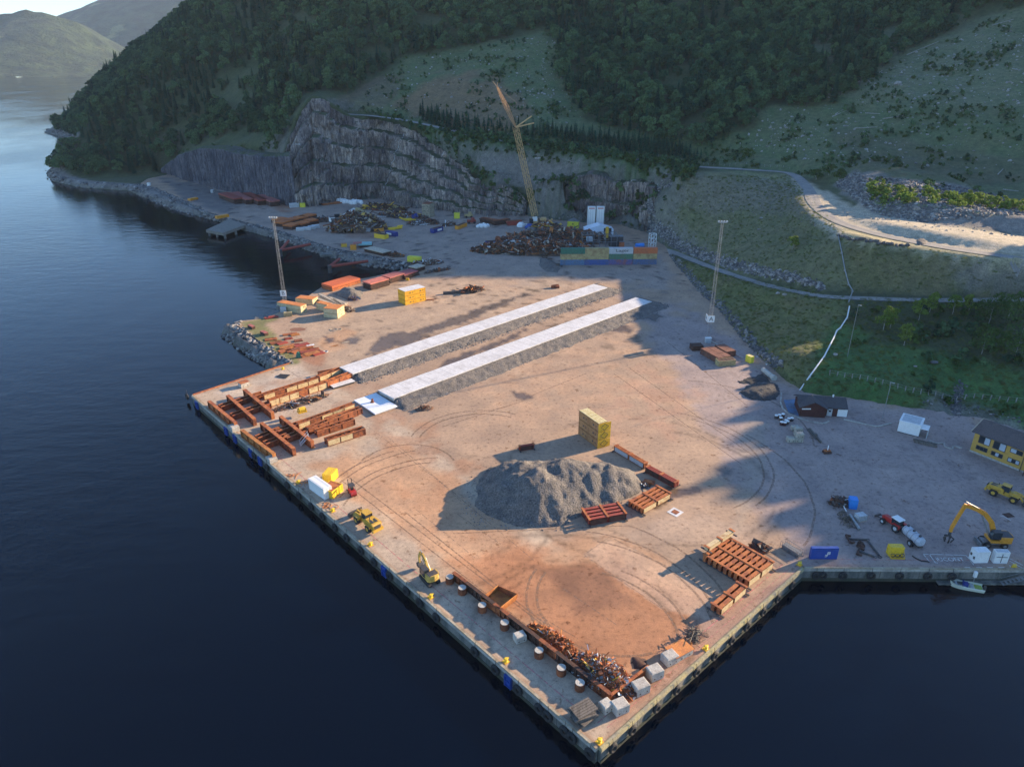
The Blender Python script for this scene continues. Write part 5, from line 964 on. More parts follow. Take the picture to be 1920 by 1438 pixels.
FR2 = [(z7(418,685), z7(640,850), 'quayside cross girder of the lower frame'), (z7(553,635), z7(778,815), 'middle cross girder of the lower frame'), (z7(685,590), z7(905,765), 'inner cross girder of the lower frame, lying on top')]
for (a, b_, l), m in zip(FR1 + FR2, (rust_b, rust, rust_b, rust_o, rust, rust_b)): beam(a, b_, 2.05, 1.0, 'cross_girder', l, m, .12)
LG = [(z7(265,520), z7(560,425), 1.5, 1.0, 'far short girder from the quayside of the upper frame', None), (z7(345,580), z7(610,495), 1.5, 1.0, 'near short girder from the quayside of the upper frame', None), (z7(560,440), z7(940,322), 1.6, .9, 'far long girder of the upper frame', 1), (z7(945,315), z7(1100,258), 1.6, .9, 'far girder reaching the farther slab strip', 1), (z7(600,480), z7(1000,352), 2.0, .8, 'near long girder of the upper frame with cream panels', 1), (z7(1000,352), z7(1165,290), 2.0, .9, 'near girder reaching the farther slab strip', None),
      (z7(520,735), z7(690,670), 1.5, 1.0, 'far short girder from the quayside of the lower frame', None), (z7(575,775), z7(740,715), 1.5, 1.0, 'near short girder from the quayside of the lower frame', None), (z7(660,690), z7(850,620), 1.5, .9, 'far middle girder of the lower frame', None), (z7(720,735), z7(890,668), 1.5, .9, 'near middle girder of the lower frame', None), (z7(800,640), z7(1190,500), 1.7, .8, 'far long girder of the lower frame with cream panels', 1), (z7(870,672), z7(1210,540), 1.8, .9, 'middle long girder of the lower frame', None), (z7(1000,610), z7(1240,530), 1.6, .9, 'girder in front of the square pale slab', None), (z7(930,690), z7(1190,605), 1.7, .9, 'short deep girder in front of the lower frame', None), (z7(1000,750), z7(1262,668), 1.8, 1.0, 'loose girder with cream side panels, nearest the yard', 1),
      (z6(820,910), z6(1000,875), 1.2, .7, 'thin girder behind the start of the farther strip', 1)]
for a, b_, h, w, l, cs in LG: beam(a, b_, h, w, 'girder', l, rust if h < 1.9 else rust_b, .05, cs)
for a, b_, l in [(z7(650,510), z7(760,470), 'left rusty plate lying below the upper frame'), (z7(830,500), z7(960,465), 'right rusty plate lying below the upper frame'), (z7(720,300), z7(840,300), 'flat')]:
    if l == 'flat': continue
    c, rz, L = seg(a, b_); mb = MB(); mb.box((0, 0, .15), (L, 2.2, .2)); mb.box((.5, .6, .35), (L * .6, .5, .3)); solo('steel_plate', mb, rust_o, l, 'plate', c, rz)
v = G(*z7(700, 510)); scrap('scrap_offcuts', 'rusty offcuts scattered between the two beam frames', (v.x + 5, v.y + 1, 0), 9, 2.4, .5, 110, .7, [rust, rust_o, cream, drk, gryw], .8, 12)
v = G(*z7(840, 590)); t = thing('winch', 'small yellow winch on the far girder of the lower frame', 'machine', (v.x, v.y, 1.2), .6); mb = MB(); mb.tube((-.8, 0, .8), (.8, 0, .8), .7, n=12); part('drum', mb, yel_b, t); mb = MB(); mb.box((0, 0, .15), (2.4, 1.6, .3)); mb.box((-1, 0, .7), (.15, 1.3, .9)); mb.box((1, 0, .7), (.15, 1.3, .9)); part('frame', mb, yel, t)
# white access stair leaning on the lower frame
a = G(*z7(825, 790)); t = thing('access_stair', 'white metal access stair leaning at the lower beam frame', 'stair', (a.x + 1, a.y + .3, 0), .5)
for s in (-.6, .6): mb = MB(); mb.bar((-1.2, s, .05), (1.2, s, 2.2), .1); mb.bar((-1.2, s, 1.0), (1.2, s, 3.1), .07); mb.bar((-1.1, s, .1), (-1.1, s, 1.1), .07); mb.bar((1.1, s, 0), (1.1, s, 3.1), .09); part('side_rail', mb, wht, t)
for i in range(7): mb = MB(); mb.box((-1.1 + i * .36, 0, .15 + i * .32), (.3, 1.2, .05)); part('step', mb, gryw, t)
for q, l, s in [(z7(368, 690), 'grey block on the quay edge at the corner of the lower frame', (2.6, 2.0, 1.5)), (z7(628, 905), 'pale block on the quay edge below the lower frame', (2.4, 2.0, 1.3))]: cblock(q, s, -.83, l, conc, grp='blocks on the long quay edge')
v = G(*z7(435, 385)); cblock(z7(435, 385), (2.6, 2.0, 1.4), .8, 'rust-topped block behind the upper frame', concb, 'concrete_block', 'blocks on the long quay edge'); mb = MB(); mb.box((0, 0, 1.5), (2.8, 2.2, .1)); solo('lid_plate', mb, rust_b, 'orange plate lying on the block behind the upper frame', 'plate', (v.x, v.y, 0), .8)
v = G(*z7(705, 318)); mb = MB()
for i in range(4): mb.box((0, -.9 + i * .6, .12 + .05 * i), (3.4, .35, .2), rz=.05 * i)
solo('sleeper_pile', mb, drk, 'few dark sleepers on the pier behind the upper frame', 'timber', (v.x, v.y, 0), -.35)
# ================================================================ PACKS OF RUSTY GIRDERS
def pack(corners, n_, H, label, m=rust, side=cream, segs=2, cat='girder pack', end=True):
    """corners = (start left, start right along the girders' row, far end) on the top face; girders run along the first edge"""
    c, rz, L, Wd = fr(*corners, H); t = thing('girder_pack', label, cat, c, rz); e = Wd / n_
    for i in range(n_):
        y = -Wd / 2 + e * (i + .5); mb = MB(); girder(mb, L, H - .12, e * .62, L / (segs * 2), y0=y, z0=.1); part('girder', mb, [m, rust_b, rust][i % 3] if m is rust else m, t)
    for k in range(segs + 1): mb = MB(); mb.box((-L / 2 + L * k / segs * (1 if 0 < k < segs else 1) + (.12 if k == 0 else -.12 if k == segs else 0), 0, H + .03), (.5, Wd, .1)); part('tie_plate', mb, rust_b, t)
    for s in (-1, 1):
        for k in range(segs): mb = MB(); mb.box((-L / 2 + L * (k + .5) / segs, s * (Wd / 2 - e * .12), H * .52), (L / segs - .7, .07, H * .68)); part('side_panel', mb, side, t)
    for s in (-1, 1):
        mb = MB(); mb.box((s * (L / 2 - .1), 0, .2), (.3, Wd + 1.2, .22)); part('skid', mb, drk, t)
    return t
pack((zd(530,395), zd(860,175), zd(1140,745)), 9, 1.9, 'widest pack of rust-orange girders beside the basin edge', rust_b)
pack((zd(630,1025), zd(965,745), zd(770,1120)), 2, 1.7, 'narrow pair of girders nearest the basin edge', rust_b)
pack((za(960,885), za(1245,835), za(1015,985)), 4, 1.6, 'dark red slatted pack in front of the gravel heap', redox, rust_d)
pack((za(1325,825), za(1545,705), za(1455,890)), 4, 1.6, 'orange slatted pack with cream sides right of the gravel heap', rust_b)
pack((za(1215,400), za(1450,540), za(1260,395)), 3, 1.6, 'long rusty girder pack beside the tall yellow box stack', rust_b, gryw)
pack((za(1460,565), za(1690,690), za(1510,555)), 3, 1.6, 'long rusty girder pack farthest right behind the gravel heap', redox, rust_d)
pack((za(468,395), za(583,375), za(470,410)), 2, 1.4, 'short dark red girder box behind the gravel heap', redox, rust_d, 1)
t = pack((zd(530,395), zd(860,175), zd(600,440)), 1, 1.0, 'cream and rust girder lying on top of the widest pack', cream); t.location.z = 2.0
v = G(*zd(1260, 340)); scrap('rusty_winch_parts', 'broken dark rusty machine parts behind the widest girder pack', (v.x, v.y, 0), 2.2, 1.6, 1.3, 60, 0, [rust_d, drk, rust], .8, 31)
v = G(*za(1490, 690)); mb = MB(); mb.box((0, 0, .3), (2.6, 1.6, .25)); mb.box((.2, 0, .5), (1.5, 1.2, .15)); solo('steel_plate', mb, rust_b, 'small orange plate between the two right girder packs', 'plate', (v.x, v.y, 0), -.4)
v = G(*za(1445, 715)); scrap('plastic_litter', 'blue and white litter at the foot of the gravel heap', (v.x, v.y, 0), 1.6, 1.2, .5, 50, 0, [wht, blue_f, drk, blue_d], .5, 33)
# drain cover with white painted frame
c, rz, L, w = fr(za(1640,930), za(1700,945), za(1690,885)); c = tuple(G(*za(1695, 918))); c = (c[0], c[1], 0); t = thing('pit_cover', 'rusty square pit cover in a pale painted frame', 'pit cover', c, .75); mb = MB(); mb.box((0, 0, .01), (2.6, 2.6, .05)); part('frame', mb, slabw, t); mb = MB(); mb.box((0, 0, .04), (1.4, 1.4, .05)); part('cover', mb, rust, t)
v = G(*zn(1370, 330)); mb = MB(); mb.box((0, 0, .02), (1.9, 1.5, .05)); solo('pit_cover', mb, rust_d, 'dark pit cover right of the large excavator', 'pit cover', (v.x, v.y, 0), .2)
# ================================================================ STACKED BOXES
def boxstack(corners, H, nx, nz, label, m, topm, ny=1, z0=0.0, cat='box stack', slats=4, notch=False):
    c, rz, L, w = fr(*corners, z0); t = thing('box_stack', label, cat, c, rz); ex, ez, ey = L / nx, H / nz, w / ny
    for k in range(nz):
        for i in range(nx):
            for j in range(ny):
                mb = MB(); p = (-L / 2 + ex * (i + .5), -w / 2 + ey * (j + .5), ez * (k + .5)); mb.box(p, (ex - .1, ey - .1, ez - .12))
                for s in (-1, 1):
                    for z in (-.42, .42): mb.box((p[0], p[1] + s * (ey / 2 - .04), p[2] + z * ez), (ex - .02, .1, .1)); mb.box((p[0] + s * (ex / 2 - .04), p[1], p[2] + z * ez), (.1, ey - .02, .1))
                    for q in (-1, 1): mb.box((p[0] + s * (ex / 2 - .07), p[1] + q * (ey / 2 - .07), p[2]), (.14, .14, ez - .06))
                part('box', mb, m, t)
                if k == nz - 1:
                    for q in range(slats): mb = MB(); mb.box((p[0], p[1] - ey / 2 + ey * (q + .5) / slats, H + .06), (ex - .12, ey / slats - .12, .12)); part('slat', mb, topm, t)
                mb = MB(); mb.tube((p[0], p[1] - ey / 2 - .04, p[2]), (p[0], p[1] - ey / 2 + .02, p[2]), .25, n=10); mb.box((p[0] + ex * .25, p[1] - ey / 2, p[2]), (.3, .06, .3)); part('fitting', mb, drk, t)
    return t
palec = mat('pale_yellow_lid', (.74, .64, .36), (.62, .50, .22), 1)
boxstack((za(935,310), za(1085,422), za(1000,290)), 7.0, 2, 3, 'tall stack of yellow and cream boxes behind the gravel heap', mat('shaded_ochre_box', (.42, .22, .09), (.28, .13, .05), .8, .45, .7), palec)  # box colour darkened to tan, carrying the shade of the left face
t = bpy.context.scene.objects
c0 = G(*za(1130, 415)); A, B = G(*za(1085, 422)), G(*za(1180, 395)); d = B - A; t = thing('end_panels', 'bright yellow end panels with diamond marks on the tall box stack', 'panel', tuple(A - Vector((0, .14, 0))), atan2(d.y, d.x))
for k in range(3):
    mb = MB(); mb.box((d.length / 2, 0, 7.0 / 3 * (k + .5)), (d.length, .12, 7.0 / 3 - .12)); part('panel', mb, mat('warm_yellow', (.78, .46, .03), (.60, .32, .03), .7, .5, .75), t)
    mb = MB(); z = 7.0 / 3 * (k + .5); x0 = d.length / 2
    for a_, b_ in [((-1, 0), (0, .95)), ((0, .95), (1, 0)), ((1, 0), (0, -.95)), ((0, -.95), (-1, 0))]: mb.bar((x0 + a_[0] * 1.1, -.08, z + a_[1]), (x0 + b_[0] * 1.1, -.08, z + b_[1]), .06, .1)
    part('diamond_mark', mb, drk, t)
boxstack((z6(1505,388), z6(1665,350), z6(1470,358)), 5.6, 2, 3, 'bright yellow-orange box stack with pale tops behind the farther strip', mat('amber_box', (.80, .42, .02), (.66, .30, .02), .8, .5, .75), slabw, slats=1)
v = G(*z6(1690, 345)); mb = MB(); mb.bar((-2.5, -.6, .12), (2.8, 1.0, .12), .25); mb.bar((-1.5, -1.2, .1), (1.8, .2, .1), .2); solo('rusty_bars', mb, rust, 'rusty bars on the ground right of the amber box stack', 'bars', (v.x, v.y, 0))
CB = [((z6(690,455), z6(735,435), z6(615,375)), 3.0, 1, 2, 3, 'cream boxes with orange tops beside mast B'), ((z6(780,385), z6(820,360), z6(710,335)), 2.2, 1, 2, 2, 'cream boxes with orange tops at the water side of the long beams'), ((z6(975,492), z6(1030,455), z6(915,450)), 3.6, 1, 2, 2, 'largest stack of cream boxes, nearest the yard'), ((z6(895,440), z6(935,425), z6(845,405)), 2.8, 1, 2, 2, 'cream boxes behind the largest cream stack')]
for cr_, H, nx, nz, ny, l in CB: boxstack(cr_, H, nx, nz, l, mat('cream_box', (.60, .50, .30), (.45, .33, .16), 1, .45, .7), oraf, ny=ny, slats=1)
for i, (a, b_, l) in enumerate([(z6(765,312), z6(975,392), 'leftmost long pale timber beam'), (z6(830,295), z6(1000,380), 'middle long pale timber beam'), (z6(900,320), z6(1040,370), 'right pale timber beam near the gravel'), (z6(930,335), z6(1010,385), 'short pale timber beam at the front')]):
    c, rz, L = seg(a, b_, 1.2); mb = MB(); mb.box((0, 0, 1.0), (L, 1.5, .5)); mb.box((0, 0, .3), (L * .9, 1.1, .6)); mb.box((0, .5, 1.27), (L, .12, .06)); mb.box((0, -.5, 1.27), (L, .12, .06)); solo('timber_beam', mb, woodl, l, 'beam', c, rz)
v = G(*z6(1030, 430)); scrap('crate_debris', 'cream offcuts and white bag beside the largest cream stack', (v.x + 1, v.y, 0), 3.0, 2, 1.6, 110, 0, [woodl, cream, wht, drk, woodl], .7, 41)
v = G(*z6(1095, 340)); scrap('dark_debris', 'dark blue debris at the foot of the pale gravel heap', (v.x, v.y, 0), 2.4, 1.6, .9, 60, 0, [drk, blue_d, gry], .7, 42)
# loose rust plates on the near-left yard
for i, (x, y, l_, w_, a_, l) in enumerate([(300,565,3.2,1.3,-.75,'upper'), (400,615,3.2,1.4,-.75,'lower')]):
    v = G(*z6(x, y)); t = thing('steel_box', '%s of two small red-brown boxes near the green verge' % l, 'box', (v.x, v.y, 0), a_); mb = MB(); mb.box((0, 0, .5), (l_, w_, 1.0)); part('body', mb, rust_d, t); mb = MB(); mb.box((0, 0, 1.04), (l_ * 1.02, w_ * 1.02, .08)); part('lid', mb, pinkp, t)
PLT = sorted([(450,655,4,2.5),(490,680,4,2.5),(540,685,3.5,2),(560,720,3.5,2.2),(600,715,4,2.5),(560,745,4,2.5),(620,740,4.5,2.5),(640,700,3,2),(665,665,2.8,2),(580,650,2.5,1.5),(690,700,5,2),(720,720,5,1.8),(700,745,4.5,2.5),(740,750,5,2.5),(780,735,4,2.5),(660,750,4,2),(730,775,4.5,2.5),(770,765,5,2.5),(820,765,4,2.5),(800,750,3.5,2),(600,615,5,1.6),(590,650,2.6,1.4),(640,620,3,1.4)], key=lambda p: p[0])
for i, (x, y, l_, w_) in enumerate(PLT):
    v = G(*z6(x, y)); mb = MB(); mb.box((0, 0, .12 + .02 * (i % 5)), (l_, w_, .18 + .04 * (i % 5))); mb.box((0, w_ * .35, .28), (l_ * .96, .15, .2)); mb.box((0, -w_ * .35, .28), (l_ * .96, .15, .2)); solo('rusty_plate', mb, [rust_b, rust, redox, rust_o][i % 4], 'flat rusty plate, %s counting inland from the green verge' % (['first', 'second', 'third', 'fourth', 'fifth', 'sixth', 'seventh', 'eighth', 'ninth', 'tenth', 'eleventh', 'twelfth', 'thirteenth', 'fourteenth', 'fifteenth', 'sixteenth', 'seventeenth', 'eighteenth', 'nineteenth', 'twentieth', 'twenty-first', 'twenty-second', 'twenty-third'][i]), 'plate', (v.x, v.y, 0), .55 + .12 * ((i * 7) % 5 - 2), 'rusty plates laid out near the green verge')
v = G(*z6(660, 575)); flat('rust_stain', [v + Vector((3 * cos(a), 2 * sin(a), 0)) for a in np.linspace(0, 6, 9)], worn('rust_stain', (.22, .10, .06), .6), 'rusty patch left on the yard', .014)
v = G(*z6(668, 795)); t = thing('green_drum', 'small dark green machine standing on the verge beside the plates', 'machine', (v.x, v.y, 0), .4); mb = MB(); mb.box((0, 0, .9), (1.6, 1.3, 1.6), taper=.6); part('body', mb, green, t); mb = MB(); mb.tube((0, 0, 1.7), (0, 0, 2.0), .3, n=10); part('cap', mb, green, t)
for q, l, m_ in [((760,705), 'white sheet on the rusty plates', wht), ((880,750), 'pale ring and rope beyond the rusty plates', gryw), ((1035,678), 'pale plank lying by the puddle', woodl), ((950,705), 'orange plank below the puddle', rust_o)]:
    v = G(*z6(*q)); mb = MB()
    if 'ring' in l: mb.torus((0, 0, .1), (0, 0, 1), .7, .12); mb.torus((-1.2, .2, .1), (0, 0, 1), .5, .1)
    else: mb.box((0, 0, .32 if 'sheet' in l else .1), (2.6, 1.0 if 'sheet' in l else .4, .08)); mb.box((.2, .1, .38 if 'sheet' in l else .18), (1.4, .6 if 'sheet' in l else .3, .06))
    solo('loose_sheet' if 'sheet' in l else 'loose_plank' if 'plank' in l else 'rope_ring', mb, m_, l, 'debris', (v.x, v.y, 0), .5)
v = G(*z6(455, 485)); mb = MB(); mb.box((0, 0, .25), (5, 1.8, .3)); mb.box((.4, .2, .5), (3, 1.4, .2)); solo('red_plate_pile', mb, redox, 'red-brown plates on the verge left of mast B', 'plates', (v.x, v.y, 0), .5)
for q in [(944, 578)]:
    v = G(*z6(*q)); mb = MB(); mb.torus((0, 0, .06), (0, 0, 1), 1.3, .07); mb.torus((1.8, .4, .06), (0, 0, 1), .9, .07); mb.tube((-2, 0, .06), (2.5, .6, .06), .06); solo('pale_rope', mb, woodl, 'pale rope loops on the rust-stained yard', 'rope', (v.x, v.y, 0))
# ================================================================ CONTAINERS AND BOXES
def container(corners, H, label, m, z0=0.0, nm='container', ribs=True, door=True, top=None, logo=None, grp=None, cat='container', geo=None):
    if geo: c, rz, L, w = geo
    else: c, rz, L, w = fr(*corners, z0)
    t = thing(nm, label, cat, (c[0], c[1], z0), rz, grp); mb = MB(); mb.box((0, 0, H / 2 + .06), (L - .12, w - .12, H - .16))
    if ribs:
        n_ = max(3, int(L / .55))
        for i in range(n_):
            x = -L / 2 + .3 + (L - .6) * i / (n_ - 1)
            for s in (-1, 1): mb.box((x, s * (w / 2 - .05), H / 2 + .06), (.24, .07, H - .4))
    part('body', mb, m, t); mb = MB()
    for x in (-1, 1):
        for y in (-1, 1): mb.box((x * (L / 2 - .07), y * (w / 2 - .07), H / 2), (.16, .16, H))
    for y in (-1, 1):
        for z in (.08, H - .07): mb.box((0, y * (w / 2 - .06), z), (L - .3, .14, .16))
    for x in (-1, 1):
        for z in (.08, H - .07): mb.box((x * (L / 2 - .06), 0, z), (.14, w - .3, .16))
    part('frame', mb, m, t); mb = MB(); mb.box((0, 0, H - .02), (L - .25, w - .25, .05)); n_ = max(2, int(L / 1.1))
    for i in range(n_): mb.box((-L / 2 + .4 + (L - .8) * i / (n_ - 1), 0, H + .02), (.3, w - .5, .04))
    part('roof', mb, top or m, t)
    if door:
        for s in (-1, 1):
            mb = MB(); mb.box((L / 2, s * w / 4, H / 2), (.08, w / 2 - .16, H - .3)); dr = part('door', mb, m, t); mb = MB(); mb.tube((L / 2 + .07, s * w / 6, .25), (L / 2 + .07, s * w / 6, H - .2), .03, n=5); part('locking_bar', mb, galv, dr)
    return t, L, w, H
W6 = 2.44
t, L, w, H = container((zc(315,672), zc(515,672), zc(296,655)), 2.6, 'blue shipping container with a white emblem at the edge of the inner quay', blue)
mb = MB()
for a, b_ in [((.1,1.1),(.55,1.1)), ((.1,1.35),(.55,1.35)), ((.1,1.6),(.55,1.6)), ((.1,.75),(.1,1.6)), ((.55,1.1),(.55,1.6)), ((-.05,.55),(.1,.75)), ((-.35,.9),(.1,.9)), ((-.35,.55),(-.05,.55))]: mb.bar((a[0] + .5, -w / 2 - .03, a[1] + .1), (b_[0] + .5, -w / 2 - .03, b_[1] + .1), .04, .13)
part('emblem', mb, wht, t)
container((z8(275,468), z8(335,440), z8(180,375)), 2.75, 'white container standing beside yellow boxes on the long quay', wht)
container((z8(335,462), z8(415,400), z8(330,370)), 1.9, 'open yellow box right of the white container', yel_b, nm='yellow_box', door=False, top=rust_b, cat='box')
container((z8(262,335), z8(330,345), z8(300,280)), 2.2, 'yellow box behind the white container', yel_b, nm='yellow_box', door=False, cat='box')
for a, l, top in [((zn(905,975), zn(1090,970), zn(835,900)), 'plain white site box by the marked bay', wht), ((zn(1165,975), zn(1350,982), zn(1112,925)), 'white site box with a dirt-streaked roof and dark cross marks', gryw)]:
    t, L, w, H = container(a, 2.6, l, wht, nm='site_box', ribs=False, door=False, top=top, cat='cabin')
    if top is wht: mb = MB(); mb.box((-L / 2 - .0, .5, 1.3), (.1, .4, .5)); mb.box((-L / 2, -.5, 1.0), (.1, .4, .5)); part('vent', mb, drk, t)
    else: mb = MB(); mb.box((0, -w / 2 - .03, 1.5), (L * .8, .06, .08)); mb.box((0, -w / 2 - .03, 1.2), (.08, .06, 2)); part('strap', mb, drk, t)
t, L, w, H = container((zc(905,650), zc(1010,652), zc(905,620)), 2.1, 'yellow cage box with black hose reels on the inner quay', yel_b, nm='yellow_box', ribs=False, door=False, cat='box')
for i in range(3): mb = MB(); mb.torus((-L / 3 + i * L / 3, -w / 2 - .5, .6), (.2, 1, 0), .38, .07, 12, 5); part('hose_reel', mb, drk, t)
mb = MB(); mb.box((0, -w / 2 - .5, .1), (L, .9, .12)); mb.bar((-L / 2, -w / 2 - .9, .1), (-L / 2, -w / 2, 1.3), .08); mb.bar((L / 2, -w / 2 - .9, .1), (L / 2, -w / 2, 1.3), .08); part('rack', mb, yel, t)
container((zc(605,295), zc(665,302), zc(600,262)), 2.3, 'light blue plastic box in the middle of the yard beside rope litter', blue_l, nm='blue_box', ribs=False, door=False, cat='box')
v = G(*zc(690, 375)); t = thing('bulk_tank', 'pale wire-caged bulk tank below the light blue box', 'tank', (v.x, v.y, 0), .3)
mb = MB(); mb.box((0, 0, .75), (2.0, 1.5, 1.2)); part('tank', mb, gryw, t); mb = MB(); mb.box((0, 0, .07), (2.2, 1.7, .14)); part('pallet', mb, woodl, t); mb = MB()
for i in range(6):
    for s in (-1, 1): mb.bar((-1.05 + .42 * i, s * .8, .1), (-1.05 + .42 * i, s * .8, 1.45), .04)
part('cage', mb, galv, t)
v = G(*zc(200, 640)); t = thing('wire_cage', 'grey wire cage full of bottles beside the blue container', 'cage', (v.x - .3, v.y + .9, 0), -1.0); mb = MB(); mb.box((0, 0, .5), (3.8, 1.2, .8)); part('load', mb, gry, t); mb = MB()
for i in range(11):
    x = -2.2 + i * .44
    for s in (-.8, .8): mb.bar((x, s, .05), (x, s, 1.6), .05)
    mb.bar((x, -.8, 1.6), (x, .8, 1.6), .05)
for s in (-.8, .8):
    for z in (.05, .8, 1.6): mb.bar((-2.2, s, z), (2.2, s, z), .06)
part('mesh_frame', mb, gry, t)
t, L, w, H = container((zj(870,735), zj(935,765), zj(860,700)), 2.2, 'lemon yellow box against the grass bank', yel_g, nm='yellow_box', ribs=False, door=False, cat='box', top=palec)
# row of stacked 40-foot containers by the scrap yard
A, B = G(*zl(95, 1025)), G(*zl(1665, 1015)); d = B - A; Lc = d.length / 4; rz = atan2(d.y, d.x); u = d.normalized(); n = Vector((-u.y, u.x, 0))
lay = [[(blue_f, 'weathered light blue', 'bottom left'), (mat('royal_faded', (.06, .11, .32), (.10, .12, .2), .5, .45, .7, .7), 'weathered royal blue', 'bottom second'), (purp, 'faded purple', 'bottom third'), (mat('steel_blue', (.09, .14, .27), (.15, .15, .18), .5, .45, .7, .7), 'steel blue', 'bottom right')],
       [(tan, 'tan', 'middle left'), (tan, 'yellowish tan', 'middle second'), (green_f, 'faded green', 'middle third'), (tan, 'rust-streaked tan', 'middle right')],
       [(green, 'dark green', 'top left'), (tan, 'rust-speckled cream', 'top second'), (gryw, 'grey-white lettered', 'top third'), (orr, 'orange-red', 'top right')]]
for k in range(3):
    for i in range(4):
        c = A + u * Lc * (i + .5) + n * 1.25; m_, cn, pos = lay[k][i]
        t, L, w, H = container(None, 2.6, '%s container, %s of the stacked container row' % (cn, pos), m_, k * 2.63, geo=((c.x + random.uniform(-.1, .1), c.y, 0), rz, Lc - .12, 2.44), grp='containers of the stacked row')
        if pos == 'top third': text('Lager', 1.9, drk, t, Matrix.Translation((.6, -w / 2 - .05, 1.5)) @ Matrix.Rotation(pi / 2, 4, 'X'), sx=1.5)
v = G(*zl(1590, 740)); t = thing('lattice_tower', 'short white lattice tower section standing behind the orange-red container', 'lattice', (v.x, v.y, 0), .3)
mb = MB()
for x in (-1.4, 1.4):
    for y in (-1.4, 1.4): mb.bar((x, y, 0), (x, y, 7.5), .22)
for z in (.4, 2.6, 4.9, 7.2):
    for s in (-1.4, 1.4): mb.bar((-1.4, s, z), (1.4, s, z), .16); mb.bar((s, -1.4, z), (s, 1.4, z), .16)
for z in (.4, 2.6, 4.9):
    for s in (-1.4, 1.4): mb.bar((-1.4, s, z), (1.4, s, z + 2.3), .13); mb.bar((s, 1.4, z), (s, -1.4, z + 2.3), .13)
part('lattice', mb, wht, t)
v = G(*zl(1400, 735)); t = thing('blue_tank', 'bright blue curved tank beside the white lattice tower', 'tank', (v.x, v.y, 0), .2); mb = MB(); mb.tube((-2.5, 0, 1.1), (1.8, 0, 1.1), 1.1, n=14); part('shell', mb, blue_l, t); mb = MB(); mb.box((0, 0, .2), (4.5, 1.6, .4)); part('cradle', mb, drk, t)
# mixed containers in the far yard, placed by their front bottom corners
def fbox(x0, y0, x1, y1, H, m, label, z=None, top=None, w=2.4, nm='skip', cat='skip', ribs=True):
    q = z or (lambda a, b: (a, b)); c, rz, L = seg(q(x0, y0), q(x1, y1)); c = Vector(c) + Vector((-sin(rz), cos(rz), 0)) * w / 2; return container(None, H, label, m, nm=nm, ribs=ribs, door=False, top=top, geo=(tuple(c), rz, L, w), cat=cat)
fbox(188,425,300,425,1.9,yel_b,'yellow-ended open skip in front of the two blue ones',ze,rust_d,3.0)
fbox(215,398,345,395,2.1,blue_d,'navy blue open skip behind the yellow-ended one',ze,rust_d,3.0); fbox(240,372,345,365,2.1,blue_d,'rear navy blue open skip beside the scrap field',ze,rust_d,3.0)
fbox(970,405,1075,422,2.3,yel_b,'yellow skip in front of the crushed wreckage',zg,rust_d,3.2); fbox(975,350,1065,340,1.8,ora,'orange skip lying behind the yellow skip',zg,rust_d,3.0)
t, L, w, H = fbox(1080,380,1175,398,2.3,blue_d,'navy skip with a white patch beside the yellow skip',zg,blue_d,2.6); mb = MB(); mb.box((-L * .1, -w / 2 - .04, 1.2), (L * .5, .08, 1.0)); part('panel', mb, wht, t)
t, L, w, H = fbox(1565,362,1660,335,2.4,blue_d,'navy skip with a white panel, alone in the far yard',zg,rust_d,2.6); mb = MB(); mb.box((L * .12, -w / 2 - .04, 1.2), (L * .45, .08, 1.0)); part('panel', mb, wht, t)
fbox(1812,325,1898,290,2.0,ora,'long orange skip near the yellow box in the far yard',zg,rust_d,2.4)
fbox(1767,215,1822,215,3.2,yel_g,'lemon yellow box at the foot of the rock face',zg,yel_g,3,'yellow_box','box',False)
t, L, w, H = fbox(930,215,1025,220,3.6,yel_g,'raised lemon yellow house-box with a grey gable near the tent',ze,green,3.4,'yellow_box','cabin',False); mb = MB(); mb.side([(-L / 2, H), (L / 2, H), (0, H + 1.6)], -w / 2, w / 2); part('gable_roof', mb, gry, t); mb = MB(); mb.box((0, -w / 2 - .05, 2.2), (.7, .1, .7)); part('hatch', mb, drk, t)
fbox(1300,645,1425,655,2.5,yel_g,'lemon yellow container at the end of the basin bank',zg,yel_g,2.5,'container','container')
fbox(730,530,790,528,2.6,ora,'orange box at the left end of the plate pile on the bank',zg,rust_b,2.4,'orange_box','box'); fbox(640,500,695,498,1.6,yel,'small dull yellow box on the bank top',zg,rust_b,2.2,'yellow_box','box',False)
fbox(128,108,222,100,2.6,gryw,'white container at the foot of the left rock face',zg,wht,2.4,'container','container'); fbox(228,103,278,102,2.6,yel_g,'lemon yellow container beside the white one at the rock face',zg,yel_g,2.4,'container','container')
fbox(330,70,360,85,1.6,orr,'faded orange box right of the lemon container',zg,orr,2,'orange_box','box',False)
v = G(*zg(360, 80)); mb = MB(); mb.prof((0, 0, 0), (0, 0, 1.9), [(0, .8), (.8, .9), (1, .4)], 10); solo('white_bag', mb, wht, 'single white sack beside the faded orange box', 'sack', (v.x, v.y, 0))
fbox(358,377,372,374,1.3,ora,'orange skip on the quarry platform near the water',None,ora,3,'skip'); fbox(408,411,430,407,1.6,ora,'orange skip on the small concrete jetty',None,ora,2.6,'skip')
t, L, w, H = fbox(395,362,400,362,2,gryw,'small white hut beside the blue-grey rock face',None,wht,2.5,'hut','hut',False)
fbox(276,349,281,349,2.2,wht,'small white hut on the quarry platform near the point',None,wht,2,'hut','hut',False)
# stone-block cube stack and white machine
t = boxstack(((792,408),(806,409),(777,402)), 8.2, 2, 3, 'tall stack of straw-coloured crates before the quarry wall', mat('straw_crate', (.42, .36, .25), (.22, .19, .14), 1.2, .42, .62), rust, ny=2, slats=2)
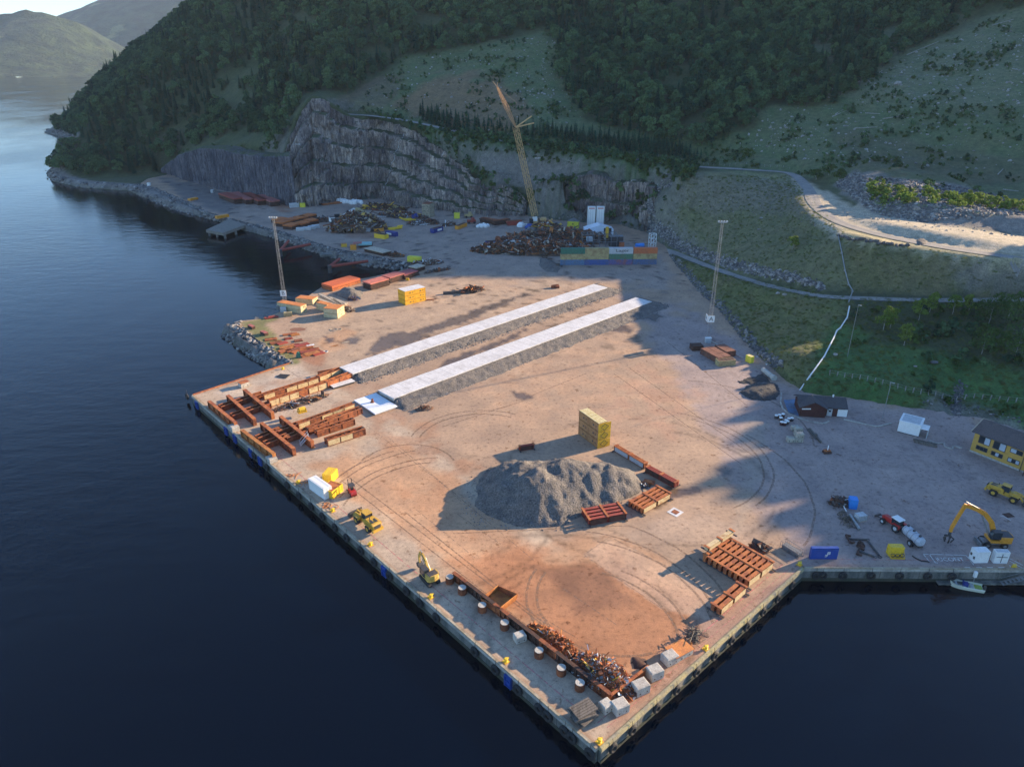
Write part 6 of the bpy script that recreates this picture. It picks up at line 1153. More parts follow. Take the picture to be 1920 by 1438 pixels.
# plate stacks (sheet piles)
def plates(a, b_, w, H, n_, label, m, topm, grp=None):
    c, rz, L = seg(a, b_); t = thing('plate_stack', label, 'plate stack', (c[0] - sin(rz) * w / 2, c[1] + cos(rz) * w / 2, 0), rz, grp)
    for k in range(n_): mb = MB(); r_ = random.Random(int(L * 100) + k); mb.box((r_.uniform(-.25, .25), r_.uniform(-.2, .2), H / n_ * (k + .5)), (L, w, H / n_ - .18)); mb.box((0, 0, H / n_ * (k + .05)), (L * .94, w * .9, .15)); part('plate', mb, topm if k == n_ - 1 else m, t)
    return t
plates(z6(935,278), z6(1155,212), 7.0, 2.3, 2, 'broad bright orange-red plate stack at the water edge', rust_b, mat('bright_oxide', (.56, .12, .035), (.42, .10, .04), .5, .5, .8))
plates(z6(1235,272), z6(1380,232), 5.5, 3.2, 5, 'pinkish red plate stack nearest the gravel heap', rust_d, mat('salmon_plate', (.60, .18, .13), (.42, .14, .10), .6)); plates(z6(1385,218), z6(1500,182), 5.5, 2.8, 5, 'second faded red plate stack along the basin', rust_d, pinkp); plates(z6(1500,186), z6(1610,150), 5.5, 2.2, 4, 'third purplish red plate stack along the basin', rust_d, mat('plum_plate', (.36, .09, .10), (.25, .07, .07), .6)); plates(z6(1590,130), z6(1660,108), 5, 2.2, 4, 'ragged plate stack at the inner end of the basin', rust_d, woodl)
v = G(*z6(1520, 192)); mb = MB(); mb.box((0, 0, .5), (1.4, 1, .9)); mb.box((0, 0, 1.0), (1.0, .7, .2)); solo('yellow_crate', mb, yel, 'small yellow crate in front of the red plate stacks', 'crate', (v.x, v.y, 0))
plates(zg(870,545), zg(1060,592), 5.5, 1.9, 4, 'wooden-looking plate pile on the bank above the basin', rust_d, woodl); t = plates(zg(820,505), zg(950,500), 4.5, 2.0, 2, 'flat pile with a teal and pink sheet on the bank top', rust_d, teal); mb = MB(); mb.box((-4.2, 0, 2.05), (4.5, 4.2, .08)); part('pink_sheet', mb, pinkp, t)
for i, (a, b_, l) in enumerate([((411,372),(440,383),'left end'), ((430,371),(462,384),'second'), ((452,372),(484,386),'third'), ((478,376),(508,388),'right end')]): plates(a, b_, 6.5, 3.6, 4, 'red-brown sheet pile stack on the quarry platform, %s of the row' % l, rust_d, pinkp if i % 2 else redox, 'sheet pile stacks below the blue-grey face')
for i, (x, y) in enumerate([(150,330),(240,310),(330,280),(60,300),(130,275),(220,250),(310,235),(20,270)]): a = zg(x, y); b_ = zg(x + 90, y - 28 + (i % 3) * 6); plates(a, b_, 6.5, 2.6, 3, 'bright orange plate bundle, %s of the group on the basin bank' % ORD[i], rust_d, mat('orange_plate', (.55, .16, .03), (.38, .10, .03), .6), 'orange plate bundles on the basin bank')
for i, (x, y, r_) in enumerate([(228,335,.2), (300,328,.25), (345,318,.25), (385,308,.3)]): v = G(*zg(x, y)); cblock(zg(x, y), (4.2, 2.2, 1.8), r_, 'pale block, %s from the left, before the orange plate bundles' % ORD[i], gryw, grp='pale blocks before the orange plate bundles')
mb = MB(); v = G(*zg(500, 72)); v2 = G(*zg(590, 62)); d = (v2 - v)
for i in range(7): mb.box((0, -2.4 + i * .8, .5 + .1 * (i % 3)), (d.length + 8, .6, .5), rz=.03 * i)
solo('pipe_bundle', mb, rust_b, 'long low bundle of rusty pipes below the quarry wall', 'pipes', tuple((v + v2) / 2), atan2(d.y, d.x))
# white sacks at quarry wall
sk = MB(); sk.prof((0, 0, 0), (0, 0, 1.8), [(0, .9), (.3, 1.05), (.8, .9), (1, .35)], 9); SKM = sk.mesh('sack', wht)
for i, (x, y) in enumerate([(610,50),(635,45),(655,48),(675,52),(700,60),(730,65),(645,58),(668,62),(760,55),(790,58),(815,62),(840,66),(775,70),(745,70)]):
    v = G(*zg(x, y)); o = obj('white_sack', SKM); o.location = (v.x, v.y, 0); o.rotation_euler = (0, 0, i); o.scale = (1.35,) * 3; tag(o, 'white sack in the row stored under the quarry wall', 'sack', 'white sacks stored under the quarry wall')
mb = MB(); v = G(*zg(705, 25)); mb.prof((0, 0, 0), (0, 0, 3.2), [(0, .6), (.5, .7), (.7, 1.2), (1, .9)], 10); solo('white_tank', mb, wht, 'small white tank standing behind the white sacks', 'tank', (v.x, v.y - 3, 0))
# wreckage heaps of the far yard
RM = [gryw, rust, yel, gry, woodl, gry]
v = G(*zh(520, 520)); scrap('crushed_wreckage', 'dark crushed machinery heap behind the yellow skips', (v.x, v.y, 0), 17, 10, 9.5, 900, .3, RM, 1.5, 51)
for a, b_, w_, m_, l in [((500,235,8),(760,370,6),1.6,tan,'long tan crane boom lying across the wreckage'), ((370,290,7),(500,350,6),1.0,drk,'dark lattice arm resting on the wreckage'), ((560,300,6),(640,480,1),.9,gryw,'grey broken frame leaning on the wreckage')]:
    A, B = G(*zh(*a[:2]), a[2] * .0), G(*zh(*b_[:2]), 0); A.z = a[2]; B.z = b_[2]; A = G(*zh(*a[:2]), a[2]); B = G(*zh(*b_[:2]), b_[2]); mb = MB(); d = (B - A); mb.bar(-d / 2, d / 2, w_, w_ * 1.1)
    for k in range(6): p = -d / 2 + d * (k + .5) / 6; mb.box(p, (w_ * 1.4, w_ * 1.25, w_ * 1.3))
    solo('crane_boom' if 'boom' in l else 'broken_frame', mb, m_, l, 'wreckage', tuple((A + B) / 2))
v = G(*zh(880, 240)); scrap('yellow_scrap', 'tangle of yellow steel frames below the quarry wall', (v.x, v.y, 0), 16, 6, 3.2, 420, -.2, [yel, yel, ora, rust, yel, drk, tan], 1.3, 52)
v = G(*zh(1150, 340)); scrap('yard_scrap', 'mixed scrap strewn in front of the straw-coloured crates', (v.x, v.y, 0), 17, 7, 2.4, 520, -.35, RM, 1.2, 53)
v = G(*zh(1400, 440)); scrap('rubble_litter', 'white and grey rubble litter below the straw-coloured crates', (v.x, v.y, 0), 9, 5, 1.6, 260, .2, [wht, gryw, drk, woodl, gryw], .9, 54)
v = G(*zh(1220, 405)); mb = MB(); mb.box((0, 0, 1), (4, 2, 1.2)); mb.bar((-2, 0, 1), (-5, 0, 2.4), .8); mb.bar((2, 0, 1), (4.5, .5, .5), .7); solo('yellow_machine_part', mb, yel_b, 'yellow machine part in front of the straw-coloured crates', 'machine part', (v.x, v.y, 0), .2)
v = G(*zh(1310, 370)); mb = MB(); mb.box((0, 0, 1.2), (4, 3, 2.2), taper=.7); mb.box((1, 0, 2.6), (1.6, 1.6, .7)); solo('blue_white_cab', mb, blue_d, 'wrecked blue cab beside the yellow machine part', 'wreck', (v.x, v.y, 0), .5)
v = G(*zh(1540, 440)); scrap('dark_scrap', 'small dark scrap mound left of the navy skip', (v.x, v.y, 0), 5, 3.5, 2.6, 110, 0, [drk, rust_d, drk, rust], 1.1, 55)
v = G(*zh(1790, 465)); scrap('grey_scrap', 'small grey-white scrap pile right of the navy skip', (v.x, v.y, 0), 4.5, 2.6, 1.8, 90, .5, [gryw, wht, gry, drk], 1.0, 56)
v = G(*zh(1040, 520)); mb = MB(); mb.box((0, 0, .8), (8, 1.8, 1.0), rz=.3); mb.box((3, 1.2, 1.6), (3, 1.6, .7), rz=.5); mb.box((-2, -.6, .4), (4, 1, .8)); solo('yellow_beam', mb, yel_b, 'bent yellow beam right of the navy skip with the white patch', 'beam', (v.x, v.y, 0), .2)
v = G(*zg(380, 240)); scrap('bank_scrap', 'dark scrap between the orange bundles and the white excavator', (v.x + 4, v.y, 0), 9, 4, 2.0, 200, .1, [drk, rust_d, gry, rust], 1.1, 57)
v = G(*zg(1190, 590)); scrap('orange_scrap', 'orange-brown scrap on the bank left of the lemon container', (v.x, v.y, 0), 4.5, 2.2, 1.5, 110, -.3, [rust_b, rust_o, drk, rust], .9, 58)
v = G(*zg(1500, 665)); scrap('grey_debris', 'white and rusty debris behind the ragged plate stack', (v.x, v.y, 0), 8, 3.5, 1.4, 190, .3, [gryw, wht, rust_d, woodl, rust], 1.0, 59)
v = G(*zg(1600, 740)); scrap('branch_debris', 'dark broken branches on the yard beyond the plate stacks', (v.x, v.y, 0), 7, 1.6, .8, 80, .6, [drk, wood], .9, 60)
v = G(*zi(1800, 130)); scrap('rusty_parts', 'rusty machine parts right of the amber box stack', (v.x + 8, v.y + 3, 0), 6.0, 2.6, 1.8, 160, .45, [rust_b, rust, rust_o, rust_d], 1.0, 61); mb = MB(); mb.box((0, 0, .5), (7.5, 1.5, .9)); mb.box((0, 0, 1.0), (7.0, .9, .15)); solo('dark_beam', mb, drk, 'dark steel beam left of the rusty machine parts', 'beam', (v.x, v.y, 0), .25)
v = G(1041, 540); mb = MB(); mb.box((0, 0, .5), (3.5, 1.6, 1)); mb.bar((-1.5, 0, 1.1), (1.5, .4, 1.4), .3); solo('rusty_box', mb, rust, 'rusty box at the far end of the farther slab strip', 'box', (v.x, v.y, 0))
v = G(*z7(1680, 545)); scrap('rusty_offcuts', 'few rusty offcuts at the foot of the nearer gravel berm', (v.x, v.y, 0), 2.6, 1.2, .8, 40, .3, [rust, rust_b], .7, 62)
for i, (x, y, s) in enumerate([(1008,470,1.6),(1015,478,1.3),(1030,484,1.4)]): pass
v = G(1020, 490); heap('ground_stone_heap', [(1012,486),(1010,497),(1022,510),(1045,512),(1050,505),(1040,492),(1025,484)], 1.6, 'low grey heap left of the stacked container row', gravd, .4, res=.7, seed=8)
# great scrap field round the crane
v = G(*ze(640, 420)); scrap('scrap_field', 'great brown scrap heap between crane and containers', (v.x + 2, v.y, 0), 34, 9, 6.0, 2300, -.06, [rust_b, rust_o, rust, gryw, gry, woodl, rust], 1.35, 71)
v = G(*ze(830, 330)); scrap('scrap_field', 'brown scrap heap behind the stacked container row', (v.x, v.y, 0), 30, 11, 6.5, 1700, .05, [rust_b, rust_o, rust, gry, woodl], 1.35, 72)
v = G(*ze(740, 275)); scrap('yellow_heap', 'yellow machine wreckage on the crest of the scrap field', (v.x, v.y, 2), 11, 5, 5, 230, .2, [yel, yel, ora, wht], 1.5, 73)
v = G(*ze(420, 350)); t = thing('drum_pile', 'rusty coils and drums at the left end of the scrap field', 'coil pile', (v.x, v.y, 0))
for i in range(7): mb = MB(); x = (i % 4) * 3.2 - 5; mb.torus((x, (i // 4) * 3 - 1, 1.6), (.6, 1, .2), 1.3, .7, 14, 6, 0); part('coil', mb, rust_d if i % 2 else rust, t)
for q, l, m_, s in [((820, 220), 'small tan cabin beside the crane', tan, (5, 3.5, 3)), ((565, 300), 'tan box at the left crest of the scrap field', woodl, (5, 3.5, 4)), ((620, 290), 'grey-blue box at the crest of the scrap field', blue_f, (4, 3, 4.5)), ((1345, 370), 'dark covered skip right of the frames', drk, (7, 3.5, 5)), ((1395, 378), 'small orange-brown box right of the dark skip', orr, (2.5, 2, 2.6))]:
    v = G(*ze(*q)); t = thing('cabin' if 'cabin' in l else 'yard_box', l, 'box', (v.x, v.y, 0), .05); mb = MB(); mb.box((0, 0, s[2] / 2), s); part('body', mb, m_, t); mb = MB(); mb.box((0, 0, s[2] + .1), (s[0] + .3, s[1] + .3, .2)); part('roof', mb, gry, t)
# tents, white silos
v = G(*ze(1170, 275)); v2 = G(*ze(1300, 255)); t = thing('storage_tent', 'large white pitched storage tent beside the two white silos', 'tent', (G(*ze(1195, 272)).x, G(*ze(1195, 272)).y, 0), .04)
mb = MB(); L_, D_, h1, h2 = 15.5, 8, 3.4, 5.6; mb.add([(-L_/2,-D_/2,0),(L_/2,-D_/2,0),(L_/2,D_/2,0),(-L_/2,D_/2,0),(-L_/2,-D_/2,h1),(L_/2,-D_/2,h1),(L_/2,D_/2,h1),(-L_/2,D_/2,h1),(0,-D_/2,h2),(0,D_/2,h2)], [(0,1,5,8,4),(1,2,6,5),(2,3,7,9,6),(3,0,4,7)]); part('wall', mb, tarp, t)
for s in (-1, 1): mb = MB(); mb.add([(s*(L_/2+.2),-D_/2-.2,h1-.02),(0,-D_/2-.2,h2+.1),(0,D_/2+.2,h2+.1),(s*(L_/2+.2),D_/2+.2,h1-.02)], [(0,1,2,3)]); part('roof_sheet', mb, tarp, t)
mb = MB(); mb.box((4.5, -D_ / 2 - .05, 2.2), (4.2, .1, 4.2)); part('doorway', mb, drk, t)
v = G(*ze(1165, 300)); t = thing('small_tent', 'smaller pale awning in front of the large tent', 'tent', (v.x, v.y, 0)); mb = MB(); mb.prof((0, 0, 2.2), (0, 0, 3.4), [(0, 4.4), (1, .3)], 4); part('canopy', mb, tarp, t)
for i in range(4): mb = MB(); a = pi / 4 + i * pi / 2 - pi / 4; mb.tube((4.0 * cos(a), 4.0 * sin(a), 0), (4.1 * cos(a), 4.1 * sin(a), 2.3), .1, n=6); part('post', mb, galv, t)
for i, x in enumerate((1132, 1206)):
    a = G(*ze(x, 222)); t = thing('white_silo', '%s of the two tall white silos behind the tent' % ('left', 'right')[i], 'silo', (a.x, a.y, 0), .0, 'white silos behind the tent'); mb = MB(); mb.box((0, 0, 6.2), (4.3, 2.6, 12.4)); part('body', mb, wht, t)
    mb = MB(); mb.box((0, -1.33, 11.6), (3.2, .06, .5)); part('red_strip', mb, red, t)
    for k in range(4): mb = MB(); mb.box((-1.9 + k * 1.27, -1.35, 5.6), (.12, .1, 10.6)); part('rib', mb, gryw, t)
v = G(*ze(1200, 370)); t = thing('scrap_sorter', 'open dark steel sorting frame behind the stacked containers', 'frame', (v.x, v.y, 0), .03); mb = MB()
for x in range(-9, 10, 3):
    for y in (-2.5, 2.5): mb.bar((x, y, 0), (x, y, 6.5), .28)
    mb.bar((x, -2.5, 6.5), (x, 2.5, 6.5), .22)
for y in (-2.5, 2.5):
    for z in (2.5, 6.5): mb.bar((-9, y, z), (9, y, z), .26)
part('frame', mb, gry, t); mb = MB(); mb.box((-5, 0, 3.6), (3, 3, 2)); part('hopper', mb, gryw, t); mb = MB(); mb.box((4, 0, 7.0), (1.4, 1.4, 5.5)); part('yellow_unit', mb, yel, t)
v = G(*ze(210, 212)); mb = MB()
for i in range(6): mb.prof((i * 1.1 - 3, (i % 2) * 1.3, 0), (i * 1.1 - 3, (i % 2) * 1.3, 2.4 - .3 * abs(i - 3)), [(0, 1.2), (.5, 1.3), (1, .4)], 8)
solo('salt_heap', mb, wht, 'lumpy white covered heap between the skips and the crane', 'heap', (v.x, v.y, 0))
for q, m_, l in [((85, 130), tan, 'small tan wheeled machine at the foot of the rock'), ((110, 180), redox, 'small red machine beside the tan one')]:
    v = G(*ze(*q)); t = thing('small_machine', l, 'machine', (v.x, v.y, 0), .2); mb = MB(); mb.box((0, 0, 1.5), (5, 2.2, 1.4)); mb.box((.8, 0, 2.8), (1.8, 2, 1.3)); part('body', mb, m_, t)
    for x in (-1.6, 1.6): mb = MB(); mb.tube((x, -1.2, .7), (x, 1.2, .7), .7, n=10); part('wheel', mb, blk, t)
for a, b_, m_, l in [((200,165),(330,185),rust_d,'long rusty hull plate left of the crane'), ((300,195),(420,175),rust_d,'second rusty hull plate left of the crane'), ((420,195),(525,190),redox,'dull red barge section beside the blue tarpaulins')]:
    c, rz, L = seg(ze(*a), ze(*b_)); t = thing('hull_section', l, 'steel section', c, rz); mb = MB(); mb.side([(-L / 2, .1), (L / 2, .1), (L / 2 + 1, 2.6), (-L / 2 - 1, 2.2)], -1.6, 1.6); part('shell', mb, m_, t); mb = MB(); mb.box((0, 0, 2.6), (L, 2.2, .3)); part('deck', mb, rust, t)
for q, m_, l, s in [((535, 205), wht, 'white covered pile left of the blue bundle', 2.4), ((610, 225), blue, 'blue bundle at the foot of the crane', 2.8), ((655, 235), gryw, 'small grey cabin at the foot of the crane', 2.4)]:
    v = G(*ze(*q)); mb = MB(); mb.prof((0, 0, 0), (0, 0, s), [(0, s * 1.1), (.5, s), (1, s * .5)], 7); mb.box((s, .5, s * .3), (s, s * .8, s * .6)); solo('covered_pile', mb, m_, l, 'pile', (v.x, v.y, 0))
# ================================================================ CRANE AND LIGHT MASTS
def lattice(mb, a, b_, w0, w1, n_, r=.12, mi=0):
    a = Vector(a); b_ = Vector(b_); R = (b_ - a).to_track_quat('Z', 'Y').to_matrix(); P = []
    for i in range(n_ + 1):
        t = i / n_; w = (w0 * (1 - t) + w1 * t) / 2; c = a + (b_ - a) * t; P.append([c + R @ Vector((x * w, y * w, 0)) for x, y in ((-1, -1), (1, -1), (1, 1), (-1, 1))])
    for i in range(n_):
        for k in range(4):
            mb.bar(P[i][k], P[i + 1][k], r * 1.5, mi=mi); j = (k + 1) % 4; mb.bar(P[i][k] if i % 2 else P[i][j], P[i + 1][j] if i % 2 else P[i + 1][k], r, mi=mi); mb.bar(P[i][k], P[i][j], r * .8, mi=mi)
FT = G(1003, 427); Yc = FT.y; t = thing('lattice_crane', 'tall orange-yellow lattice boom crane working over the scrap field', 'crane', (FT.x, FT.y, 0)); O = Vector((FT.x, FT.y, 0))
EL_ = GY(967, 239, Yc - 6) - O; TIP = GY(932, 163, Yc - 14) - O; F0 = GY(1003, 405, Yc) - O
cry = mat('crane_yellow', (.60, .38, .16), (.45, .26, .10), .8, .5, .75, .55)
mb = MB(); lattice(mb, F0, EL_, 2.7, 2.3, 26, .12); part('main_boom', mb, cry, t)
mid = (EL_ + TIP) / 2
mb = MB(); lattice(mb, EL_, EL_.lerp(TIP, .5), .6, 1.8, 7, .085); lattice(mb, EL_.lerp(TIP, .5), TIP, 1.8, .5, 7, .085); mb.bar(TIP, TIP + Vector((-2.2, 0, 2.5)), .35); mb.bar(TIP, TIP + Vector((.3, 0, 2)), .3); part('jib', mb, mat('jib_orange', (.60, .34, .16), (.45, .25, .12), .8, .5, .7, .6), t)
S1, S2 = GY(997, 218, Yc - 2) - O, GY(1001, 231, Yc - 2) - O
for s in (S1, S2): mb = MB(); mb.bar(EL_, s, .5, .6); part('jib_strut', mb, cry, t)
mb = MB(); mb.tube(S1, TIP, .06, n=5); mb.tube(S2, GY(1011, 425, Yc + 4) - O, .06, n=5); mb.tube(S1, S2, .06, n=5); mb.tube(GY(1008, 350, Yc) - O, GY(1032, 402, Yc) - O, .05, n=5); mb.tube(TIP, TIP.lerp(F0, .96) + Vector((3, 0, 0)), .04, n=4); part('cable', mb, drk, t)
mb = MB(); mb.box((1.5, 1, 3.2), (9, 4, 3.2)); mb.box((5, 1, 3.6), (3, 4.4, 3.6)); part('upper_body', mb, cry, t); mb = MB(); mb.box((-2.2, -1, 4.0), (2.2, 1.8, 2.6)); part('cab', mb, glass, t); mb = MB(); mb.box(F0 + Vector((0, -1, -1.5)), (2.6, 1, 2.4)); part('sign_plate', mb, wht, t)
for s in (-1, 1): mb = MB(); mb.side([(-4.5, .6), (-4, 0), (4, 0), (4.5, .6), (4.5, 1.2), (4, 1.8), (-4, 1.8), (-4.5, 1.2)], 1 + s * 3 - .6, 1 + s * 3 + .6); part('crawler_track', mb, drk, t)
mb = MB(); mb.bar(GY(1012, 425, Yc) - O, GY(1036, 411, Yc) - O, .9, .9); part('counter_jib', mb, cry, t)
def mast(base, top, Y, label, letter=None, zb=0.0, lit=4, w=1.1, dark=False, signpx=None):
    b_ = G(*base, zb); h = GY(top[0], top[1], b_.y).z - zb; t = thing('light_mast', label, 'light mast', (b_.x, b_.y, zb)); mb = MB(); lattice(mb, (0, 0, 0), (0, 0, h), w, w * .55, max(10, int(h / 2)), .035); part('lattice', mb, galv if not dark else gry, t)
    mb = MB(); mb.box((0, 0, .2), (w + .8, w + .8, .5)); part('footing', mb, conc, t); mb = MB(); mb.box((0, 0, h + .1), (2.6, .9, .12)); mb.bar((-1.7, -.3, h + .3), (1.7, -.3, h + .3), .1); part('platform', mb, galv, t)
    for k in range(lit): mb = MB(); mb.box((-1.3 + 2.6 * k / max(1, lit - 1), -.5, h + .5), (.5, .4, .55)); part('floodlight', mb, gryw, t)
    if letter:
        sz = GY(*signpx, b_.y).z - zb; s = thing_sign = MB(); s.box((0, -w / 2 - .25, sz), (2.3, .08, 2.3)); pn = part('sign_board', s, wht, t); text(letter, 2.1, drk, pn, Matrix.Translation((0, -w / 2 - .31, sz)) @ Matrix.Rotation(pi / 2, 4, 'X'), 'letter')
        if letter == 'A': s = MB(); s.box((-1.15, .7, sz), (.08, 2.2, 2.3)); p2 = part('sign_board', s, wht, t); text('A', 2.1, drk, p2, Matrix.Translation((-1.22, .7, sz)) @ Matrix.Rotation(-pi / 2, 4, 'Z') @ Matrix.Rotation(pi / 2, 4, 'X'), 'letter')
    return t
mast((1327, 640), (1351, 418), 0, 'steel light mast with the letter A board beside the rubble bank', 'A', 0, signpx=(1331, 597))
mast((536, 578), (510, 410), 0, 'steel light mast with the letter B board beside the water', 'B', 0, signpx=(532, 549))
mast((572, 382), (559, 272), 0, 'thin light mast with a small white board before the rock face', '00', 0, signpx=(569, 361), dark=True, w=1.6)
mast((1006, 427), (998, 298), 0, 'tall light mast just right of the crane boom', None, 0, dark=True, w=1.5)
v = G(1325, 640); t = thing('switch_cabinet', 'white switch cabinet at the foot of mast A', 'cabinet', (v.x, v.y - 1.5, 0), .1); mb = MB(); mb.box((0, 0, .95), (2.0, 1.0, 1.8)); part('body', mb, gryw, t); mb = MB(); mb.box((0, 0, 1.9), (2.2, 1.2, .1)); part('lid', mb, wht, t)
for q, l in [((515, 420), 'left grey drum by mast B'), ((590, 405), 'white drum by mast B')]:
    v = G(*z6(*q)); mb = MB(); mb.prof((0, 0, 0), (0, 0, 1.9), [(0, 1.0), (.9, 1.0), (1, .5)], 12); solo('steel_drum', mb, gryw if 'white' in l else gry, l, 'drum', (v.x, v.y, 0))
cblock(z6(585, 470), (3.0, 1.6, 1.6), .3, 'tan block with drums behind it beside mast B', tan, grp='blocks beside mast B'); cblock(z6(550, 440), (2.2, 1.4, 2.0), .3, 'pale block left of the tan block by mast B', gryw, grp='blocks beside mast B')
def pole(a, top, label, z=0.0, r=.1):
    b_ = G(*a, z); h = GY(top[0], top[1], b_.y).z - z; t = thing('lamp_pole', label, 'pole', (b_.x, b_.y, z)); mb = MB(); mb.tube((0, 0, -.3), (0, 0, h), r, r * .6, 8); part('shaft', mb, galv, t); mb = MB(); mb.bar((0, 0, h), (.5, -.5, h), .1); mb.box((.5, -.5, h), (.5, .25, .12)); part('lamp', mb, gryw, t)
pole((1655, 782), (1669, 717), 'slender lamp pole between the brown cabin and the white shed', .4); p = T(1589, 668); pole((1589, 668), (1596, 572), 'grey pole standing on the green bank beside the white pipe', p.z, .09)
# ================================================================ SMALL JETTY AND BASIN STRUTS
c, rz, L, w = fr((388,440),(425,446),(437,417)); t = thing('concrete_jetty', 'small concrete jetty on piles at the far basin bank', 'jetty', c, rz); A_, B_, C_, D_ = [G(*p) for p in [(386,432),(418,438),(462,422),(430,412)]]; mb = MB(); mb.prism([(p.x - c[0], p.y - c[1]) for p in (A_, B_, C_, D_)], -1.3, .25); o = part('deck', mb, mat('jetty_deck', (.24, .21, .17), (.15, .14, .12)), t); o.matrix_parent_inverse = Matrix.Identity(4); o.rotation_euler = (0, 0, -rz)
mb = MB()
for p in (A_, B_, (A_ + B_) / 2, (A_ + D_) / 2, (B_ + C_) / 2): q = (p - Vector(c)) * .9; mb.tube((q.x, q.y, -5), (q.x, q.y, -1.2), .7, n=10)
o = part('support_pile', mb, quay_m, t); o.rotation_euler = (0, 0, -rz)
for i, (a, b_, e) in enumerate([((688,486),(705,481),(0,0)), ((654,507),(738,492),(0,0))]): pass
def strut(a, k1, k2, label):
    O_ = G(*a, 0); t = thing('mooring_strut', label, 'strut', (O_.x, O_.y, 0))
    for q in (k1, k2): mb = MB(); d = G(*q, .3) - O_; mb.tube((0, 0, 0), d, .7, n=10); part('strut_tube', mb, redox, t)
    mb = MB(); mb.tube((0, 0, -5), (0, 0, .6), 1.0, n=12); part('dolphin_pile', mb, drk, t)
strut((618, 500), (636, 486), (690, 490), 'red V-shaped mooring strut in the basin, nearer one'); strut((525, 470), (541, 452), (582, 458), 'red V-shaped mooring strut in the basin, farther one')
v = G(615, 478); cblock((612, 480), (6, 4, 1.2), .4, 'concrete abutment at the root of the nearer strut', quay_m, grp='basin abutments')
# ================================================================ BUILDINGS
def window(t, x, z, w, h, y=0.0, panes=2, lights=True):
    mb = MB(); mb.box((x, y - .05, z + h / 2), (w, .12, .12)); mb.box((x, y - .05, z - h / 2), (w, .14, .12)); mb.box((x - w / 2, y - .05, z), (.12, .12, h)); mb.box((x + w / 2, y - .05, z), (.12, .12, h))
    for k in range(1, panes): mb.box((x - w / 2 + w * k / panes, y - .05, z), (.08, .1, h))
    f = part('window', mb, drk, t)
    for k in range(panes): mb = MB(); mb.box((x - w / 2 + w * (k + .5) / panes, y - .02, z), (w / panes - .1, .04, h - .1)); part('pane', mb, gla_l if (lights and (k + int(x * 3)) % 2 == 0) else glass, f)
a, b_ = G(*zm(800, 880)), G(*zm(1849, 1300)); d = b_ - a; rz = atan2(d.y, d.x); t = thing('yellow_building', 'two-storey ochre-yellow clad building with a dark roof at the right edge', 'building', (a.x, a.y, 0), rz); Lb, Db, Hb = 30.0, 8.5, 5.7; sc_ = d.length / 17.6
nb_ = 22
for i in range(nb_): mb = MB(); mb.box((Lb / 2, .0 + .10, .45 + (Hb - .45) * (i + .5) / nb_), (Lb, .2 + (i % 2) * .02, (Hb - .45) / nb_ - .012)); part('wall_board', mb, houy, t)
mb = MB(); mb.box((Lb / 2, Db / 2 + .12, Hb / 2), (Lb - .3, Db - .25, Hb)); part('wall', mb, houy, t); mb = MB(); mb.box((Lb / 2, Db / 2, .22), (Lb + .1, Db + .1, .44)); part('plinth', mb, conc, t)
mb = MB(); mb.add([(0, .0, Hb), (0, Db, Hb), (0, Db / 2, Hb + 1.7)], [(0, 1, 2)]); part('gable', mb, houy, t)
for s in (0, 1):
    ns = 14
    mb = MB(); y0, y1 = (-.7, Db / 2) if s == 0 else (Db + .7, Db / 2); z0 = Hb - .25
    mb.add([(-.6, y0, z0), (Lb + .6, y0, z0), (Lb + .6, y1, Hb + 1.75), (-.6, y1, Hb + 1.75), (-.6, y0, z0 + .2), (Lb + .6, y0, z0 + .2), (Lb + .6, y1, Hb + 1.95), (-.6, y1, Hb + 1.95)], [(3, 2, 1, 0), (4, 5, 6, 7), (0, 1, 5, 4), (1, 2, 6, 5), (2, 3, 7, 6), (3, 0, 4, 7)]); part('roof', mb, rooft, t)
mb = MB(); mb.bar((-.65, -.75, Hb - .1), (-.65, Db / 2, Hb + 1.9), .12, .3); mb.bar((-.65, Db + .7, Hb - .1), (-.65, Db / 2, Hb + 1.9), .12, .3); part('barge_board', mb, woodl, t)
mb = MB(); mb.tube((-.5, -.78, Hb - .1), (Lb + .5, -.78, Hb - .1), .09); mb.tube((11.4, -.15, 0), (11.4, -.15, Hb), .07); part('gutter', mb, drk, t)
mb = MB(); mb.tube((12.6, Db / 2 + .4, Hb + 1.5), (12.6, Db / 2 + .4, Hb + 2.9), .45, n=14); mb.tube((12.6, Db / 2 + .4, Hb + 2.9), (12.6, Db / 2 + .4, Hb + 3.2), .6, .5, 14); part('roof_vent', mb, galv, t)
for x, w_ in [(2.5, 2.5), (5.9, 2.7)]: window(t, x, 4.15, w_, 1.9, 0, 2)
for x, w_ in [(9.6, 2.6), (13.3, 2.6), (17.4, 2.6), (21, 2.6), (25, 2.6)]: window(t, x, 4.4, w_, 1.1, 0, 2 if x < 17 else 3)
for x in (2.4, 5.9, 9.6, 18.0, 21.5, 25.5): window(t, x, 1.85, 2.5, 1.0, 0, 3, x > 4)
mb = MB(); mb.box((14.2, -.03, 1.5), (1.2, .14, 2.3)); dr = part('door', mb, drk, t); mb = MB(); mb.box((14.6, -.13, 1.4), (.12, .08, .12)); part('handle', mb, galv, dr)
mb = MB(); mb.side([(12.6, 3.0), (15.6, 3.0), (14.9, 3.7), (13.3, 3.7)], -1.9, 0); part('porch_roof', mb, gry, t)
for x in (12.8, 15.4): mb = MB(); mb.box((x, -1.75, 1.5), (.14, .14, 3.0)); part('porch_post', mb, houb, t)
mb = MB(); mb.box((13.2, -.2, 1.5), (.9, .16, 1.8)); part('notice_board', mb, gryw, t)
for k in range(3): mb = MB(); mb.box((14.2, -1.2 - .35 * k, .42 - .15 * k), (2.2, .36, .15)); part('step', mb, conc, t)
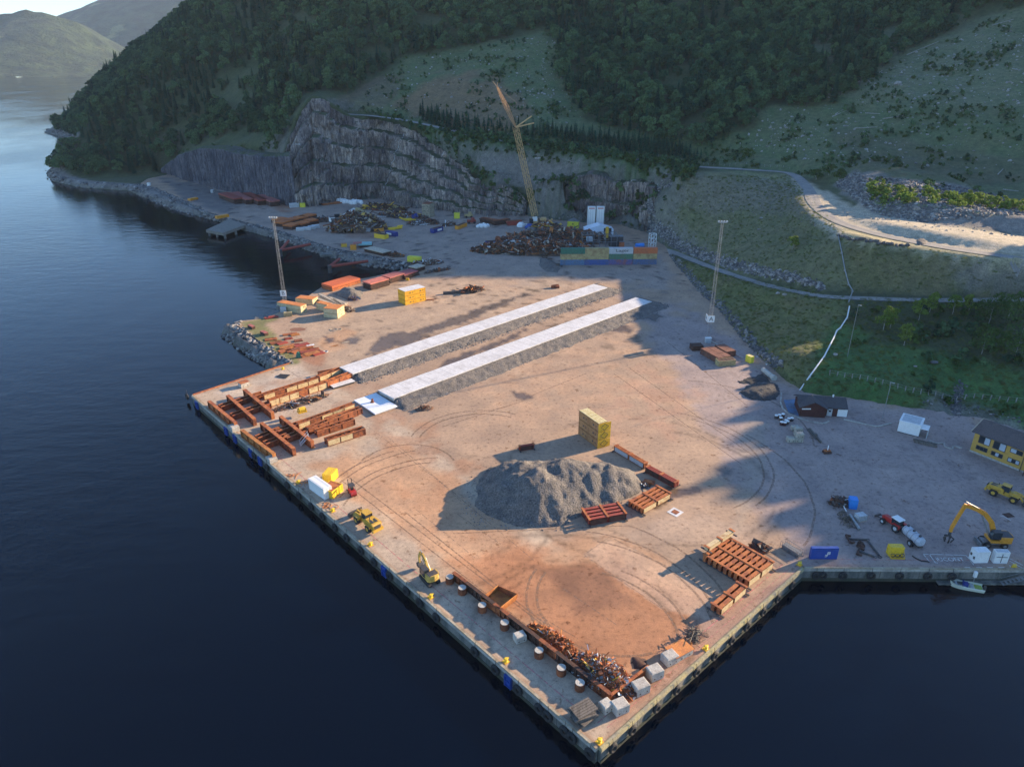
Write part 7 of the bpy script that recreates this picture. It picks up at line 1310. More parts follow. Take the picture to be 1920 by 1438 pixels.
# brown cabin
a, b_ = G(*zk(350, 478)), G(*zk(865, 515)); d = b_ - a; rz = atan2(d.y, d.x); t = thing('brown_cabin', 'low dark brown cabin with a gabled wing under a grey roof', 'cabin', (a.x, a.y, 0), rz); L_ = d.length; wg = 6.6; D_ = 5.8; h = 2.7
mb = MB(); mb.box((L_ / 2, D_ / 2 + 1.2, h / 2), (L_, D_, h)); part('wall', mb, houb, t); mb = MB(); mb.box((wg / 2, .6 + .2, h / 2), (wg, 2.0, h)); mb.add([(0, -.2, h), (wg, -.2, h), (wg / 2, -.2, h + 1.8)], [(0, 1, 2)]); part('wing_wall', mb, houb, t)
for k in range(9): mb = MB(); mb.box((wg / 2, -.24, .3 + k * .3), (wg, .07, .26)); part('board', mb, houb, t)
yc_ = D_ / 2 + 1.2
for s in (-1, 1): mb = MB(); mb.add([(-.5, yc_ + s * (D_ / 2 + .6), h - .1), (L_ + .5, yc_ + s * (D_ / 2 + .6), h - .1), (L_ + .5, yc_, h + 1.75), (-.5, yc_, h + 1.75), (-.5, yc_ + s * (D_ / 2 + .6), h + .08), (L_ + .5, yc_ + s * (D_ / 2 + .6), h + .08), (L_ + .5, yc_, h + 1.93), (-.5, yc_, h + 1.93)], [(3, 2, 1, 0), (4, 5, 6, 7), (0, 1, 5, 4), (1, 2, 6, 5), (3, 0, 4, 7)]); part('roof', mb, roof_m, t)
for s in (-1, 1): mb = MB(); x = wg / 2 + s * (wg / 2 + .5); mb.add([(x, -.8, h - .05), (wg / 2, -.8, h + 1.9), (wg / 2, yc_, h + 1.98), (x, yc_ - 1, h + .2), (x, -.8, h + .12), (wg / 2, -.8, h + 2.07), (wg / 2, yc_, h + 2.1), (x, yc_ - 1, h + .35)], [(0, 1, 2, 3), (7, 6, 5, 4), (0, 1, 5, 4), (0, 3, 7, 4)]); part('wing_roof', mb, roof_m, t)
mb = MB(); mb.bar((.3, -.3, 2.3), (2.6, -.3, 2.5), .08, .3); part('name_board', mb, wht, t)
mb = MB(); mb.box((8.0, 1.12, 1.15), (1.3, .12, 2.1)); part('door', mb, gryw, t); mb = MB(); mb.box((8.0, 1.04, 1.6), (.6, .06, .5)); part('door_pane', mb, glass, t); mb = MB(); mb.box((11.3, 1.12, 1.2), (2.5, .12, 2.1))
for k in range(4): mb.box((11.3, 1.04, .4 + k * .5), (2.4, .05, .03))
part('garage_door', mb, wht, t); mb = MB(); mb.tube((9, yc_, h + 1.7), (9, yc_, h + 2.5), .22, n=8); part('flue', mb, wht, t)
mb = MB(); v = [G(*zk(*p)) for p in [(175, 300), (330, 290), (345, 480), (230, 440)]]; mb.prism([P2(p) for p in v], .01, .09); solo('tarpaulin', mb, blue_f, 'faded blue hard standing left of the brown cabin', 'surface', kind='structure')
def kerbrow(pts_, label, m=conc):
    P = [G(*p) for p in pts_]; t = thing('kerb', label, 'kerb', tuple(P[0])); O_ = P[0]
    for a, b_ in zip(P[:-1], P[1:]):
        n_ = max(1, round((b_ - a).length / 2.2))
        for i in range(n_): mb = MB(); mb.bar(a.lerp(b_, i / n_) - O_ + Vector((0, 0, .1)), a.lerp(b_, (i + .96) / n_) - O_ + Vector((0, 0, .1)), .4, .35); part('kerb_stone', mb, m, t)
kerbrow([zk(*p) for p in [(150,225),(140,330),(165,400),(230,455),(330,500),(470,545),(620,570),(690,540)]], 'curved concrete kerb round the brown cabin'); kerbrow([zk(*p) for p in [(850,520),(1000,555),(1160,590),(1230,603),(1390,565)]], 'low kerb right of the brown cabin')
kerbrow([zm(*p) for p in [(0,690),(180,740),(300,735),(320,800),(460,850),(490,790),(660,830)]], 'concrete kerb at the mouth of the gully stream')
kerbrow([zj(*p) for p in [(430,480),(620,590),(850,700)]], 'kerb at the foot of the rubble bank by mast A'); 
# white shed
a, b_ = G(*zk(1450, 655)), G(*zk(1690, 718)); d = b_ - a; rz = atan2(d.y, d.x); L_ = d.length; t = thing('white_shed', 'white box shed with a dirty flat roof beside the gully', 'shed', (a.x, a.y, 0), rz)
mb = MB(); mb.box((L_ / 2, 2.6, 1.75), (L_, 5.2, 3.1)); part('wall', mb, wht, t); mb = MB(); mb.box((L_ / 2, 2.6, .08), (L_ - .3, 5, .3)); part('skid', mb, drk, t); mb = MB(); mb.box((L_ / 2, 2.6, 3.3), (L_ + .2, 5.4, .14)); part('roof_rim', mb, wht, t); mb = MB(); mb.box((L_ / 2, 2.6, 3.38), (L_ - .8, 4.4, .08)); part('roof', mb, gryw, t)
for k in range(4): mb = MB(); mb.box((L_ * (k + .5) / 4, -.02, 1.75), (L_ / 4 - .06, .06, 3.0)); part('wall_panel', mb, wht, t)
mb = MB(); mb.box((L_ + .9, 1.6, 2.5), (1.8, 3.2, .12)); part('canopy', mb, wht, t); mb = MB(); mb.box((L_ + 1.75, 1.6, 1.25), (.1, 3.2, 2.5)); part('canopy_wall', mb, gryw, t)
c, rz, L = seg(zk(1640, 765), zk(1900, 825)); t = thing('timber_pile', 'long low pile of dark timbers in front of the gully', 'timber', c, rz)
for k in range(5): mb = MB(); mb.box((random.uniform(-.3, .3), -.6 + .3 * k, .3 + .12 * (k % 2)), (L - .5 * (k % 3), .26, .45)); part('timber', mb, wood, t)
# stream stones
P = band([T(1783, 800), T(1786, 760), T(1795, 715)], [T(1800, 806), T(1797, 765), T(1812, 722)], 260, 'land'); scatter('stream_stones', P, .4, 1.3, ROCKS_D, 'dark wet boulders in the gully stream')
# ---- things along the right side of the yard
def bx_thing(nm, q, s, rz, label, m, cat, extra=None, z=None):
    v = G(*q); t = thing(nm, label, cat, (v.x, v.y, 0), rz); mb = MB(); mb.box((0, 0, s[2] / 2), s); part('body', mb, m, t); return t
for i, (x, y) in enumerate([(90,505),(125,500),(165,490),(140,530),(200,560),(230,540),(265,535),(150,580),(185,585),(215,570)]):
    v = G(*zk(x, y)); t = thing('bulk_bag', 'white and black bulk bag in the cluster behind the stone-coloured blocks', 'bag', (v.x, v.y, 0), i * .7, 'bulk bags near the brown cabin'); mb = MB(); mb.prof((0, 0, 0), (0, 0, .85), [(0, .45), (.5, .52), (1, .42)], 8); part('bag', mb, drk if i % 3 == 0 else houb, t); mb = MB(); mb.prof((0, 0, .85), (0, 0, 1.15), [(0, .5), (.6, .48), (1, .2)], 8); part('cover', mb, wht, t)
for (x, y, zz), l in zip([(250,765,0),(340,765,0),(340,762,1.25),(335,700,0),(300,640,0),(330,700,1.25)], ['front left', 'front right', 'on top of the front right', 'middle', 'rear', 'on top of the middle']):
    t = cblock(zk(x, y), (1.9, 1.5, 1.25), -.05, 'pale stone-coloured block, %s of the group by the bulk bags' % l, mat('buff_block', (.45, .42, .34), (.30, .28, .23), 1), grp='buff blocks by the bulk bags'); t.location.z = zz
c, rz, L = seg(zk(465, 630), zk(595, 785)); mb = MB(); mb.bar((-L / 2, 0, .25), (L / 2, 0, .25), .5, .4); mb.bar((-L / 2, -.5, .15), (L / 4, -.45, .15), .3); mb.box((0, .1, .55), (.8, .7, .25)); solo('dark_log', mb, wood, 'long dark log lying below the pale blocks', 'log', c, rz)
v = G(*zk(660, 895)); t = thing('firewood_tray', 'small rusty tray with a white post standing alone on the yard', 'tray', (v.x, v.y, 0), .1); mb = MB(); mb.box((0, 0, .3), (1.9, 1.2, .5)); part('tray', mb, rust_d, t); mb = MB(); mb.box((0, .1, .7), (1.5, .8, .35)); part('load', mb, rust_b, t); mb = MB(); mb.tube((.1, 0, .5), (.1, 0, 2.1), .12, n=8); part('post', mb, wht, t)
for q, l, m_, cr_ in [(((zj(290,640)), (zj(520,770)), zj(360,560)), 'long rusty block stack near mast A, front row', rust, 0), ((zj(470,600), zj(620,690), zj(490,520)), 'rusty block stack near mast A, rear row', rust, 0)]: boxstack((q[0], q[1], q[2]), 1.9, 3, 1, l, mat('brown_rust', (.20, .085, .05), (.12, .05, .035), .8), mat('brown_rust2', (.24, .10, .06), (.15, .06, .04), .8), slats=2)
fbox(190,605,330,600,1.7,rust_d,'dark rusty skip at the left end of the stack near mast A',zj,rust_d,3.0)
fbox(530,808,745,790,1.9,tan,'yellow-sided rusty skip at the right end of the stack near mast A',zj,rust_d,2.6)
c, rz, L = seg(zj(1095, 870), zj(1240, 985)); t = thing('concrete_pipe', 'thick pale concrete pipe lying beside the black heap', 'pipe', c, rz); mb = MB(); mb.tube((-L / 2, 0, .8), (L / 2, 0, .8), .75, n=16); part('pipe', mb, concb, t); mb = MB(); mb.tube((L / 2 - .6, 0, .8), (L / 2 + .1, 0, .8), .95, n=16); part('socket', mb, concb, t)
for q in [(1135, 820), (1012, 712)]: v = T(*zj(*q)); mb = MB(); mb.box((0, 0, .3), (1.6, 1.0, .5), taper=.7); mb.box((.3, .2, .6), (.7, .5, .3)); solo('white_litter', mb, wht, 'white litter on the bank %s' % ('above the concrete pipe' if q[0] > 1100 else 'beside the lemon yellow box'), 'litter', tuple(v))
# rope and gear litter mid-yard
v = G(*zc(540, 255)); scrap('gear_pile', 'dark winch parts and ropes beside the light blue box', (v.x, v.y, 0), 2.6, 1.7, 1.1, 120, .1, [drk, rust_d, gry, rust, wht], .6, 81)
v = G(*zc(575, 375)); mb = MB(); r_ = random.Random(5)
for k in range(60): p = Vector((r_.gauss(0, .7), r_.gauss(0, 1.4), .25)); mb.torus((p.x, p.y, .15 + r_.random() * .5), (r_.gauss(0, 1), r_.gauss(0, 1), 1), .3, .06, 8, 4)
solo('chain_pile', mb, mat('old_chain', (.20, .16, .12), (.10, .08, .06), 1), 'heap of old chain left of the steel pipe', 'chain', (v.x, v.y, 0))
c, rz, L = seg(zc(612, 350), zc(685, 460)); t = thing('steel_pipe', 'grey steel pipe lying below the bulk tank', 'pipe', c, rz); mb = MB(); mb.tube((-L / 2, 0, .35), (L / 2, 0, .35), .32, n=12); part('tube', mb, galv, t)
for x in (-.3, .3): mb = MB(); mb.box((x * L, 0, .08), (.25, 1.3, .16)); part('bearer', mb, wood, t)
def anchor(a, b_, label, n=None):
    c, rz, L = seg(zc(*a), zc(*b_)); t = thing('anchor', label, 'anchor', c, rz); mb = MB(); mb.bar((-L / 2, 0, .3), (L / 2, 0, .3), .3, .3); part('shank', mb, drk, t); mb = MB(); mb.bar((-L / 2, -1.3, .35), (-L / 2, 1.3, .35), .35); mb.bar((-L / 2, -1.3, .35), (-L / 2 + .9, -1.0, .3), .3); mb.bar((-L / 2, 1.3, .35), (-L / 2 + .9, 1.0, .3), .3); part('fluke', mb, rust_d, t); mb = MB(); mb.torus((L / 2 + .2, 0, .3), (0, 0, 1), .3, .07); part('ring', mb, drk, t)
anchor((600, 530), (740, 535), 'long-shanked dark anchor lying above the rusty coil'); anchor((675, 620), (795, 662), 'small dark anchor nearest the quay edge')
c, rz, L = seg(zc(745, 540), zc(830, 650)); mb = MB(); mb.tube((-L / 2, 0, .25), (L / 2, 0, .25), .2, n=8); mb.torus((L / 2 + .4, 0, .15), (0, 0, 1), .35, .08); solo('steel_bar', mb, drk, 'dark steel bar with a ring joined to the long anchor', 'bar', c, rz)
v = G(*zc(692, 580)); mb = MB()
for k in range(6): mb.torus((.15 * (k % 3), .1 * k, .15 + .12 * k), (.1 * k, .2, 1), .7 - .06 * k, .13, 14, 6)
solo('rusty_coil', mb, rust_d, 'coil of rusty chain between the two anchors', 'coil', (v.x, v.y, 0))
mb = MB(); pl = [G(*zc(*p)) for p in [(1080,650),(1110,670),(1150,688),(1190,692),(1210,695)]]
for a, b_ in zip(pl[:-1], pl[1:]): mb.tube(a + Vector((0, 0, .12)), b_ + Vector((0, 0, .12)), .11, n=6)
solo('hose', mb, blk, 'black hose running to the quay edge at the marked bay', 'hose')
v = G(*zn(910, 1060)); t = thing('ladder_box', 'small white life-ring box on the quay edge behind the boat', 'box', (v.x, v.y + .2, 0)); mb = MB(); mb.box((0, -.9, -.6), (.5, .5, 1.2)); part('box', mb, wht, t); mb = MB(); mb.tube((0, -1.0, -2.6), (0, -1.0, -.2), .08, n=6); part('post', mb, galv, t)
mb = MB(); a = G(*zn(340, 1150), ZW); mb.box((22, -.55, -2.65), (44, 1.0, .35)); t = thing('landing_stage', 'low concrete landing stage under the quay wall behind the boat', 'landing stage', (G(*zn(345, 1180), ZW).x, 109.2, 0)); part('deck', mb, quay_m, t); mb = MB()
for k in range(5): mb.box((2 + k * 9, -.55, -3.4), (.6, .8, 1.4))
part('pier_leg', mb, quay_m, t)
t = thing('gangway', 'grey steel gangway going down from the quay at the right edge', 'gangway', (G(*zn(1480, 1060)).x, 108.9, -1.2), .0)
for s in (-.5, .5): mb = MB(); mb.bar((-3, s - .8, -1.2), (3, s - .8, .9), .12); mb.bar((-3, s - .8, -.3), (3, s - .8, 1.8), .07); part('side_rail', mb, gry, t)
for k in range(9): mb = MB(); mb.box((-2.8 + k * .7, -.8, -1.13 + k * .245), (.4, 1, .05)); part('tread', mb, galv, t)
# ================================================================ BOAT AND VEHICLES
a, b_ = G(*zn(575, 1262), ZW), G(*zn(1025, 1345), ZW); d = a - b_; rz = atan2(d.y, d.x); c = (a + b_) / 2; L_ = d.length; t = thing('motor_boat', 'small open cream motor boat moored at the landing stage', 'boat', (c.x, c.y, ZW), rz)
def hull(x): return 1.15 * (1 - max(0, (x / (L_ / 2))) ** 2.6) ** .5 if x > 0 else 1.15 - .08 * (x / (L_ / 2)) ** 2
mb = MB(); xs = np.linspace(-L_ / 2, L_ / 2 - .02, 16); vs = []; fs = []
for x in xs:
    w = max(.02, hull(x)); sh = .75 + .25 * max(0, x / L_ * 2) ** 2; vs += [(x, -w, sh), (x, -w * .82, .05), (x, 0, -.3), (x, w * .82, .05), (x, w, sh), (x, w * .86, sh + .06), (x, w * .80, .35), (x, 0, .28), (x, -w * .80, .35), (x, -w * .86, sh + .06)]
for i in range(15):
    for j in range(10): fs.append((i * 10 + j, i * 10 + (j + 1) % 10, (i + 1) * 10 + (j + 1) % 10, (i + 1) * 10 + j))
fs.append(tuple(range(9, -1, -1))); mb.add(vs, fs); part('hull', mb, mat('boat_cream', (.66, .67, .55), (.55, .56, .45), .6, fine=.1), t)
mb = MB(); mb.box((-L_ * .36, 0, .42), (L_ * .22, 1.7, .1)); part('stern_deck', mb, lime, t); mb = MB(); mb.box((L_ * .05, 0, .75), (.9, .8, .8)); mb.box((L_ * .12, 0, 1.25), (.1, .9, .4)); part('console', mb, blue_d, t)
for k in range(3): mb = MB(); mb.box((-L_ * .15 + k * 1.3, 0, .5), (.35, 1.6, .1)); part('bench', mb, gryw, t)
mb = MB(); mb.box((-L_ / 2 - .2, 0, .6), (.4, .4, 1.1)); part('outboard_motor', mb, drk, t); mb = MB(); [mb.bar((x, s * .9, .8), (x + 1.4, s * .8, 1.1), .05) for x in (.4, 1.4) for s in (-1, 1)]; part('hand_rail', mb, galv, t)
def wheel(t, x, y, r, w, rim=yel):
    mb = MB(); mb.prof((x, y - w / 2, r), (x, y + w / 2, r), [(0, r * .8), (.12, r), (.88, r), (1, r * .8)], 18)
    for k in range(16): a_ = 2 * pi * k / 16; mb.box((x + r * cos(a_), y, r + r * sin(a_)), (.12, w * .9, .12), R=Matrix.Rotation(-a_, 3, 'Y'))
    o = part('wheel', mb, blk, t); mb = MB(); mb.tube((x, y - w / 2 - .03, r), (x, y + w / 2 + .03, r), r * .5, n=12); part('rim', mb, rim, o)
def loader(loc, rz, s, label, bz=0.3):
    t = thing('wheel_loader', label, 'wheel loader', loc, rz); m = mat('loader_yellow', (.60, .36, .05), (.42, .24, .05), .8, .5, .75, .5)
    mb = MB(); mb.side([(-4.3, 1.1), (-.6, 1.1), (-.6, 2.3), (-1.4, 2.75), (-4.0, 2.45), (-4.4, 1.9)], -1.0, 1.0); mb.box((-4.35, 0, 1.1), (.5, 2.6, .6)); part('rear_body', mb, m, t)
    mb = MB(); mb.box((-4.42, 0, 1.9), (.06, 1.5, .8)); [mb.box((-2.8, y, 2.62 - .0), (1.6, .5, .06)) for y in (-.45, .45)]; part('grille', mb, drk, t)
    for x in (-2.5, 1.9):
        for y in (-1.2, 1.2): mb = MB(); mb.box((x, y, 1.95), (1.9, .75, .1)); mb.box((x - .95, y, 1.7), (.1, .75, .5)); part('mudguard', mb, m, t)
    mb = MB(); mb.side([(-1.3, 2.0), (.4, 2.0), (.6, 2.7), (.3, 3.5), (-1.2, 3.5)], -.75, .75); cb_ = part('cab', mb, glass, t); mb = MB(); mb.box((-.45, 0, 3.58), (1.9, 1.7, .14)); part('cab_roof', mb, m, cb_); mb = MB(); [mb.bar((x, y, 2.0), (x, y, 3.5), .1) for x in (-1.3, .45) for y in (-.76, .76)]; part('cab_post', mb, drk, cb_)
    mb = MB(); mb.side([(-.4, .8), (2.6, .8), (2.6, 1.4), (1.8, 2.3), (-.4, 2.0)], -.6, .6); mb.box((0, 0, 1.1), (1.6, 1.3, .5)); part('front_frame', mb, m, t)
    for y in (-.7, .7): mb = MB(); mb.bar((1.4, y, 2.2), (3.0, y, 1.7 + bz), .25, .45); mb.bar((3.0, y, 1.7 + bz), (3.9, y, .7 + bz), .22, .4); part('lift_arm', mb, m, t)
    mb = MB(); mb.bar((1.3, 0, 2.1), (3.4, 0, 1.9 + bz), .3, .3); part('tilt_link', mb, m, t)
    mb = MB(); mb.side([(3.9, .3 + bz), (4.0, 1.5 + bz), (4.2, 1.6 + bz), (4.3, .55 + bz), (5.2, .15 + bz), (5.2, .05 + bz), (4.1, .05 + bz)], -1.55, 1.55); [mb.side([(3.95, .1 + bz), (4.1, 1.55 + bz), (4.8, 1.0 + bz), (5.2, .1 + bz)], y - .04, y + .04) for y in (-1.52, 1.52)]; part('bucket', mb, drk, t)
    for x in (-2.5, 1.9):
        for y in (-1.2, 1.2): wheel(t, x, y, .88, .68, m)
    mb = MB(); mb.tube((-2.2, .4, 2.6), (-2.2, .4, 3.3), .09, n=8); part('exhaust', mb, drk, t); t.scale = (s,) * 3; return t
v = G(*z8(590, 655)); a, b_ = G(*z8(640, 700)), G(*z8(500, 590)); d = b_ - a; loader((v.x, v.y, 0), atan2(d.y, d.x), .98, 'yellow wheel loader with a dark bucket on the long pier edge')
v = G(*zc(1780, 215)); a, b_ = G(*zc(1700, 190)), G(*zc(1880, 260)); d = b_ - a; loader((v.x, v.y, 0), atan2(d.y, d.x), .9, 'mud-stained yellow wheel loader right of the large excavator')
def excavator(loc, rz, label, m, s=1.0, wheels=False, boom=None, stick=None, tool='bucket', cabside=.8, rear=2.2, bw=2.5, raise_=0.0):
    t = thing('excavator', label, 'excavator', loc, rz); z0 = 1.15 if not wheels else 1.35
    if wheels:
        mb = MB(); mb.box((0, 0, .95), (5.0, 1.6, .55)); mb.box((-2.5, 0, .7), (.5, 2.3, .5)); mb.box((3.0, 0, .6), (.3, 2.5, .9)); part('chassis', mb, gry, t)
        for x in (-1.6, 1.7):
            for y in (-1.05, 1.05): wheel(t, x, y, .62, .6, gry)
    else:
        for y in (-.95, .95): mb = MB(); mb.side([(-1.9, .45), (-1.6, .05), (1.6, .05), (1.9, .45), (1.6, .85), (-1.6, .85)], y - .3, y + .3); part('crawler_track', mb, blk, t)
        mb = MB(); mb.box((0, 0, .6), (1.8, 1.4, .5)); mb.box((2.1, 0, .4), (.15, 2.4, .6)); part('undercarriage', mb, drk, t)
    mb = MB(); mb.tube((0, 0, z0 - .25), (0, 0, z0), .8, n=16); part('slew_ring', mb, drk, t)
    mb = MB(); pts_ = [(1.3, -bw / 2), (1.3, bw / 2), (-rear + .4, bw / 2), (-rear, bw / 3), (-rear - .15, 0), (-rear, -bw / 3), (-rear + .4, -bw / 2)]; mb.prism([(x, y) for x, y in pts_], z0, z0 + .55); mb.prism([(x * 1.0 if x < 0 else -.3, y) for x, y in pts_], z0 + .5, z0 + 1.35); part('upper_body', mb, m, t)
    mb = MB(); mb.box((-rear * .55, 0, z0 + 1.38), (rear * .8, bw * .8, .08)); mb.box((-rear * .5, -bw / 2 - .02, z0 + .9), (rear * .7, .06, .45)); part('engine_cover', mb, drk, t)
    mb = MB(); cz_ = z0 + raise_; mb.side([(-.3, cz_ + .4), (1.5, cz_ + .4), (1.6, cz_ + 1.3), (1.2, cz_ + 2.0), (-.3, cz_ + 2.0)], cabside - .5, cabside + .5); cb_ = part('cab', mb, glass, t); mb = MB(); mb.box((.45, cabside, cz_ + 2.05), (1.7, 1.1, .1)); [mb.bar((x, cabside + y, cz_ + .4), (x, cabside + y, cz_ + 2.0), .09) for x in (-.3, 1.45) for y in (-.5, .5)]; part('cab_frame', mb, drk, cb_)
    def arm(pts_, w, nm):
        mb = MB()
        for a, b_ in zip(pts_[:-1], pts_[1:]): mb.bar((a[0], -cabside * .35, a[1]), (b_[0], -cabside * .35, b_[1]), w, a[2])
        return part(nm, mb, m, t)
    arm(boom, .42 * (1.25 if wheels else 1), 'boom'); arm(stick, .34 * (1.25 if wheels else 1), 'stick'); yb = -cabside * .35
    mb = MB(); bm = boom[len(boom) // 2]; mb.tube((.9, yb - .35, z0 + .5), (bm[0] * .8, yb - .35, bm[1] * .86), .09, n=8); mb.tube((.9, yb + .35, z0 + .5), (bm[0] * .8, yb + .35, bm[1] * .86), .09, n=8); mb.tube((bm[0], yb, bm[1] + .35), (stick[0][0] + .1, yb, stick[0][1] + .55), .09, n=8); part('hydraulic_ram', mb, galv, t)
    e = stick[-1]; mb = MB()
    if tool == 'bucket': mb.side([(e[0] - .1, e[1] + .1), (e[0] + .5, e[1] - .1), (e[0] + .45, e[1] - .75), (e[0] - .2, e[1] - .95), (e[0] - .65, e[1] - .5), (e[0] - .5, e[1] - .2)], yb - .5, yb + .5)
    else:
        mb.tube((e[0], yb, e[1]), (e[0], yb, e[1] - 1.0), .28, n=8)
        for k in range(5): a_ = k * 2 * pi / 5; c_, s_ = cos(a_), sin(a_); mb.bar((e[0], yb, e[1] - .9), (e[0] + .95 * c_, yb + .95 * s_, e[1] - 1.4), .2); mb.bar((e[0] + .95 * c_, yb + .95 * s_, e[1] - 1.4), (e[0] + .55 * c_, yb + .55 * s_, e[1] - 2.4), .22)
    part(tool, mb, drk, t); mb = MB()
    for a, b_ in zip(boom[:-1], boom[1:]): mb.tube((a[0], yb + .15, a[1] + a[2] / 2 + .1), (b_[0], yb + .15, b_[1] + a[2] / 2 + .1), .05, n=5)
    part('hose', mb, blk, t); t.scale = (s,) * 3; return t
v = G(*z8(1065, 1075)); a, b_ = G(*z8(1070, 1085)), G(*z8(985, 990)); d = b_ - a; excavator((v.x, v.y, 0), atan2(d.y, d.x), 'compact yellow excavator with its arm folded down on the pier edge', mat('digger_yellow', (.62, .42, .10), (.45, .28, .06), .8), 1.0, boom=[(.9, 1.7, .5), (1.9, 3.3, .5), (3.2, 4.1, .4), (3.9, 4.0, .3)], stick=[(3.9, 4.2, .4), (4.6, 2.6, .35), (4.5, 1.3, .3)], rear=1.7, bw=2.4)
v = G(*zn(1170, 745)); a, b_ = G(*zn(1180, 740)), G(*zn(580, 715)); d = b_ - a; D0 = d.length
excavator((v.x, v.y + .4, 0), atan2(d.y, d.x), 'large orange wheeled excavator with a raised arm and grapple', ora, 1.0, True, boom=[(.2, 2.4, .9), (1.4, 5.2, .9), (3.2, 7.2, .85), (4.6, 8.0, .7), (D0 - 1.7, 8.9, .6), (D0 - 1.2, 8.7, .5)], stick=[(D0 - 1.3, 9.3, .6), (D0 - .5, 6.0, .6), (D0, 3.6, .5), (D0, 2.6, .4)], tool='grapple', rear=3.0, bw=2.7, cabside=.85, raise_=.5)
v = G(*zh(230, 450)); excavator((v.x, v.y, 0), .35, 'white excavator reaching into the crushed wreckage', wht, 1.75, boom=[(.9, 1.7, .6), (2.6, 3.0, .6), (4.6, 4.1, .55), (6.3, 4.8, .45)], stick=[(6.3, 4.8, .45), (7.6, 4.0, .4), (8.6, 3.0, .35)], tool='grapple', rear=2.2, bw=2.5)
# forklift
v = G(*z8(480, 420)); a, b_ = G(*z8(490, 430)), G(*z8(465, 385)); d = b_ - a; t = thing('forklift', 'red forklift truck right of the white container', 'forklift', (v.x, v.y, 0), atan2(d.y, d.x))
mb = MB(); mb.side([(-1.7, .35), (.9, .35), (.9, 1.0), (-.2, 1.0), (-.6, 1.35), (-1.6, 1.35), (-1.85, .9)], -.65, .65); part('body', mb, red, t); mb = MB(); [mb.bar((x, y, 1.0), (x * .8, y, 2.35), .09) for x in (-.9, .7) for y in (-.6, .6)]; mb.box((-.1, 0, 2.4), (1.6, 1.3, .08)); part('roll_cage', mb, drk, t); mb = MB(); mb.box((-.4, 0, 1.5), (.6, .6, .6)); part('seat', mb, blk, t)
for y in (-.4, .4): mb = MB(); mb.bar((1.15, y, .1), (1.1, y, 3.3), .14, .16); part('mast_rail', mb, drk, t)
for y in (-.3, .3): mb = MB(); mb.box((1.8, y, .12), (1.2, .14, .06)); part('fork', mb, drk, t)
for x in (-1.1, .7):
    for y in (-.62, .62): wheel(t, x, y, .38, .28, gry)
# tractor and tank trailer
v = G(*zc(945, 440)); a, b_ = G(*zc(1010, 480)), G(*zc(890, 400)); d = b_ - a; rz = atan2(d.y, d.x); t = thing('tractor', 'red tractor with a white cab roof in front of the tank trailer', 'tractor', (v.x, v.y, 0), rz)
mb = MB(); mb.side([(.2, .8), (2.9, .8), (3.0, 1.5), (2.6, 1.75), (.2, 1.9)], -.45, .45); part('bonnet', mb, red, t); mb = MB(); mb.side([(-1.3, 1.3), (.4, 1.3), (.5, 2.6), (-1.2, 2.6)], -.75, .75); part('cab', mb, glass, t); mb = MB(); mb.box((-.4, 0, 2.68), (2.0, 1.7, .16)); part('cab_roof', mb, wht, t)
mb = MB(); mb.box((-.2, 0, .8), (4.6, .7, .45)); mb.bar((2.9, -.6, .8), (4.3, -.6, .5), .14); mb.bar((2.9, .6, .8), (4.3, .6, .5), .14); mb.box((4.3, 0, .5), (.3, 1.6, .4)); part('chassis', mb, drk, t)
for y in (-.95, .95): mb = MB(); mb.box((-1.0, y, 1.75), (1.6, .6, .1)); mb.box((-1.75, y, 1.4), (.1, .6, .7)); part('mudguard', mb, red, t); wheel(t, -1.0, y, .85, .5, gryw); wheel(t, 2.2, y, .6, .42, gryw)
a, b_ = G(*zc(1150, 620)), G(*zc(1010, 490)); d = b_ - a; c = (a + b_) / 2; L_ = d.length; t = thing('tank_trailer', 'grey slurry tank trailer hitched behind the red tractor', 'trailer', (c.x, c.y + .5, 0), atan2(d.y, d.x)); tg = mat('tank_grey', (.42, .46, .52), (.32, .34, .38), .8, .5, .7, .4)
mb = MB(); mb.prof((-L_ / 2, 0, 1.75), (L_ / 2 - .6, 0, 1.75), [(0, .45), (.02, .75), (.06, .98), (.1, 1.02), (.9, 1.02), (.95, .95), (.98, .7), (1, .35)], 20); part('tank', mb, tg, t)
for k in range(3): mb = MB(); mb.tube((-L_ / 3 + k * L_ / 3.2, 0, 2.65), (-L_ / 3 + k * L_ / 3.2, 0, 2.95), .28, n=12); part('hatch', mb, drk, t)
for k in range(4): mb = MB(); x = -L_ / 2 + L_ * (k + .6) / 4.6; mb.prof((x, 0, 1.75), (x + .1, 0, 1.75), [(0, 1.05), (1, 1.05)], 20); part('band', mb, gry, t)
mb = MB(); mb.box((0, 0, .72), (L_, .9, .2)); mb.bar((L_ / 2 - .5, 0, .7), (L_ / 2 + 1.0, 0, .6), .2); part('chassis', mb, drk, t)
for y in (-1.1, 1.1): wheel(t, -1.2, y, .68, .5, gryw)
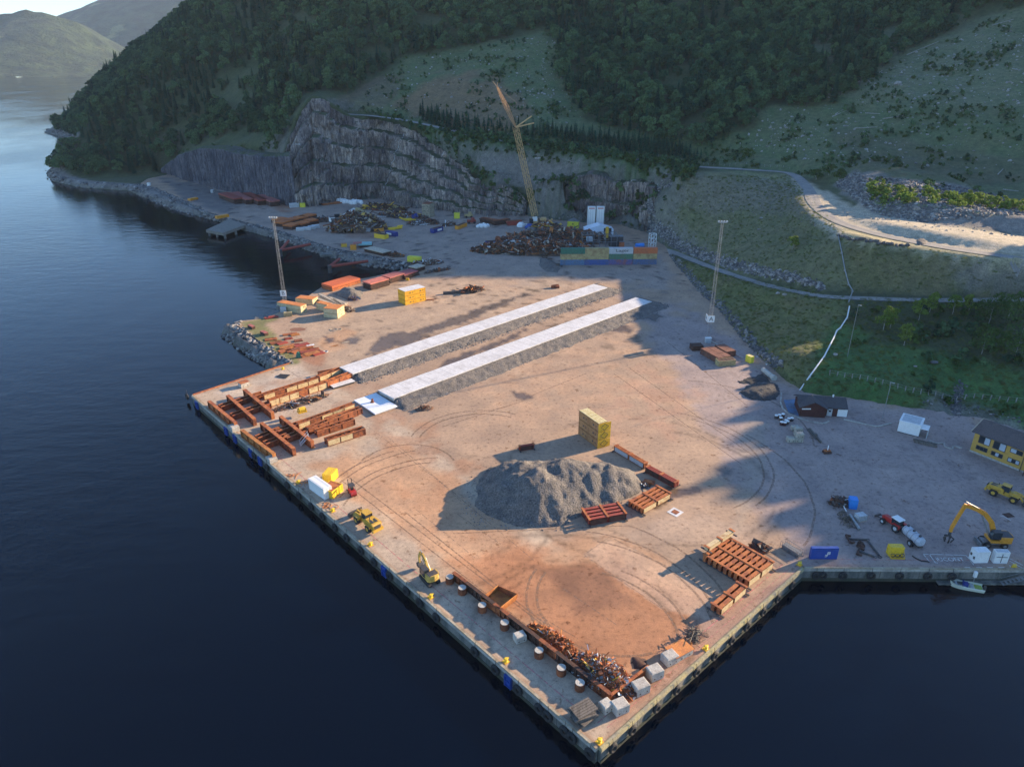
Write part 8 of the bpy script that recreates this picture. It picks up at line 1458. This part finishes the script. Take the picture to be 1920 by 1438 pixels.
# ================================================================ FENCES, PIPE, BOULDERS ON THE SLOPES
def tube_line(pts3, r, mb=None):
    mb = mb or MB()
    for a, b_ in zip(pts3[:-1], pts3[1:]): mb.tube(a, b_, r, n=8)
    return mb
PP = [T(1497, 741), T(1517, 712), T(1545, 672), T(1563, 636), T(1568, 625), T(1575, 620), T(1588, 598), T(1592, 578)]; mb = tube_line([p + Vector((0, 0, .55)) for p in PP], .22); t = thing('penstock_pipe', 'white pipe running up the grass bank from the brown cabin', 'pipe', (0, 0, 0)); part('lower_run', mb, wht, t)
PP2 = [T(*p) for p in [(1590, 572), (1594, 560), (1598, 549), (1590, 538), (1583, 512), (1577, 480), (1571, 448)]]; mb = tube_line([p + Vector((0, 0, .5)) for p in PP2], .2); part('upper_run', mb, galv, t)
for i, p in enumerate(PP[1:-1] + PP2[1:-1]): mb = MB(); mb.box(p + Vector((0, 0, .15)), (.5, .5, .7)); part('saddle', mb, conc, t)
def fence(pxs, n_, label, h=1.3, lean=0, wire=True, m=None, r=.07):
    P = [T(*p) for p in pxs]; L = np.r_[0, np.cumsum([(b_ - a).length for a, b_ in zip(P[:-1], P[1:])])]; t = thing('fence', label, 'fence'); Q = []
    for i in range(n_):
        s = L[-1] * i / (n_ - 1); k = min(int(np.searchsorted(L, s, 'right')) - 1, len(P) - 2); q = P[k].lerp(P[k + 1], (s - L[k]) / (L[k + 1] - L[k])); q.z = float(tz(q.x, q.y)); Q.append(q)
    pm = MB(); pm.box((0, 0, h / 2 - .15), (r * 2, r * 2, h + .3)); me = pm.mesh('fence_post', m or barkw)
    for q in Q: o = obj('fence_post', me, t); o.location = q; o.rotation_euler = (random.uniform(-.08, .08), random.uniform(-.08, .08), 0)
    if wire:
        mb = MB(); [mb.bar(a + Vector((0, 0, z)), b_ + Vector((0, 0, z)), .035) for z in (h * .5, h * .95) for a, b_ in zip(Q[:-1], Q[1:])]; part('wire', mb, galv, t)
fence([(1555,705),(1640,720),(1700,738),(1740,745),(1790,752),(1920,758)], 26, 'wire fence with pale wooden posts across the green gully', 1.5, r=.09)
fence([(645,209),(700,212),(780,222),(850,236),(920,252),(1000,265),(1100,279),(1200,293),(1300,305),(1400,311),(1480,318)], 90, 'long road fence above the quarry edge', 1.4, r=.06)
v = None
for i, (x, y) in enumerate([(1573,447),(1579,450),(1586,452),(1593,454),(1600,455),(1608,456),(1616,457),(1624,459),(1632,460),(1640,461),(1648,462),(1656,463),(1664,464),(1672,465),(1681,466),(1690,467),(1700,468)]):
    p = T(x, y - 4); mb = MB(); o = obj('boulder', rock_me('boulder', 200 + i, rk_d)); o.location = p + Vector((0, 0, .3)); o.scale = (2.3, 1.8, 2.0); o.rotation_euler = (0, 0, i); tag(o, 'dark boulder of the row guarding the gravel road edge, %s from the left' % ORD[i], 'boulder', 'edge boulders of the gravel road')
for x, y, s, l in [(1683,160,5.5,'big pale boulder at the edge of the clear-felled hill'),(1190,345,4.5,'pale boulder on top of the east rock face'),(1427,410,1.6,'small white boulder left of the lone bright tree'),(1458,553,2.2,'pale boulder on the bench road edge, left one'),(1471,555,2.0,'pale boulder on the bench road edge, right one'),(1422,433,1.6,'small pale boulder lower on the grass slope'),(1750,682,2.6,'dark boulder in the green gully'),(1715,690,1.4,'small stone left of the gully boulder'),(1565,668,1.8,'pale boulder beside the white pipe'),(1720,395,3.0,'pale boulder group stone beside the gravel road')]:
    p = T(x, y); o = obj('boulder', rock_me('boulder', int(x), rk_d if 'dark' in l else rk_l)); o.location = p + Vector((0, 0, s * .15)); o.scale = (s, s * .8, s * .8); tag(o, l, 'boulder')
p = T(1728, 455); heap('stone_heap', [(1718,455),(1724,461),(1735,461),(1738,456),(1728,452)], 1.0, 'small grey stone heap on the gravel road', gravd, res=.5).location = (p.x, p.y, p.z)
# ================================================================ HAZE
HZ = mat_hz = bpy.data.materials.new('haze'); HZ.use_nodes = True; hn = HZ.node_tree; hn.nodes.clear(); ho = hn.nodes.new('ShaderNodeOutputMaterial'); pv = hn.nodes.new('ShaderNodeVolumePrincipled'); pv.inputs['Color'].default_value = (.62, .80, 1.0, 1); pv.inputs['Density'].default_value = .00004; pv.inputs['Anisotropy'].default_value = 0.0
hn.links.new(pv.outputs[0], ho.inputs['Volume']); mb = MB(); mb.box((-1400, 4600, 330), (12400, 11000, 740)); o = obj('haze', mb.mesh('haze', HZ)); tag(o, 'pale blue summer haze over the fjord', 'haze', kind='stuff')
